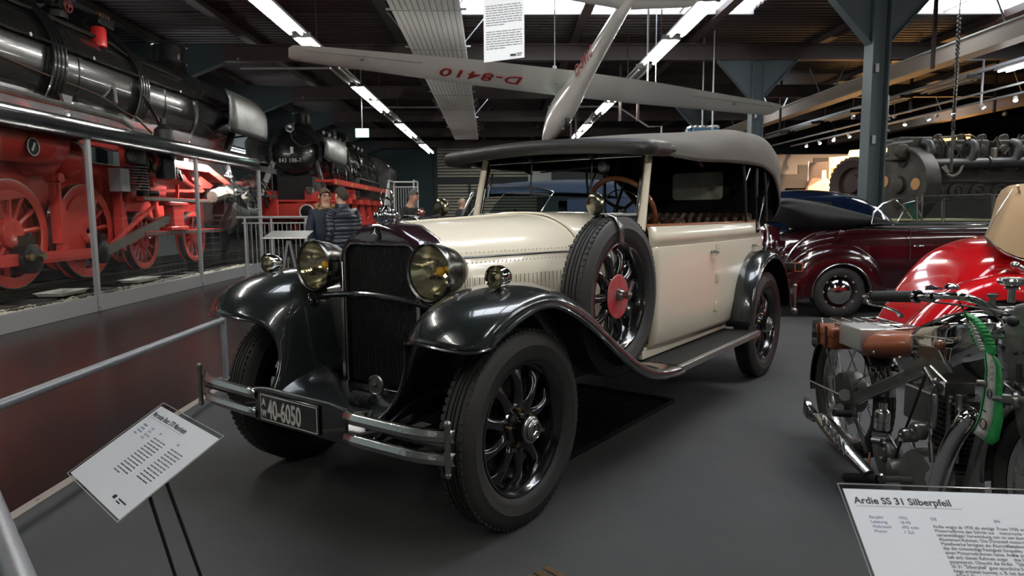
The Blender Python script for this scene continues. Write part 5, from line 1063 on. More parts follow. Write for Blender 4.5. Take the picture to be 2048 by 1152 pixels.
# ================================================================ glider
def glider():
    L=V((-3.72,12.6,4.10)); Rr=V((6.15,15.6,3.50)); n=V((-.94,6,-1.48)).normalized(); tail=V((1.95,9.7,4.42)); nose=V((.99,16.05,2.87))
    T=thing('glider','white glider numbered D-8410 hanging below the roof, nose down','glider',(1.28,14.1,3.3)); O=V((1.28,14.1,3.3))
    sp=(Rr-L).normalized(); up=sp.cross(n).normalized()
    fwd=(n-sp*n.dot(sp)).normalized()
    fl=(nose-tail); ln=fl.length; fd=fl.normalized(); side=fd.cross(up).normalized(); fu=side.cross(fd)
    prof=[(0,.004,.004),(.012,.03,.035),(.05,.085,.1),(.12,.15,.19),(.2,.21,.27),(.28,.24,.32),(.36,.235,.33),(.45,.19,.27),(.55,.155,.20),(.7,.125,.15),(.85,.10,.115),(.97,.085,.09),(1,.03,.05)]
    rows=[[nose-fd*ln*t+side*w_*math.cos(a)+fu*h_*math.sin(a)+fu*(.06*(t>.4)*(t-.4))-O for a in [2*pi*j/28 for j in range(28)]] for t,w_,h_ in prof]
    fus=make('fuselage',G().grid(rows,False,True),GLIDW,T,sub=1)
    can=[[nose-fd*ln*t+side*w_*math.cos(a)*1.0+fu*(h_*math.sin(a)+.02)-O for a in [pi*(.08+.84*j/14) for j in range(15)]] for t,w_,h_ in ((.09,.11,.15),(.13,.165,.25),(.2,.215,.33),(.27,.24,.37),(.33,.24,.36),(.37,.22,.30))]
    make('canopy',G().grid(can),mat('pale_canopy_glaze',(.55,.66,.62),.04,coat=1),fus,sub=1,solid=.004)
    bl=lambda t,a,k=1.01:nose-fd*ln*t+side*math.cos(a)*[p for p in prof if p[0]>=t-1e-6][0][1]*k+fu*math.sin(a)*[p for p in prof if p[0]>=t-1e-6][0][2]*k-O
    make('skid',G().tube([nose-fd*ln*t-fu*(h_+.012)+side*.03-O for t,h_ in ((.06,.10),(.12,.19),(.2,.27),(.28,.32))],.03,8,flat=.5),mat('brown_skid',(.2,.12,.07),.6),fus)
    make('landing_wheel',G().lathe([(0,-.05),(.12,-.05),(.15,-.02),(.15,.02),(.12,.05),(0,.05)],nose-fd*ln*.34-fu*.30-O,side,24),RUBBER,fus)
    def airfoil(c,ch,th,fw,uu):
        pts=[(0,0),(.03,.045),(.12,.085),(.3,.10),(.6,.065),(1,.003),(.6,-.028),(.3,-.038),(.1,-.035),(.02,-.02)]
        return [c+fw*ch*(.35-x)+uu*ch*th*z*1.2-O for x,z in pts]
    def wing(sgn,tip,c0,c1,name):
        root=(L+Rr)/2+V((0,0,.0)); rows=[]
        for t,c in ((0,c0),(.35,c0*.93),(.7,(c0+c1)/2*.92),(.93,c1*1.05),(.985,c1*.9),(1,c1*.6)):
            rows.append(airfoil(root+(tip-root)*t+up*.05*t*t*0,c,1.0,fwd,up))
        w_=make(name,G().grid(rows,False,True).add(rows[-1],[tuple(range(10))]),GLIDW,T)
        mid=lambda t,x,z=-.055:root+(tip-root)*t+fwd*((c0+(c1-c0)*t)*(.35-x))+up*z-O
        make('aileron_gap',G().tube([mid(.55,.78,-.035),mid(.95,.78,-.022)],.004,5),mat('dark_gap',(.12,.12,.11),.6),w_)
        make('aileron_hinge',G().box(mid(.76,.7,-.05),(.05,.07,.03)),mat('dark_gap'),w_)
        return w_
    wl=wing(-1,L,1.12,.62,'wing'); wing(1,Rr,1.12,.62,'wing')
    root=(L+Rr)/2
    p=root+(L-root)*.165-fwd*.30-up*.055-O
    text('wing_lettering','D-8410',.46,REDT,wl,mframe(p,(L-Rr),fwd),.004,sx=1.05,spacing=1.12,bold=.005)
    q=nose-fd*ln*.50-side*.20+fu*-.06-O
    text('fuselage_lettering','D-8410',.30,REDT,fus,mframe(nose-fd*ln*.56-side*.185-fu*.09-O,-fd*1.0-side*-.075,fu),.003,sx=.95)
    # tail
    tp=tail+fd*.55
    for s in (-1,1):
        r_=[airfoil(tp+side*s*d-fd*.1*d,c,.8,fd,fu) for d,c in ((.05,.62),(.5,.52),(.9,.42),(.97,.30))]
        w_=make('tailplane',G().grid(r_,False,True).add(r_[-1],[tuple(range(10))]),GLIDW,T)
        make('elevator_gap',G().tube([tp+side*s*.08-fd*.12-fu*.03-O,tp+side*s*.93-fd*.2-fu*.02-O],.005,5),mat('dark_gap'),w_)
    r_=[airfoil(tail+fd*.25+fu*d-fd*.22*d,c,.6,fd,side) for d,c in ((.05,.75),(.5,.62),(1.0,.45))]
    make('fin',G().grid(r_,False,True).add(r_[-1],[tuple(range(10))]),GLIDW,T)
    # suspension
    for x,y,z in ((1.10,13.9,3.95),(3.3,14.8,3.75)):
        s=make('suspension_cable',G().cyl(V((x,y,z))-O,V((x,y,ZR))-O,.011,6),GALV,T)
        make('shackle',G().ball(V((x,y,z+.18))-O,.04,6),GALV,s)
    make('purple_sling',G().tube([V((1.10,13.9,4.13))-O,V((1.13,13.9,3.8))-O],[.02,.05],6,flat=.3),mat('purple_sling',(.22,.14,.33),.7),T)
glider()
def ceiling_things():
    m=mat('white_ribbed_panel',(.80,.80,.76),.4)
    T=thing('radiant_ceiling_panel','long white ribbed radiant heating panel hanging under the roof','heating panel',(0,0,4.82))
    edge=lambda t:(-1.83-.29*t,-.60-.40*t,9+24.5*t)
    g=G(); n=12
    for k in range(n):
        x0,x1,y0=edge(0); u0,u1,y1=edge(1); a=k/n; b=(k+.86)/n
        p=[V((x0+(x1-x0)*a,y0,0)),V((x0+(x1-x0)*b,y0,0)),V((u0+(u1-u0)*b,y1,0)),V((u0+(u1-u0)*a,y1,0))]
        make('panel_strip',G().prism(p,(0,0,.03)),m,T,smooth=0)
    make('backing',G().prism([(-1.83,9,.03),(-.6,9,.03),(-1.0,33.5,.03),(-2.12,33.5,.03)],(0,0,.03)),m,T,smooth=0)
    g=G()
    for k in range(9): t=k/8.5; a,b,y=edge(t); g.span((a,y+.6,-.006),(b,y+.65,0))
    make('cross_seam',g,GALV,T)
    g=G()
    for k in range(9):
        t=(k+.3)/9; a,b,y=edge(t); g.cyl((a+.1,y,.03),(a-.55,y,.85),.012,6).cyl((b-.1,y,.03),(b+.6,y,.85),.012,6).cyl((a-.1,y,.03),(b+.1,y,.03),.02,6)
    make('hanging_rod',g,GALV,T,kind='stuff')
    T=thing('hanging_information_sheet','large white text sheet hanging high in the middle with a small black logo','sign',(.05,8,2.95))
    u=V((.437,0,.0)).normalized(); s=make('sheet',G().prism([(-.217,0,.02),(.235,-.0,.04),(.235,0,1.0),(-.217,0,1.0)],(0,.006,0)).map(lambda p:V((p.x,p.y-.38*(p.x+.2),p.z))),WHITEB,T,smooth=0)
    g=G(); r9=random.Random(9)
    def ln(x0,x1,z): g.prism([(x0,-.004-.38*(x0+.2),z),(x1,-.004-.38*(x1+.2),z),(x1,-.004-.38*(x1+.2),z+.009),(x0,-.004-.38*(x0+.2),z+.009)],(0,.001,0))
    for blk_,(z0,nn) in enumerate(((.62,9),(.34,8))):
        for i in range(nn):
            z=z0-.026*i; x=-.19
            while x<.2*(1 if i<nn-1 else .0): w_=.02+.05*r9.random(); ln(x,min(x+w_,.21),z); x+=w_+.008
    for i in range(4): ln(-.08,-.02,.86-.026*i); ln(.03,.09,.86-.026*i)
    make('blurred_text_line',g,mat('grey_body_print'),s,kind='stuff',smooth=0)
    g=G(); [g.ball((.09+.02*i,-.12-.008*i,.075),.014,5,(1,.2,1)) for i in range(3)]; ln(.15,.21,.085); ln(.15,.2,.065); make('logo_mark',g,INK,s)
    make('hanging_cord',G().cyl((-.2,0,1.0),(-.2,0,ZR-2.95),.002,5).cyl((.22,-.16,1.0),(.22,-.16,ZR-2.95),.002,5),GALV,T)
    dm=mat('beige_duct_paint',(.33,.28,.23),.5)
    for x,y0,y1,l in ((10.3,-8,31.4,'long beige rectangular duct running under the roof above the right row of lights'),(16.75,-8,35,'far beige rectangular duct running under the roof behind the chain')):
        T=thing('air_duct',l,'duct',(x,0,4.63))
        make('duct',G().span((-.2,y0,0),(.2,y1,.36)),dm,T); make('top_lip',G().span((-.24,y0,.345),(.24,y1,.375)),mat('pale_duct_lip',(.5,.5,.48),.4),T)
        g=G(); [g.bar((.2,y,.36),(.55,y,ZR-4.63),.03,.03).bar((-.2,y,.37),(-.55,y,ZR-4.63),.025,.025) for y in range(int(y0)+2,int(y1),4)]; make('hanger',g,GALV,T,kind='stuff')
    # thin sprinkler pipes
    pm=mat('pale_grey_pipe',(.35,.35,.36),.4,.3)
    for i,(pts,l) in enumerate((([(-6.5,17.9,4.95),(-3.6,17.9,4.95),(-.3,17.9,4.95)],'thin grey pipe along the beam left of the middle'),
        ([(-4.6,24,4.9),(-1.2,24,4.9),(-2.1,23,5.6)],'thin bent grey pipe below the roof left of the ribbed panel'),
        ([(1.6,23,4.75),(3.9,23,4.75),(4.9,23,4.1),(5.35,23,4.1),(5.35,23,2.9)],'grey pipe bending down behind the glider right wing'),
        ([(3.4,11.6,4.95),(6.3,11.6,4.95),(11,11.6,4.95)],'thin pale pipe along the beam beside the front column'),
        ([(11,17.3,4.98),(12.0,17.3,4.98),(12.0,17.3,3.9)],'thin pipe dropping from the beam behind the duct'))):
        tag(make('ceiling_pipe',G().tube([V(p) for p in pts],.03,8),pm),l,'pipe',None)
    for i,(x,y,z0,l) in enumerate(((3.0,14.2,3.9,'thin white rod hanging from the roof just above the glider wing root'),(5.35,17.5,3.35,'thin white rod hanging from the roof behind the right glider wing'))):
        tag(make('hanging_rod',G().cyl((x,y,z0),(x,y,ZR),.02,8),pm),l,'rod')
    # vertical tie rods of the roof truss
    for i,(px,py0,Y) in enumerate(((1241,120,19),(1277,120,19),(1142,230,24),(1152,230,24),(1745,200,16),(1864,150,14),(1820,230,20),(1988,230,20),(1560,250,24))):
        p=at(px,py0,Y=Y); tag(make('roof_tie_post',G().span((p.x-.03,Y-.03,3.75 if i<4 else 4.1),(p.x+.03,Y+.03,ZR)),BROWNB),
          ['brown hanging post left of the middle strip lights','brown hanging post right beside the middle strip lights','brown hanging post behind the glider nose','thin brown hanging post beside the glider nose','brown hanging post right of the front column','brown hanging post carrying the beige duct','brown hanging post between the two beige ducts','brown hanging post at the far duct near the right edge','brown hanging post left of the front column'][i],'post','hanging posts under the roof')
    # hanging blue engine above the canvas top
    T=thing('hanging_engine','small blue and chrome engine hung on a rod above the canvas top','engine',(5.25,18.2,3.05))
    make('block',G().span((-.25,-.2,.05),(.45,.2,.42)),mat('blue_engine_paint',(.03,.09,.16),.4),T,bevel=.03)
    g=G(); [g.cyl((-.25+.13*k,-.22,.02),(-.25+.13*k,-.22,.24),.045,8).span((-.3+.13*k,-.2,.4),(-.22+.13*k,.2,.46)) for k in range(6)]; make('cylinder',g,CHROMED,T)
    make('pulley',G().cyl((-.36,0,.25),(-.28,0,.25),.16,20),mat('blue_engine_paint'),T); make('rod',G().cyl((.05,0,.4),(.05,0,ZR-3.05),.02,8),GALV,T); make('base',G().span((-.35,-.25,0),(.5,.25,.04)),DARKS,T)
ceiling_things()
# ================================================================ motorcycle
def motorcycle():
    X0=1.82; O=V((X0,2.8,0))
    T=thing('motorcycle','chrome vintage motorcycle with brown leather saddle and green-white ribbon on the tank','motorcycle',O)
    M=lambda px,py,s=0:at(px,py,X=X0-s)-O
    frm=mat('pressed_alloy_frame',(.36,.36,.35),.27,.9,bump=.12,scale=30); spk=mat('spoke_wire',(.25,.25,.24),.3,1); tank=mat('tank_chrome',(.62,.62,.62),.06,1)
    lea=mat('orange_brown_leather',(.28,.075,.028),.38,coat=.3,bump=.3,scale=25,var=.5,vscale=9,vcol=(.17,.045,.02)); cast=mat('grey_cast_alloy',(.16,.16,.15),.45,.6,bump=.4,scale=22); drk=mat('dark_engine_iron',(.03,.03,.03),.5,.5)
    def wheel(c,name):
        w=tyre(name,T,RUBBER,.335,.265,.05,blocks=60,seg=56); w.location=c
        make('wheel_rim',G().lathe([(.268,.022),(.262,.03),(.25,.02),(.245,0),(.25,-.02),(.262,-.03),(.268,-.022)],(0,0,0),(1,0,0),48),CHROMED,w)
        make('brake_drum',G().lathe([(0,-.05),(.10,-.05),(.105,0),(.105,.03),(.05,.04),(.05,.07),(0,.07)],(0,0,0),(1,0,0),28),cast,w)
        g=G()
        for k in range(32):
            a=2*pi*k/32; b=a+(.35 if k%2 else -.35); sx=(.045,-.045)[k//2%2]
            g.cyl((sx,.06*math.cos(a),.06*math.sin(a)),(0,.25*math.cos(b),.25*math.sin(b)),.0022,4)
        make('spokes',g,spk,w,kind='stuff'); return w
    rc=M(1703,808,0); rc.z=.338; rc.x=0; fc=V((0,rc.y-1.40,.338))
    wheel(rc,'rear_wheel'); wheel(fc,'front_wheel')
    def guard(c,a0,a1,m,r=.365,name='mudguard'):
        rows=[]
        for k in range(25):
            a=a0+(a1-a0)*k/24; e=V((0,math.cos(a),math.sin(a)))
            rows.append([c+V((x,0,0))+e*(r-d) for x,d in ((-.07,.045),(-.062,.015),(-.03,.002),(0,0),(.03,.002),(.062,.015),(.07,.045))])
        return make(name,G().grid(rows),m,T,solid=.003)
    mg=guard(rc,R(-12),R(150),BLACKP)
    make('number_board',G().prism([rc+V((-.005,.36,.33)),rc+V((-.005,.47,.30)),rc+V((-.005,.47,.16)),rc+V((-.005,.37,.13)),rc+V((-.005,.33,.2))],(.012,0,0)).map(lambda p:V((p.x*1,p.y,p.z))),BLACKP,mg)
    guard(fc,R(-10),R(160),cast,.37,'front_mudguard')
    # stays, rear frame
    sp=-.09
    g=G(); g.tube([rc+V((sp,.0,.0)),rc+V((sp,.18,.36))],.007,6).tube([rc+V((sp,0,0)),rc+V((sp,.06,.38))],.007,6).tube([M(1622,762,.1),M(1686,792,.1)],.006,6)
    make('guard_stay',g,CHROMED,T,kind='stuff')
    make('axle_plate',G().prism([M(1688,790,.08),M(1712,776,.08),M(1713,805,.08),M(1712,845,.08),M(1695,850,.08),M(1682,812,.08)],(.008,0,0)).cyl(M(1690,790,.1),M(1690,790,.06),.03,12).cyl(M(1680,815,.12),M(1680,815,.05),.02,10),frm,T)
    def beam(a,b,w,h,name='frame_beam'): return make(name,G().bar(a,b,w,h,(0,0,1)),frm,T,bevel=.006)
    beam(M(1712,798,.085),M(1850,737,.085),.03,.055); beam(M(1712,798,-.085),M(1850,737,-.085),.03,.055)
    beam(M(1830,745,.05),M(2000,660,.05),.10,.06); beam(M(1800,870,.04),M(1850,980,.04),.02,.10)
    make('down_tube',G().tube(smoothpath([M(2030,740,.0),M(2000,790,.0),M(1970,870,.0),M(1945,960,.0),M(1925,1020,.0)],4),.035,8,flat=.6),frm,T)
    make('chain_case',G().prism([M(1795,875,.10),M(1815,872,.10),M(1862,975,.10),M(1845,985,.10),M(1808,975,.10)],(.02,0,0)),frm,T,bevel=.003)
    # saddle
    a,b=M(1737,692,.03),M(1833,694,.03); rows=[]
    for t,w_,h_ in ((-.06,.03,.04),(0,.10,.07),(.1,.125,.082),(.3,.13,.080),(.5,.125,.074),(.7,.11,.070),(.9,.09,.064),(1,.07,.05),(1.05,.03,.02)):
        c=a+(b-a)*t; c.x=0; rows.append([c+V((w_*math.cos(q*pi/10),.0,h_*math.sin(q*pi/10)*(1 if math.sin(q*pi/10)>0 else .75))) for q in range(20)])
    sd=make('saddle',G().grid(rows,False,True),lea,T,sub=1); make('saddle_rivet',G().ball(M(1748,705,.12),.008,6).ball(M(1800,716,.11),.008,6),NICKEL,sd)
    g=G()
    for k in range(4): g.tube([M(1740+12*k,730+2*k,.05),M(1744+12*k,745,.08),M(1750+12*k,760,.05)],.008,6)
    make('saddle_spring',g,CHROMED,T,kind='stuff')
    # side box, pouch, rack
    bx=make('tool_box',G().span((-.13,0,0),(.10,.0,0)),GALV,T) if 0 else None
    c=M(1698,672,.14); make('side_box',G().span((c.x-.0,c.y-.10,c.z-.055),(c.x+.24,c.y+.10,c.z+.05)),mat('brushed_alloy_box',(.52,.53,.52),.35,.7),T,bevel=.006)
    pc=M(1655,671,.14); pc.y=c.y+.12
    p=make('leather_pouch',G().span((pc.x-.03,pc.y-.01,pc.z-.055),(pc.x+.18,pc.y+.16,pc.z+.05)),lea,T,bevel=.02)
    make('pouch_flap',G().span((pc.x-.036,pc.y-.014,pc.z+.0),(pc.x+.184,pc.y+.166,pc.z+.056)),lea,p,bevel=.015); [make('pouch_strap',G().span((pc.x-.042,pc.y+q,pc.z-.052),(pc.x-.034,pc.y+q+.015,pc.z+.06)),BROWNL,p) for q in (.03,.11)]
    rn,rf,fn,ff=M(1662,636,.12),M(1752,636,-.12),M(1722,662,.12),M(1838,657,-.12); B=lambda u,v:(rn*(1-u)+rf*u)*(1-v)+(fn*(1-u)+ff*u)*v
    g=G().tube([B(0,0),B(1,0),B(1,1),B(0,1)],.0065,8,True)
    make('luggage_rack',g,CHROME,T)
    for u in (.25,.5,.75): make('rack_bar',G().tube([B(u,0),B(u,1)],.0045,6),CHROME,T)
    for v in (.33,.66): make('rack_bar',G().tube([B(0,v),B(1,v)],.0045,6),CHROME,T)
    d_=V((0,0,-.03)); make('rack_tray',G().prism([B(.05,.05)+d_,B(.95,.05)+d_,B(.95,.95)+d_,B(.05,.95)+d_],(0,0,.012)),mat('grey_rack_plate',(.2,.2,.19),.4,.6),T); make('red_reflector',G().ball(B(.6,.35)+V((0,0,-.008)),.016,8,(1,1,.5)),mat('red_plastic',(.6,.02,.02),.25),T)
    # tank
    ta,tb=M(1840,690,0),M(1992,668,0); ta.x=tb.x=0; rows=[]
    for t,w_,h_,dz in ((0,.03,.04,-.02),(.05,.07,.07,-.015),(.2,.105,.09,0),(.45,.13,.105,.0),(.7,.135,.105,.005),(.88,.12,.09,.01),(.97,.08,.06,.01),(1,.03,.03,.01)):
        c=ta+(tb-ta)*t+V((0,0,dz)); rows.append([c+V((w_*max(-1,min(1,1.12*math.cos(q*pi/14))),0,h_*math.sin(q*pi/14)*(1.0 if math.sin(q*pi/14)>0 else .95))) for q in range(28)])
    tk=make('fuel_tank',G().grid(rows,False,True),tank,T,sub=1)
    make('tank_cap',G().lathe([(0,.0),(.035,0),(.037,.014),(.03,.02),(0,.022)],M(1905,640,0),(0,0,1),20),CHROME,tk)
    make('cream_tank_panel',G().prism([M(1843,682,.118),M(1862,655,.10),M(1868,664,.115),M(1868,692,.128),M(1845,687,.12)],(-.012,0,0)),mat('cream_tank_paint',(.55,.5,.4),.4),tk)
    make('knee_pad',G().prism([M(1841,690,.122),M(1903,697,.142),M(1898,722,.14),M(1838,712,.125)],(-.012,0,0)),mat('dark_knee_panel',(.06,.03,.02),.35),tk,bevel=.003)
    g=G().tube([M(1850,671,.13),M(1905,680,.146),M(1905,686,.146),M(1868,683,.14)],.0016,5).tube([M(1841,690,.125),M(1868,694,.142),M(1903,697,.148),M(1898,724,.146)],.0016,5); make('pinstripe',g,WHITEP,tk)
    # gear lever
    make('gear_lever',G().tube([M(1880,700,.17),M(1890,722,.17),M(1905,745,.16)],.007,8),CHROMED,T); kn=make('lever_knob',G().ball(M(1880,690,.175),.021,10),WOOD,T)
    make('gear_gate',G().prism([M(1845,735,.14),M(1870,715,.14),M(1900,725,.14),M(1908,742,.14),M(1880,752,.14),M(1877,768,.14),M(1866,768,.14)],(-.01,0,0)).tube([M(1850,735,.15),M(1872,772,.15)],.006,6).tube([M(1862,732,.15),M(1895,765,.15)],.006,6).ball(M(1872,762,.16),.014,6),NICKEL,T)
    make('control_rod',G().cyl(M(1853,745,.14),M(1790,915,.14),.0055,6),drk,T); make('control_cable',G().tube(smoothpath([M(1872,770,.15),M(1860,800,.15),M(1858,850,.15),M(1861,880,.15)],4),.0035,6),spk,T)
    make('cable_sleeve',G().cyl(M(1861,885,.15),M(1864,925,.15),.010,8).cyl(M(1860,872,.15),M(1861,886,.15),.006,8),NICKEL,T)
    # oil tank, battery, gearbox, engine
    a,b=M(1808,762,.10),M(1866,862,.10); make('oil_tank',G().span((a.x,a.y,a.z),(a.x+.17,b.y,b.z)),frm,T,bevel=.012)
    a=M(1765,830,.06); h=make('horn_coil',G().lathe([(.03,-.07),(.034,-.065),(.034,-.03),(.031,-.028),(.034,-.026),(.034,.01),(.03,.02),(.018,.03),(.018,.06),(0,.065)],a,(0,0,1),18),CHROMED,T); make('coil_wire',G().tube(smoothpath([a+V((0,0,.06)),a+V((.0,-.03,.1)),a+V((0,-.05,.16))],3),.004,5),drk,h)
    make('seat_post',G().tube([M(1770,790,.03),M(1772,755,.03)],[.045,.04],12),frm,T)
    mgm=make('magneto',G().ball(M(1775,905,.06),.05,12,(.7,1.05,1)),cast,T,bevel=0)
    make('magneto_cap',G().span(tuple(M(1757,890,.09)),tuple(M(1788,876,.03))),cast,mgm,bevel=.006)
    for px,py in ((1768,898),(1785,895),(1778,918),(1762,915)): make('case_screw',G().cyl(M(px,py,.10),M(px,py,.09),.007,8),STEEL,mgm)
    make('gear_housing',G().lathe([(0,.05),(.03,.045),(.042,.03),(.045,0),(.04,-.03)],M(1797,938,.07),(-1,0,0),18),cast,T)
    for px,py,r,l in ((1850,862,.036,.05),(1834,870,.03,.065)): make('clutch_drum',G().lathe([(r*.7,0),(r,.008),(r,l-.01),(r*.85,l),(r*.3,l+.004),(r*.25,l+.012),(0,l+.012)],M(px,py,.10),(-1,0,0),20),NICKEL,T)
    make('mount_plate',G().prism([M(1742,862,.05),M(1775,868,.05),M(1800,905,.05),M(1805,960,.05),M(1760,955,.05),M(1745,905,.05)],(.01,0,0)),frm,T,bevel=.003)
    for i,p in enumerate(([M(1765,960,.08),M(1800,952,.1),M(1845,958,.1)],[M(1740,905,.08),M(1738,940,.1),M(1762,958,.1)],[M(1800,905,.09),M(1818,925,.1),M(1835,952,.1)])): make('oil_pipe',G().tube(smoothpath(p,4),.006,6),(NICKEL,mat('copper_pipe',(.2,.1,.05),.4,.8),NICKEL)[i],T)

    a=M(1748,880,.10); g=G()
    for k in range(9): g.lathe([(.014,0),(.017,.003),(.014,.006)],a+V((0,-.008*k,.002*k)),(0,-1,.2),10)
    make('small_spring',g,NICKEL,T,kind='stuff')
    make('crankcase',G().lathe([(0,.1),(.12,.1),(.13,.07),(.13,-.07),(.12,-.1),(0,-.1)],M(1880,960,.03),(1,0,0),32).cyl(M(1880,960,.14),M(1880,960,.1),.05,16),cast,T)
    cy=make('cylinder_barrel',G().cyl(M(1905,940,.0),M(1922,800,.0),.045,18),drk,T)
    q0,q1=M(1908,930,.0),M(1925,790,.0); 
    for k in range(15): c=q0+(q1-q0)*k/14; make('cooling_fin',G().lathe([(.05,-.002),(.088,-.002),(.088,.002),(.05,.002)],c,(q1-q0),20),drk,cy)
    make('pushrod_tube',G().cyl(M(1893,920,.07),M(1900,790,.07),.011,8).cyl(M(1912,925,.07),M(1918,790,.07),.011,8),NICKEL,T)
    make('rocker_box',G().span(tuple(M(1890,790,.07)),tuple(M(1950,765,-.05))),cast,T,bevel=.01)
    make('carburettor',G().cyl(M(1860,800,.05),M(1860,760,.05),.022,12).cyl(M(1880,775,.05),M(1850,778,.05),.018,10),cast,T)
    # exhaust
    ex=smoothpath([M(1930,833,.06),M(1938,832,.12),M(1930,842,.155),M(1900,895,.16),M(1878,960,.16),M(1860,1030,.16)],5)
    make('exhaust_pipe',G().tube(ex,.031,16),CHROME,T); make('exhaust_collar',G().ball(ex[6],.036,8),CHROME,T)
    mu=smoothpath([M(1640,842,.24),M(1668,868,.24),M(1690,900,.24),M(1735,948,.22)],3)
    mf=make('silencer',G().tube([M(1632,832,.24),M(1645,838,.24),M(1655,850,.24),M(1685,888,.24),M(1697,904,.24),M(1738,948,.22)],[.02,.038,.042,.042,.034,.026],12,flat=.8),CHROMED,T)
    for k in range(6): c=M(1645+8*k,846+9.5*k,.275); make('silencer_rib',G().bar(c+V((0,0,.035)),c+V((0,-.02,-.03)),.010,.010),CHROME,mf,bevel=.003)
    rows=[[M(1633,838,.24)+V((x*.8,0,z)) for x,z in ((-.02,-.015),(.02,-.015),(.02,.015),(-.02,.015))],[M(1618,822,.24)+V((x*1,0,z)) for x,z in ((-.012,-.035),(.012,-.035),(.012,.035),(-.012,.035))],[M(1611,806,.24)+V((x,0,z)) for x,z in ((-.009,-.05),(.009,-.05),(.009,.03),(-.009,.03))]]
    make('fishtail',G().grid(rows,False,True),CHROMED,mf,solid=.002)
    # foot rests
    make('foot_rest',G().cyl(M(1668,826,.26),M(1700,828,.18),.017,12),BLACKM,T); make('rest_bolt',G().cyl(M(1700,828,.18),M(1712,830,.14),.012,8).tube([M(1712,838,.16),M(1733,905,.15)],.009,8),NICKEL,T)
    make('kick_pedal',G().cyl(M(1692,955,.24),M(1758,958,.2),.022,12),BLACKM,T); make('pedal_shaft',G().cyl(M(1758,958,.2),M(1830,960,.12),.014,10).lathe([(.02,-.01),(.026,0),(.02,.01)],M(1762,958,.2),(1,.6,0),12),NICKEL,T)
    # forks and head
    for s in (.10,-.10):
        make('fork_blade',G().prism([M(2008,660,s),M(2030,610,s),M(2075,600,s),M(2075,980,s),M(2035,860,s),M(2013,740,s)],(.012,0,0)),frm,T,bevel=.003)
    make('blade_slot',G().tube([M(2037,728,.115),M(2039,765,.115)],.008,8).ball(M(2031,706,.115),.008,6),BLACKM,T)
    for px,py in ((1992,768),(2025,800)):
        k_=make('damper_knob',G().lathe([(.012,-.05),(.016,-.04),(.016,-.02),(.03,-.018),(.034,-.01),(.03,0),(.02,.004),(.02,.03),(.01,.034),(.008,.055),(0,.056)],M(px,py,.14),(-1,.6,0),16),NICKEL,T)
    make('damper_link',G().bar(M(2003,768,.13),M(2048,805,.11),.02,.028),CHROMED,T,bevel=.006)
    ft_=M(2034,622,0); make('fork_top',G().box(ft_,(.22,.05,.03)),frm,T,bevel=.01); make('fork_bolt',G().ball(M(2026,643,.14),.018,8),drk,T)
    # headlamp (dark pot seen behind the ribbon)
    make('head_lamp_shell',G().lathe([(0,.0),(.05,.01),(.09,.05),(.10,.12),(.105,.13),(.10,.14)],M(2000,680,0),(0,-1,0),24),tank,T)
    # handlebar
    hb=smoothpath([M(1745,593,.40),M(1840,593,.36),M(1910,592,.30),M(1955,602,.2),M(1995,622,.10),M(2030,628,0),M(2080,640,-.15)],5)
    make('handlebar',G().tube(hb,.0125,12),CHROME,T); make('grip',G().tube([M(1750,593,.40),M(1832,593,.363)],.021,14),mat('black_rubber_grip',(.012,.012,.012),.6),T)
    make('grip_end',G().lathe([(.022,.0),(.022,.012),(.013,.02),(.010,.05),(.004,.06),(0,.06)],M(1748,593,.40),(M(1748,593,.40)-M(1832,593,.363)),14),CHROME,T); make('grip_collar',G().lathe([(.023,-.008),(.025,0),(.023,.008)],M(1834,593,.362),(M(1748,593,.40)-M(1832,593,.363)),16),CHROME,T)
    make('brake_lever',G().tube(smoothpath([M(1738,590,.40),M(1740,607,.41),M(1765,613,.41),M(1790,622,.40),M(1803,633,.40)],4),[.008]*8+[.007]*6+[.009]*3,8,flat=.7),CHROMED,T)
    make('control_lever',G().lathe([(.02,0),(.022,.01),(.012,.018),(0,.02)],M(1903,578,.31),(0,0,1),16).bar(M(1855,578,.33),M(1880,577,.32),.02,.008).lathe([(.018,0),(.018,.008),(0,.012)],M(1862,577,.33),(0,0,1),12),CHROME,T)
    make('clamp',G().lathe([(.0155,-.01),(.0165,0),(.0155,.01)],M(1862,594,.35),(M(1748,593,.40)-M(1832,593,.363)),14),NICKEL,T)
    for i,p in enumerate(([M(1838,600,.36),M(1900,608,.3),M(1990,620,.14),M(2010,625,.1)],[M(1910,585,.3),M(1960,600,.2),M(1995,635,.1),M(2008,650,.08)],[M(1918,603,.28),M(1932,630,.2),M(1940,660,.14)],[M(2048,618,.05),M(1995,662,.15),M(1965,668,.14)])): make('bowden_cable',G().tube(smoothpath(p,5),.0035,6),spk,T)
    dk=G(); c=M(2025,566,0); rows=[]
    for h_,k in ((0,.55),(.008,.9),(.018,1),(.026,.92),(.03,.5),(.031,.0)):
        rows.append([c+V(((.045+.005*math.cos(9*a))*k*math.cos(a),(.045+.005*math.cos(9*a))*k*math.sin(a),h_-.01)) for a in [2*pi*j/54 for j in range(54)]])
    make('steering_damper_knob',dk.grid(rows,False,True).lathe([(.02,-.012),(.026,-.02),(.012,-.025),(.012,-.07)],c,(0,0,1),16),CHROMED,T)
    for px,py in ((1985,598),(2062,600)): make('bar_riser_bolt',G().cyl(M(px,py+14,.06),M(px,py-12,.06),.010,8).lathe([(.018,0),(.018,.01),(0,.014)],M(px,py-12+8,.06),(0,0,1),8),NICKEL,T)
    return T,M,O
mT,MM,MO=motorcycle()
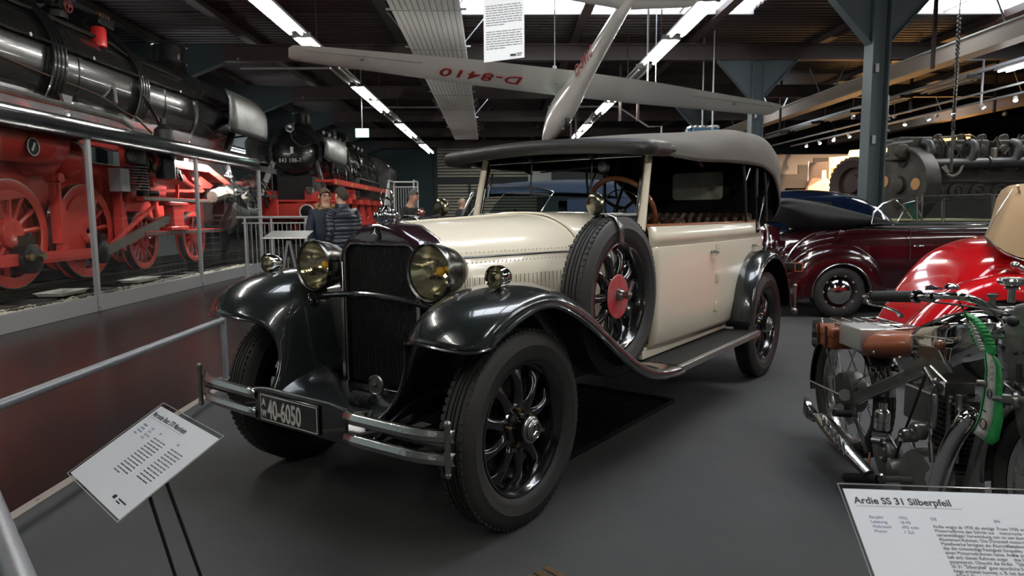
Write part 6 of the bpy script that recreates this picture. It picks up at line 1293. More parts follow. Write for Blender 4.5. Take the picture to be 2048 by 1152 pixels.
def ribbon():
    O=MO; T=thing('award_ribbon','green and white award ribbon with braided top hung over the motorcycle tank','ribbon',O)
    gr=mat('green_ribbon',(.01,.26,.06),.5,bump=.3,scale=150); wh=mat('white_ribbon',(.45,.46,.42),.55,bump=.2,scale=150); M=MM
    def braid(pa,pb,m,n=26,w_=.016):
        p=smoothpath([M(*q) for q in pa],7); g=G()
        for i,c in enumerate(p):
            g.ball(c+V((0,.008*(i%2)-.004,0)),w_,5,(.8,1.15,.55))
        return make('braid',g,m,T)
    braid([(1933,630,.17),(1950,640,.17),(1968,662,.17),(1980,690,.17),(1982,704,.17)],0,gr); braid([(1932,640,.165),(1944,655,.165),(1956,680,.165),(1966,700,.165)],0,wh,w_=.010); braid([(1936,646,.162),(1944,670,.162),(1956,690,.162)],0,gr,w_=.008)
    def strip(l,r,m,name,s=.17):
        rows=[[M(*a,s),M((a[0]+b[0])/2,(a[1]+b[1])/2,s+.004),M(*b,s)] for a,b in zip(l,r)]; return make(name,G().grid(rows),m,T,solid=.001)
    L=[(1966,700),(1970,740),(1965,790),(1957,830),(1950,850),(1943,863)]; A=[(1971,702),(1975,740),(1970,790),(1962,832),(1951,855),(1944,864)]; B=[(1982,704),(1992,735),(1990,790),(1985,840),(1975,870),(1966,880)]; Rr=[(1986,705),(2003,730),(2005,790),(2006,840),(1998,880),(1984,892)]
    strip(L,A,gr,'green_edge'); w_=strip(A,B,wh,'white_band'); strip(B,Rr,gr,'green_band')
    ink=mat('dark_ribbon_print',(.04,.045,.05),.6)
    x=(M(1984,780,.178)-M(1964,776,.178)); y=V((0,0,1))
    def rt(s,px,py,size,mm=ink,rot=0): text('ribbon_lettering',s,size,mm,w_,mframe(M(px,py,.178)-V((.001,0,0)),V((0,-1,-.25)),V((0,-.25,1))),.0006,sx=.8)
    rt('CLASSIC',1962,818,.0095)
    g=G(); c=M(1979,788,.178); g.tube([c+V((0,.011*math.cos(a*pi/12),.016*math.sin(a*pi/12))) for a in range(24)],.002,5,True).tube([c+V((0,.006*math.cos(a*pi/12),.009*math.sin(a*pi/12))) for a in range(24)],.0012,5,True)
    c=M(1966,848,.179); g.tube([c+V((0,.015*math.cos(a*pi/12),.018*math.sin(a*pi/12))) for a in range(24)],.002,5,True); make('round_emblem',g,ink,w_)
    make('emblem_center',G().lathe([(0,0),(.011,0)],c+V((-.001,0,0)),(-1,0,0),20),mat('pale_emblem_print',(.4,.3,.24),.6),w_)
    g=G(); 
    for py in (722,734,748,760): q=M(1983,py,.178); g.tube([q+V((0,.008,-.006)),q+V((0,-.002,.005)),q+V((0,-.007,-.003))],.0011,5)
    make('script_marks',g,mat('grey_ribbon_print',(.18,.18,.17),.6),w_,kind='stuff')
ribbon()
# ================================================================ background cars
def simple_wheel(parent,c,r,w_,side,capr,m=None,rimc=None,name='wheel'):
    w=make(name,G().lathe([(r*.6,w_*.3),(r*.66,w_*.5),(r*.8,w_*.56),(r*.94,w_*.46),(r,w_*.36),(r,-w_*.4),(r*.7,-w_*.5)],c,side,40),RUBBER,parent)
    make('wheel_disc',G().lathe([(r*.62,w_*.34),(r*.58,w_*.26),(r*.5,w_*.18),(r*.42,w_*.30),(r*.2,w_*.36),(0,w_*.36)],c,side,36),rimc or BLACKP,w)
    if capr: make('hub_cap',G().lathe([(capr,w_*.30),(capr*.96,w_*.44),(capr*.7,w_*.60),(capr*.3,w_*.68),(0,w_*.70)],c,side,30),CHROME,w)
    return w
def sideshell(T,name,st,y0,W,m,sub=1,crown=.10):
    # st: (x, z_bottom, z_belt, z_top_centre, inset at the ends); near side faces -Y
    rows=[]
    for x,zb,zs,zt,k in st:
        w_=W/2*k; rows.append([V((x,y0+W/2+s*w_*q,z)) for s,q,z in ((-1,.93,zb),(-1,.985,zb+(zs-zb)*.3),(-1,1,zb+(zs-zb)*.7),(-1,.975,zs-(zs-zb)*.06),(-1,.90,zs+(zt-zs)*.35),(-1,.6,zs+(zt-zs)*.85),(0,0,zt),(1,.6,zs+(zt-zs)*.85),(1,.90,zs+(zt-zs)*.35),(1,.975,zs-(zs-zb)*.06),(1,1,zs-(zs-zb)*.3),(1,.93,zb))])
    return make(name,G().grid(rows),m,T,sub=sub)
def arch(T,name,cx,cz,r0,r1,y0,y1,m,a0=0,a1=pi,zs=1.0,bead=None,stretch=0):
    rows=[]
    for k in range(21):
        a=a0+(a1-a0)*k/20; ca,sa=math.cos(a),math.sin(a); R1=r1*(1+stretch*max(0,-ca)**2)
        P=lambda r,y:V((cx+r*ca,y,cz+r*sa*zs))
        rows.append([P(r0,y0),P(r0+.02,y0-.012),P((r0+R1)/2,y0-.005),P(R1-.02,y0+.05),P(R1,y0+(y1-y0)*.4),P(R1-.01,y0+(y1-y0)*.75),P(R1-.06,y1)])
    f=make(name,G().grid(rows),m,T,sub=1,solid=.006)
    if bead: make('arch_bead',G().tube([r[1] for r in rows],.007,6),bead,f)
    return f
def maroon():
    m=mat('maroon_paint',(.030,.003,.005),.16,coat=1); Y0=8.1
    T=thing('convertible_car','dark maroon convertible with raised side windows and folded black hood cover','car',(4.05,Y0,0)); O=V((4.05,Y0,0)); A=lambda px,py,d=0:at(px,py,Y=Y0+d)-O
    st=[(-.66,.42,.62,.66,.70),(-.60,.36,.78,.84,.86),(-.45,.34,.90,.97,.93),(-.2,.34,.99,1.05,.97),(.15,.34,1.05,1.09,1),(.7,.33,1.08,1.06,1),(1.7,.33,1.08,1.04,1),(2.6,.33,1.07,1.08,1),(3.3,.34,1.04,1.12,.97),(4.0,.36,1.0,1.08,.8),(4.3,.4,.9,.98,.7)]
    b=sideshell(T,'body',st,.08,1.55,m)
    make('chrome_strip',G().tube([A(1640,470,-.0)+V((0,.09,0)),A(1715,458)+V((0,.06,0)),A(1800,459)+V((0,.065,0)),A(1965,460)+V((0,.065,0)),A(2200,461)+V((0,.065,0))],.012,6),CHROME,b)
    make('door_gap',G().bar(A(1822,455,.05),A(1820,520,.06),.006,.006),BLACKM,b); make('door_handle',G().ball(A(1838,492,.04),.035,8,(2.0,.5,.45)),CHROME,b); make('fuel_flap',G().ball(A(1683,468,.03),.045,8,(.8,.4,1.2)),m,b)
    f=arch(T,'rear_wing',0.0,.30,.335,.60,-.05,.22,m,R(-8),R(188),1.0,CHROMED,.18)
    g=G(); 
    for k in range(3): g.span((-.72,-.0,.45+.06*k),(-.35,.03,.475+.06*k))
    make('wing_grooves',g,m,f)
    simple_wheel(T,(0,.06,.315),.315,.17,(0,-1,0),.155,rimc=m); simple_wheel(T,(0,1.5,.315),.315,.17,(0,1,0),.155,rimc=m); simple_wheel(T,(2.9,.06,.315),.315,.17,(0,-1,0),.155,rimc=m); simple_wheel(T,(2.9,1.5,.315),.315,.17,(0,1,0),.155,rimc=m)
    g=G(); [g.cyl((.2*math.cos(a),-.0,.315+.2*math.sin(a)),(.2*math.cos(a),-.02,.315+.2*math.sin(a)),.014,8) for a in [2*pi*k/10 for k in range(10)]]; make('rim_hole_marks',g,GALV,T,kind='stuff')
    # spare on the tail
    s=make('rear_spare_wheel',G().lathe([(0,.12),(.15,.12),(.28,.10),(.34,.03),(.35,-.05),(.33,-.1)],(-.66,.80,.78),(-1,0,.25),32),m,T); make('spare_ring',G().tube([V((-.66,.80,.78))+V((-1,0,.25)).normalized()*.06+V((.25,0,1)).normalized()*.34*math.sin(a*pi/16)+V((0,1,0))*.34*math.cos(a*pi/16) for a in range(32)],.016,6,True),CHROMED,s)
    make('tail_bead',G().tube(smoothpath([V((-.60,.1,.35)),V((-.62,.12,.6)),V((-.52,.14,.82)),V((-.3,.2,.98)),V((-.1,.22,1.03))],4),.010,6),CHROMED,T)
    # folded hood
    rows=[]
    for x,z0,z1,w_ in ((-.46,1.30,1.42,.3),(-.40,1.18,1.46,.55),(-.2,1.02,1.44,.66),(.05,1.02,1.40,.72),(.3,1.05,1.32,.73),(.6,1.07,1.22,.70),(.85,1.08,1.14,.6)):
        zm=(z0+z1)/2; h_=(z1-z0)/2; rows.append([V((x+.03*math.sin(5*a),.86-.02+w_*math.cos(a)*-1,zm+h_*math.sin(a)*(1+.06*math.sin(4*a)))) for a in [2*pi*j/20 for j in range(20)]])
    make('folded_hood',G().grid(rows,False,True).add(rows[0],[tuple(range(20))]).add(rows[-1],[tuple(range(20))]),mat('black_hood_cloth',(.013,.013,.014),.8,bump=.5,scale=12),T,sub=1)
    def win(pts,d,name='side_window'):
        p=[A(x,y,d) for x,y in pts]; w=make(name,G().tube(p,.014,6,True),CHROMED,T); make('pane',G().prism(p,(0,.004,0)),GLASS,w,smooth=0)
    win([(1742,447),(1748,425),(1765,408),(1795,397),(1834,391),(1834,446)],.12); win([(1843,446),(1845,392),(1983,389),(1985,447)],.12); win([(1988,447),(1988,390),(2120,388),(2120,448)],.12)
    win([(1795,443),(1806,425),(1835,410),(1884,400),(1884,443)],1.45); win([(1888,443),(1888,399),(2030,396),(2030,443)],1.45)
    make('cockpit_lining',G().span((.85,.3,.99),(2.6,1.4,1.07)),mat('dark_interior',(.03,.015,.012),.7),T)
maroon()
def navy_saloon():
    m=mat('navy_paint',(.004,.010,.03),.12,coat=1)
    T=thing('saloon_car','dark navy saloon with rounded roof behind the maroon convertible','car',(5.0,10.6,0))
    st=[(-1.9,.3,.9,1.0,.7),(-1.5,.3,1.0,1.3,.9),(-1.1,.3,1.08,1.60,.95),(-.5,.3,1.1,1.66,1),(.2,.3,1.1,1.67,1),(.65,.3,1.08,1.62,.98),(1.0,.3,1.03,1.50,.93),(1.22,.3,.95,1.32,.86),(1.38,.32,.85,1.08,.78),(1.5,.4,.7,.8,.7)]
    b=sideshell(T,'body',st,0,1.6,m,crown=.1)
    for x0,x1 in ((-.55,.22),(-1.35,-.65)):
        w=make('side_window',G().prism([V((x0,.03,1.12)),V((x1,.03,1.12)),V((x1-.05,.10,1.42)),V((x0+.12,.10,1.47)),V((x0,.06,1.35))],(0,.01,0)),mat('dark_glass',(.02,.02,.022),.05,coat=1),T)
    make('rear_wing',G().ball((.85,.12,.62),.5,12,(1,.45,.8)),m,T); simple_wheel(T,(.85,.05,.33),.33,.17,(0,-1,0),.14); simple_wheel(T,(-1.5,.05,.33),.33,.17,(0,-1,0),.14); simple_wheel(T,(.85,1.5,.33),.33,.17,(0,1,0),.14); simple_wheel(T,(-1.5,1.5,.33),.33,.17,(0,1,0),.14)
    make('chrome_strip',G().tube([V((-1.6,.0,1.02)),V((0,-.01,1.04)),V((1.1,.06,.98))],.01,6),CHROME,T)
navy_saloon()
def navy_cabrio():
    m=mat('midnight_blue_paint',(.008,.018,.035),.16,coat=1); fab=mat('blue_fabric_hood',(.020,.036,.075),.85,bump=.2,scale=120)
    Y0=8.6; O=V((.3,Y0,0)); T=thing('cabriolet_car','blue cabriolet with raised blue fabric hood seen through the cream car windscreen','car',(.3,Y0,0)); A=lambda px,py,d=0:at(px,py,Y=Y0+d)-O
    st=[(-1.95,.35,.85,.95,.6),(-1.7,.3,.95,1.05,.72),(-1.2,.3,1.0,1.12,.8),(-.75,.3,1.05,1.18,.92),(-.3,.3,1.08,1.16,1),(.6,.3,1.1,1.12,1),(1.5,.3,1.08,1.12,1),(2.1,.32,.98,1.02,.9),(2.4,.36,.8,.85,.8)]
    b=sideshell(T,'body',st,0,1.6,m)
    rows=[]
    for x,zs,zt,w_ in ((-.66,1.50,1.56,.62),(-.5,1.52,1.66,.66),(0,1.53,1.71,.68),(.6,1.53,1.735,.68),(1.1,1.50,1.735,.68),(1.5,1.40,1.68,.66),(1.8,1.22,1.50,.62),(2.0,1.1,1.2,.56)):
        rows.append([V((x,.8+s*w_*q,z)) for s,q,z in ((-1,1.02,zs),(-1,.98,zs+(zt-zs)*.4),(-1,.8,zs+(zt-zs)*.8),(0,0,zt),(1,.8,zs+(zt-zs)*.8),(1,.98,zs+(zt-zs)*.4),(1,1.02,zs))])
    h=make('fabric_hood',G().grid(rows),fab,T,sub=2,solid=.012)
    rail=[A(940,392,.1),A(948,384,.1),A(975,377,.1),A(1020,373,.1),A(1070,374,.1),A(1105,383,.1),A(1103,392,.1)]
    make('hood_rail',G().tube(smoothpath(rail,4),.012,6),CHROMED,h)
    make('hood_drop',G().span((.55,.1,1.08),(1.9,.14,1.45)),fab,T)
    make('far_drop',G().span((.55,1.45,1.08),(1.9,1.49,1.45)),fab,T)
    for p in ([(922,432),(940,395),(972,388),(965,395),(938,432)],[(975,430),(1008,388),(1012,386),(1098,389),(1100,395),(1085,420),(1075,432)]):
        q=[A(x,y,.1) for x,y in p]; w=make('side_window',G().tube(q,.012,6,True),CHROMED,T); make('pane',G().prism(q,(0,.004,0)),GLASSD,w,smooth=0)
    for q in (.1,1.45): make('windscreen_post',G().tube([A(925,432,q),A(948,386,q)],.014,8),CHROMED,T)
    make('windscreen',G().prism([A(925,432,.12),A(948,388,.12),A(948,388,1.4),A(925,432,1.4)],(.004,0,0)),GLASSD,T,smooth=0)
    make('wiper',G().cyl(A(948,405,.3),A(968,430,.3),.006,5),CHROMED,T)
    for x,y,s in ((-1.35,.05,-1),(1.6,.05,-1),(-1.35,1.55,1),(1.6,1.55,1)): simple_wheel(T,(x,y,.34),.34,.17,(0,s,0),.14)
    make('inner_steering',G().tube([V((-.1,.45+.17*math.cos(a*pi/10),1.15+.17*math.sin(a*pi/10))) for a in range(20)],.012,6,True),BLACKP,T)
    for x in (.05,.75): make('seat_back',G().span((x,.2,.8),(x+.12,1.4,1.3)),BROWNL,T,bevel=.04)
navy_cabrio()
def green_car():
    m=mat('dark_green_paint',(.008,.06,.04),.18,coat=1); Y0=12.4; O=V((7.6,Y0,0)); T=thing('roadster_car','green open roadster glimpsed through the maroon convertible windows','car',(7.6,Y0,0)); A=lambda px,py,d=0:at(px,py,Y=Y0+d)-O
    st=[(-1.9,.35,.8,.9,.7),(-1.5,.3,.98,1.08,.85),(-.8,.3,1.06,1.14,.95),(0,.3,1.07,1.1,1),(1.2,.3,1.06,1.08,1),(2.0,.3,1.02,1.08,.9),(2.4,.4,.85,.9,.7)]
    b=sideshell(T,'body',st,0,1.6,m); make('chrome_strip',G().tube([V((-1.5,-.0,1.0)),V((0,-.03,1.02)),V((2,.0,1.0))],.012,6),CHROME,b)
    p=[A(1805,408,.4),A(1828,402,.4),A(1850,448,.4),A(1832,448,.4)]
    make('windscreen',G().tube(p,.02,6,True),CHROMED,T); make('screen_glass',G().prism(p,(0,.01,0)),mat('green_tinted_glass',(.02,.10,.07),.05,coat=1),T)
    make('rail_bar',G().tube(smoothpath([A(1705,396,.3),A(1760,397,.3),A(1790,400,.3),A(1803,410,.3)],4),.012,6).tube(smoothpath([A(1705,403,.3),A(1760,404,.3),A(1795,405,.3)],4),.008,6),CHROMED,T)
    make('cream_lining',G().span((-.6,.2,1.04),(1.5,1.4,1.12)),mat('cream_interior',(.5,.42,.22),.6),T)
    for x,y,s in ((-1.2,.05,-1),(1.5,.05,-1),(-1.2,1.55,1),(1.5,1.55,1)): simple_wheel(T,(x,y,.33),.33,.16,(0,s,0),.14)
green_car()
def red_car():
    m=mat('bright_red_paint',(.52,.008,.012),.14,coat=1); tan=mat('tan_hood_cloth',(.29,.19,.10),.8,bump=.2,scale=160)
    Y0=4.75; O=V((4.2,Y0,0)); T=thing('red_sports_car','bright red vintage car with tan hood and swept tail behind the motorcycle','car',(4.2,Y0,0)); A=lambda px,py,d=0:at(px,py,Y=Y0+d)-O
    # tail body: profile traced from the far-side ridge, lofted across the width
    prof=[(1758,668),(1772,640),(1792,600),(1818,560),(1850,520),(1885,493),(1925,478),(1975,468),(2030,462),(2110,458),(2250,455)]
    rows=[]
    for px,py in prof:
        p=A(px,py,.95); k=max(0,min(1,(px-1745)/190)); w_=.28+.30*k**.5; zb=.34; z=p.z; y=.72; x=p.x
        rows.append([V((x,y-w_,zb)),V((x,y-w_*1.02,zb+(z-zb)*.45)),V((x,y-w_*.97,zb+(z-zb)*.8)),V((x,y-w_*.8,zb+(z-zb)*.97)),V((x,y-w_*.4,z)),V((x,y,z+.005)),V((x,y+w_*.4,z)),V((x,y+w_*.8,zb+(z-zb)*.97)),V((x,y+w_,zb+(z-zb)*.6)),V((x,y+w_,zb))])
    bd=make('tail_body',G().grid(rows),m,T,sub=2)
    # near rear wing
    rows=[]
    up=[(1800,700),(1818,672),(1845,640),(1880,605),(1920,575),(1965,556),(2020,548),(2080,548),(2150,560),(2250,600)]
    lo=[(1828,712),(1846,690),(1868,665),(1900,637),(1935,615),(1975,602),(2020,598),(2070,605),(2130,640),(2180,700)]
    for (a,b),(c,d) in zip(up,lo):
        P=A(a,b,.06); Q=A(c,d,-.04); Mx=(P+Q)/2; rows.append([Q+V((0,.02,-.01)),Q,Q*.6+P*.4+V((0,-.03,.01)),P*.75+Q*.25+V((0,-.015,.02)),P+V((0,.02,.0)),P+V((0,.12,-.0)),P+V((.03,.26,-.05)),P+V((.05,.34,-.16))])
    wg=make('rear_wing',G().grid(rows),m,T,sub=2,solid=.006); make('wing_bead',G().tube(smoothpath([r[1] for r in rows],3),.007,6),m,wg)
    c=A(2035,700,.02); simple_wheel(T,(c.x,.12,.36),.36,.14,(0,-1,0),.0); simple_wheel(T,(c.x+.75,1.25,.36),.36,.14,(0,1,0),.0)
    # tan hood
    q=[A(1970,474,.2),A(2007,505,.14),A(2060,523,.12),A(2160,528,.12)]; r_=[A(2026,378,.35),A(2033,372,.33),A(2070,366,.33),A(2160,362,.33)]
    rows=[]
    for (a,b) in zip(q,r_):
        rows.append([a,(a*.5+b*.5)+V((-.015,-.01,.0)),b,b+V((.22,.4,.03)),b+V((.45,.8,-.02)),(a*.5+b*.5)+V((.5,.8,0)),a+V((.55,.8,0))])
    hg=G().grid(rows); hg.add(rows[0],[tuple(range(len(rows[0])))]); h=make('tan_hood',hg,tan,T,sub=1); make('hood_piping',G().tube(smoothpath(q,4),.007,6).tube([r_[1]+V((.0,-.01,.005)),r_[1]+V((.06,.04,-.06)),r_[2]+V((.05,.02,-.11))],.008,6).tube(smoothpath([q[0],(q[0]+r_[0])/2+V((-.018,-.01,0)),r_[0]],4),.004,6),CHROMED,h)
    make('hood_hinge',G().tube([A(2032,530,.1),A(2060,545,.1)],.02,10).ball(A(2030,530,.08),.03,8),CHROMED,T)
    make('body_front',G().span((1.2,.2,.35),(2.6,1.4,1.0)),m,T,bevel=.08)
red_car()
# ================================================================ big engine, flywheel, valve, chain, mural
def engine():
    Y0=15.2; O=V((10.6,Y0,0)); iron=mat('worn_dark_cast_iron',(.045,.042,.038),.55,.5,bump=.5,scale=6,var=.7,vscale=4,vcol=(.10,.09,.075)); A=lambda px,py,d=0:at(px,py,Y=Y0+d)-O
    T=thing('large_engine','huge dark multi-cylinder engine with a big flywheel behind the convertibles','engine',(10.6,Y0,0))
    a,b=A(1850,362,0),A(2250,450,0); make('crankcase',G().span((a.x,0,.25),(b.x,1.1,a.z)),iron,T,bevel=.05)
    make('bed_plate',G().span((a.x-.6,-.1,0),(b.x,1.3,.3)),iron,T,bevel=.02)
    make('ledge',G().bar(A(1870,361,-.06),A(2260,358,-.06),.12,.035),iron,T)
    for k in range(8):
        c=A(1870+43*k,383,-.03); make('inspection_cover',G().lathe([(.19,0),(.17,.03),(.12,.035),(.10,.01),(.05,.015),(.04,.06),(0,.06)],c,(0,-1,0),24),iron,T)
    u=A(1865,330,.1); v=A(2250,300,.1); make('cylinder_block',G().span((u.x,.15,u.z-.35),(v.x,.9,u.z+.1)),iron,T,bevel=.03)
    make('exhaust_manifold',G().tube([A(1840,328,-.12),A(1975,326,-.12),A(2250,320,-.12)],.115,16).lathe([(.115,-.02),(.15,-.02),(.15,.02),(.115,.02)],A(1975,326,-.12),(1,0,0),20),mat('grey_black_manifold',(.07,.07,.07),.45,.6,bump=.2,scale=8),T)
    for k in range(6):
        x=1862+46*k if 0 else 1875+44*k
        c=A(x,300,.12); hd_=make('cylinder_head',G().span((c.x-.20,.05,c.z-.2),(c.x+.12,.75,c.z+.22)),iron,T,bevel=.03)
        make('head_cover',G().lathe([(.12,0),(.10,.05),(.05,.06),(0,.06)],A(x,300,.04),(0,-1,0),18),iron,hd_)
        make('rocker_gear',G().tube(smoothpath([A(x-8,288,.1),A(x-8,274,.1),A(x+6,270,.1),A(x+8,284,.1)],3),.022,6).cyl(A(x,282,.2),A(x,272,.2),.05,8),iron,hd_)
        if k%2==0:
            make('elbow_pipe',G().tube(smoothpath([A(x-28,285,-.02),A(x-18,287,-.12),A(x-14,300,-.16),A(x-20,316,-.14),A(x-30,325,-.12)],4),[.09]*8+[.10]*9,12),mat('grey_black_manifold'),T)
        else: make('grey_housing',G().span(tuple(A(x-26,296,-.02)),tuple(A(x-13,318,-.12))),mat('pale_dirty_casting',(.2,.18,.14),.6,bump=.3,scale=10),T,bevel=.02)
    make('top_pipe',G().tube(smoothpath([A(1865,276,.3),A(1900,274,.3),A(1945,272,.3),A(1950,288,.3)],3),.025,8),iron,T)
    g=G(); r2=random.Random(8)
    for k in range(40):
        p=A(1850+300*r2.random(),278+60*r2.random(),-.05-.1*r2.random()); g.tube([p,p+V((.1*r2.random(),0,.12)),p+V((.25*r2.random(),0,-.1*r2.random()))],.014+.01*r2.random(),5)
    make('small_pipework',g,iron,T,kind='stuff')
    make('front_gear_box',G().span(tuple(A(1797,320,.0)),tuple(A(1838,278,.5))).lathe([(.0,-.1),(.15,-.1),(.17,0),(.0,.02)],A(1806,302,-.05),(0,-1,0),18),iron,T,bevel=.03)
    hk=make('lifting_arm',G().tube(smoothpath([A(1893,348,-.2),A(1905,352,-.2),A(1918,345,-.2),A(1925,330,-.2)],3),.03,8).prism([A(1883,335,-.25),A(1893,330,-.25),A(1900,345,-.25),A(1892,345,-.25)],(0,.03,0)),mat('pale_casting',(.25,.22,.2),.6),T)
    # flywheel, disc seen obliquely
    n=V((-.98,-.2,0)).normalized(); c=A(1800,370,.2)
    fw=make('flywheel',G().lathe([(.84,-.28),(.84,.08),(.82,.10),(.77,.09),(.75,.02),(.45,.0),(.2,.02),(.18,.10),(.08,.12),(0,.12)],c,n,56),iron,T)
    a_,u_,_=frame(n)
    for q in range(4):
        d=a_*math.cos(q*pi/2+.1)+u_*math.sin(q*pi/2+.1); make('flywheel_hole',G().lathe([(.13,.022),(.115,.028),(.0,.024)],c+d*.46+u_*.05,n,18),mat('orange_backed_hole',(.55,.30,.12),.8) if q in (0,2) else mat('dark_hole',(.02,.015,.01),.8),fw)
    c=at(1708,368,Y=17.6)-O; gw=make('toothed_wheel',G().lathe([(.66,-.2),(.66,.1),(.60,.13),(.55,.1),(.42,.06),(.39,-.05),(.25,-.05),(.22,.1),(0,.1)],c,(-.9,-.4,0),44),mat('rusty_tooth_iron',(.06,.04,.035),.7,.3,bump=.4,scale=10),T)
    for k in range(30): 
        s_,u_,_=frame((-.9,-.4,0)); d=s_*math.cos(2*pi*k/30)+u_*math.sin(2*pi*k/30); make('gear_tooth',G().bar(c+d*.66-V((-.9,-.4,0))*.18,c+d*.66+V((-.9,-.4,0))*.1,.08,.05,tuple(d)),mat('rusty_tooth_iron'),gw)
    make('wheel_pedestal',G().span((c.x-.3,c.y-.1,0),(c.x+.3,c.y+.4,c.z-.6)),iron,T)
engine()
def chain():
    T=thing('hanging_chain','steel chain with a long hook bar hanging from the roof before the engine','chain',(9.55,14.6,2.0)); O=V((9.55,14.6,2.0)); top=at(1919,30,Y=14.6); bot=at(1906,262,Y=14.6); n=52
    cm=mat('dull_chain_steel',(.10,.095,.09),.4,.8)
    for k in range(n):
        p=top+(bot-top)*k/n-O; s=(bot-top).length/n*.72; a,b=(V((.035,0,0)),V((0,0,s))) if k%2 else (V((0,.035,0)),V((0,0,s)))
        make('link',G().tube([p+a*math.cos(q*pi/5)+b*math.sin(q*pi/5) for q in range(10)],.013,5,True),cm,T)
    make('roof_hook',G().cyl(top-O,V((top.x,top.y,ZR))-O,.012,6),cm,T)
    e=at(1902,345,Y=14.6)-O; make('hook_bar',G().bar(bot-O,e,.06,.03),mat('grey_hook_bar',(.12,.12,.11),.5,.6),T)
    T=thing('pipe_valve','tall flanged grey pipe with valves rising to the roof beside the front column','pipe',(8.3,14.2,2.2)); O=V((8.3,14.2,2.2)); P=lambda y:at(1772+(y-200)*-.06,y,Y=14.2)-O
    make('pipe',G().cyl(P(60),V((P(60).x,P(60).y,ZR-O.z-.03)),.03,8).cyl(P(345),V((P(345).x,P(345).y,-O.z)),.06,14).cyl(P(345),P(190),.06,14).cyl(P(200),P(60),.03,10),mat('grey_valve_pipe',(.16,.17,.17),.4,.7),T)
    for y,r in ((335,.09),(318,.13),(310,.13),(293,.13),(283,.17),(262,.10),(240,.10),(232,.08)): make('flange',G().lathe([(r,-.025),(r,.025),(.05,.03)],P(y),(0,0,1),18),mat('grey_valve_pipe'),T)
    make('bracket_arm',G().bar(P(288),P(288)+V((.6,0,.06)),.03,.04),GALV,T)
chain()
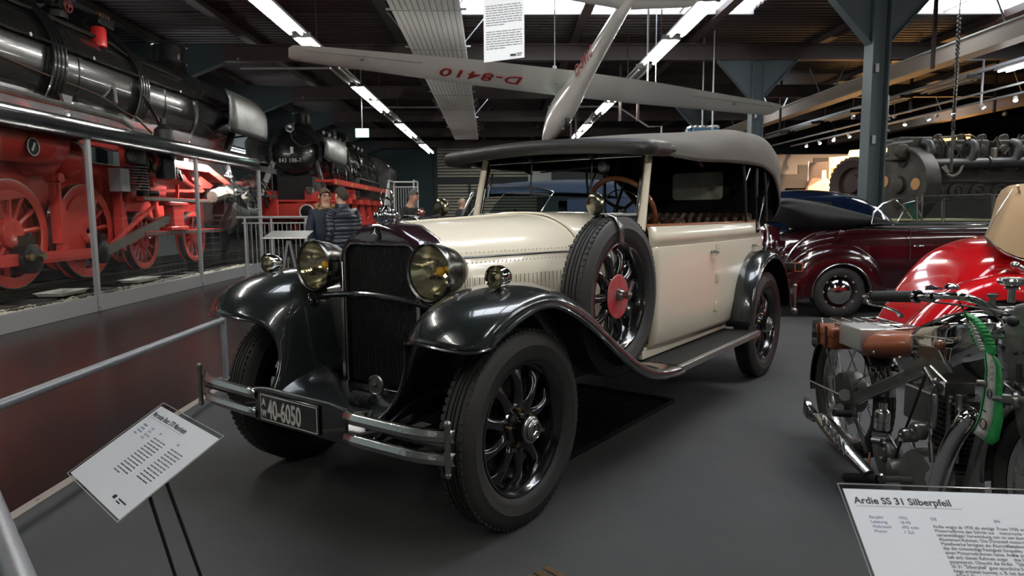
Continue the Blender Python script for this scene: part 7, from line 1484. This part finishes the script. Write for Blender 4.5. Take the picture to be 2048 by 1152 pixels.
def mural():
    A=at(1614,360,Y=27.4); T=thing('mural_panel','brightly lit orange mural panel with painted buildings behind the engine','mural',(A.x,27.4,0)); O=V((A.x,27.4,0)); d=V((1,-.16,0)).normalized(); nrm=V((d.y,-d.x,0))
    Q=lambda u,z,off=0:d*u+V((0,0,z))+nrm*off
    def pan(name,poly,m,off=0,parent=T): return make(name,G().prism([Q(u,z,off) for u,z in poly],nrm*-.02),m,parent,smooth=0)
    om=mat('orange_mural_print',(.62,.36,.16),.7,var=1,vscale=2.2,vcol=(.75,.55,.28),bump=0)
    b=pan('orange_ground',[(.8,0),(5.9,0),(5.9,4.2),(4.0,4.05),(2.4,3.9),(2.4,3.72),(1.55,3.66),(1.5,3.45),(.8,3.4)],om,0)
    pan('dark_left_panel',[(0,1.6),(.82,1.6),(.82,3.25),(.05,3.2),(.05,2.4)],mat('dark_mural_edge',(.06,.035,.03),.7),.01); pan('red_slope',[(-.7,1.0),(.5,1.0),(.5,2.6),(.2,2.6)],mat('brown_red_print',(.28,.11,.07),.7),.02)
    pan('pale_tower',[(.05,0),(.85,0),(.85,2.5),(.72,2.6),(.70,2.9),(.55,2.9),(.54,2.55),(.05,2.25)],mat('pale_yellow_print',(.75,.6,.36),.7,var=.5,vscale=6,vcol=(.6,.42,.2)),.03)
    pan('brown_column',[(.9,1),(1.05,1),(1.05,3.0),(.9,3.0)],mat('brown_print',(.3,.14,.06),.7),.03); pan('rust_column',[(1.15,1),(1.3,1),(1.3,2.6),(1.15,2.6)],mat('rust_print',(.42,.17,.08),.7),.03)
    make('clock',G().lathe([(0,.03),(.16,.03),(.17,0)],Q(1.38,2.82,.04),nrm,20),mat('dark_clock_rim',(.05,.04,.035),.6),T); make('clock_face',G().lathe([(0,.04),(.12,.04)],Q(1.38,2.82,.04),nrm,20),mat('grey_clock_face',(.4,.36,.32),.6),T)
    for i,(u,z,w_,h_,c,nm) in enumerate(((2.1,2.75,.2,.3,(.8,.75,.6),'white_print'),(2.5,2.75,.3,.12,(.18,.25,.08),'green_print'),(2.0,2.2,.2,.25,(.1,.09,.08),'black_print'),(2.2,1.9,.15,.3,(.45,.15,.14),'red_print'),(3.0,2.4,.7,.2,(.45,.2,.1),'rust_roof_print'),(3.4,3.1,.9,.12,(.7,.5,.3),'cream_print'),(4.4,2.6,.5,.6,(.75,.6,.4),'yellow_print'),(1.8,1.7,.25,.2,(.06,.12,.09),'teal_print'))):
        pan('painted_shape',[(u,z),(u+w_,z+.04),(u+w_*.9,z+h_),(u+w_*.1,z+h_*.9)],mat(nm,c,.7),.03)
    make('white_edge',G().bar(Q(.02,2.5,.05),Q(.02,3.25,.05),.03,.03),WHITEP,T)
    for i,u in enumerate((.9,2.3,3.7,5.9)):
        p=O+Q(u,4.6,2.2); s=thing('spotlight','%s ceiling spotlight aimed at the orange mural'%_ord[i],'spotlight',p,0,'spotlights before the mural')
        make('can',G().lathe([(.0,-.12),(.05,-.12),(.06,0),(.055,.0),(.04,-.06),(0,-.07)],(0,0,0),(0,.6,-.8),14),mat('white_lamp_can',(.6,.6,.6),.4),s); make('stem',G().cyl((0,0,0),(0,0,ZR-p.z),.012,6),BLACKM,s)
        l=bpy.data.lights.new('spot','SPOT'); l.energy=1500; l.color=(1,.72,.42); l.spot_size=R(95); l.shadow_soft_size=.04; l.spot_blend=.6; lo=bpy.data.objects.new('spot_lamp',l); C.objects.link(lo); lo.parent=s; lo.rotation_euler=((O+Q(u,2.2,0))-p).to_track_quat('-Z','Y').to_euler()
    # track lamps seen over the engine
    tr=thing('track_light_rail','dark rail with small white track lamps running above the engine','light rail',(12.6,0,3.95)); make('rail',G().span((-.03,12,.12),(.03,30,.17)),GALV,tr); make('second_rail',G().span((-1.0,14,.12),(-.95,30,.16)),GALV,tr)
    for i in range(14):
        y=13.5+1.15*i; g=make('lamp_head',G().lathe([(.0,-.08),(.045,-.07),(.055,.06),(.05,.06)],(0,y,.03),(.3*(-1)**i,-.5,-.8),10),mat('white_lamp_can'),tr); make('lit_disc',G().lathe([(0,.055),(.048,.055)],(0,y,.03),(.3*(-1)**i,-.5,-.8),12),mat('lit_track_lamp',(1,1,1),.5,emit=22,ecol=(1,.95,.85)),g)
mural()
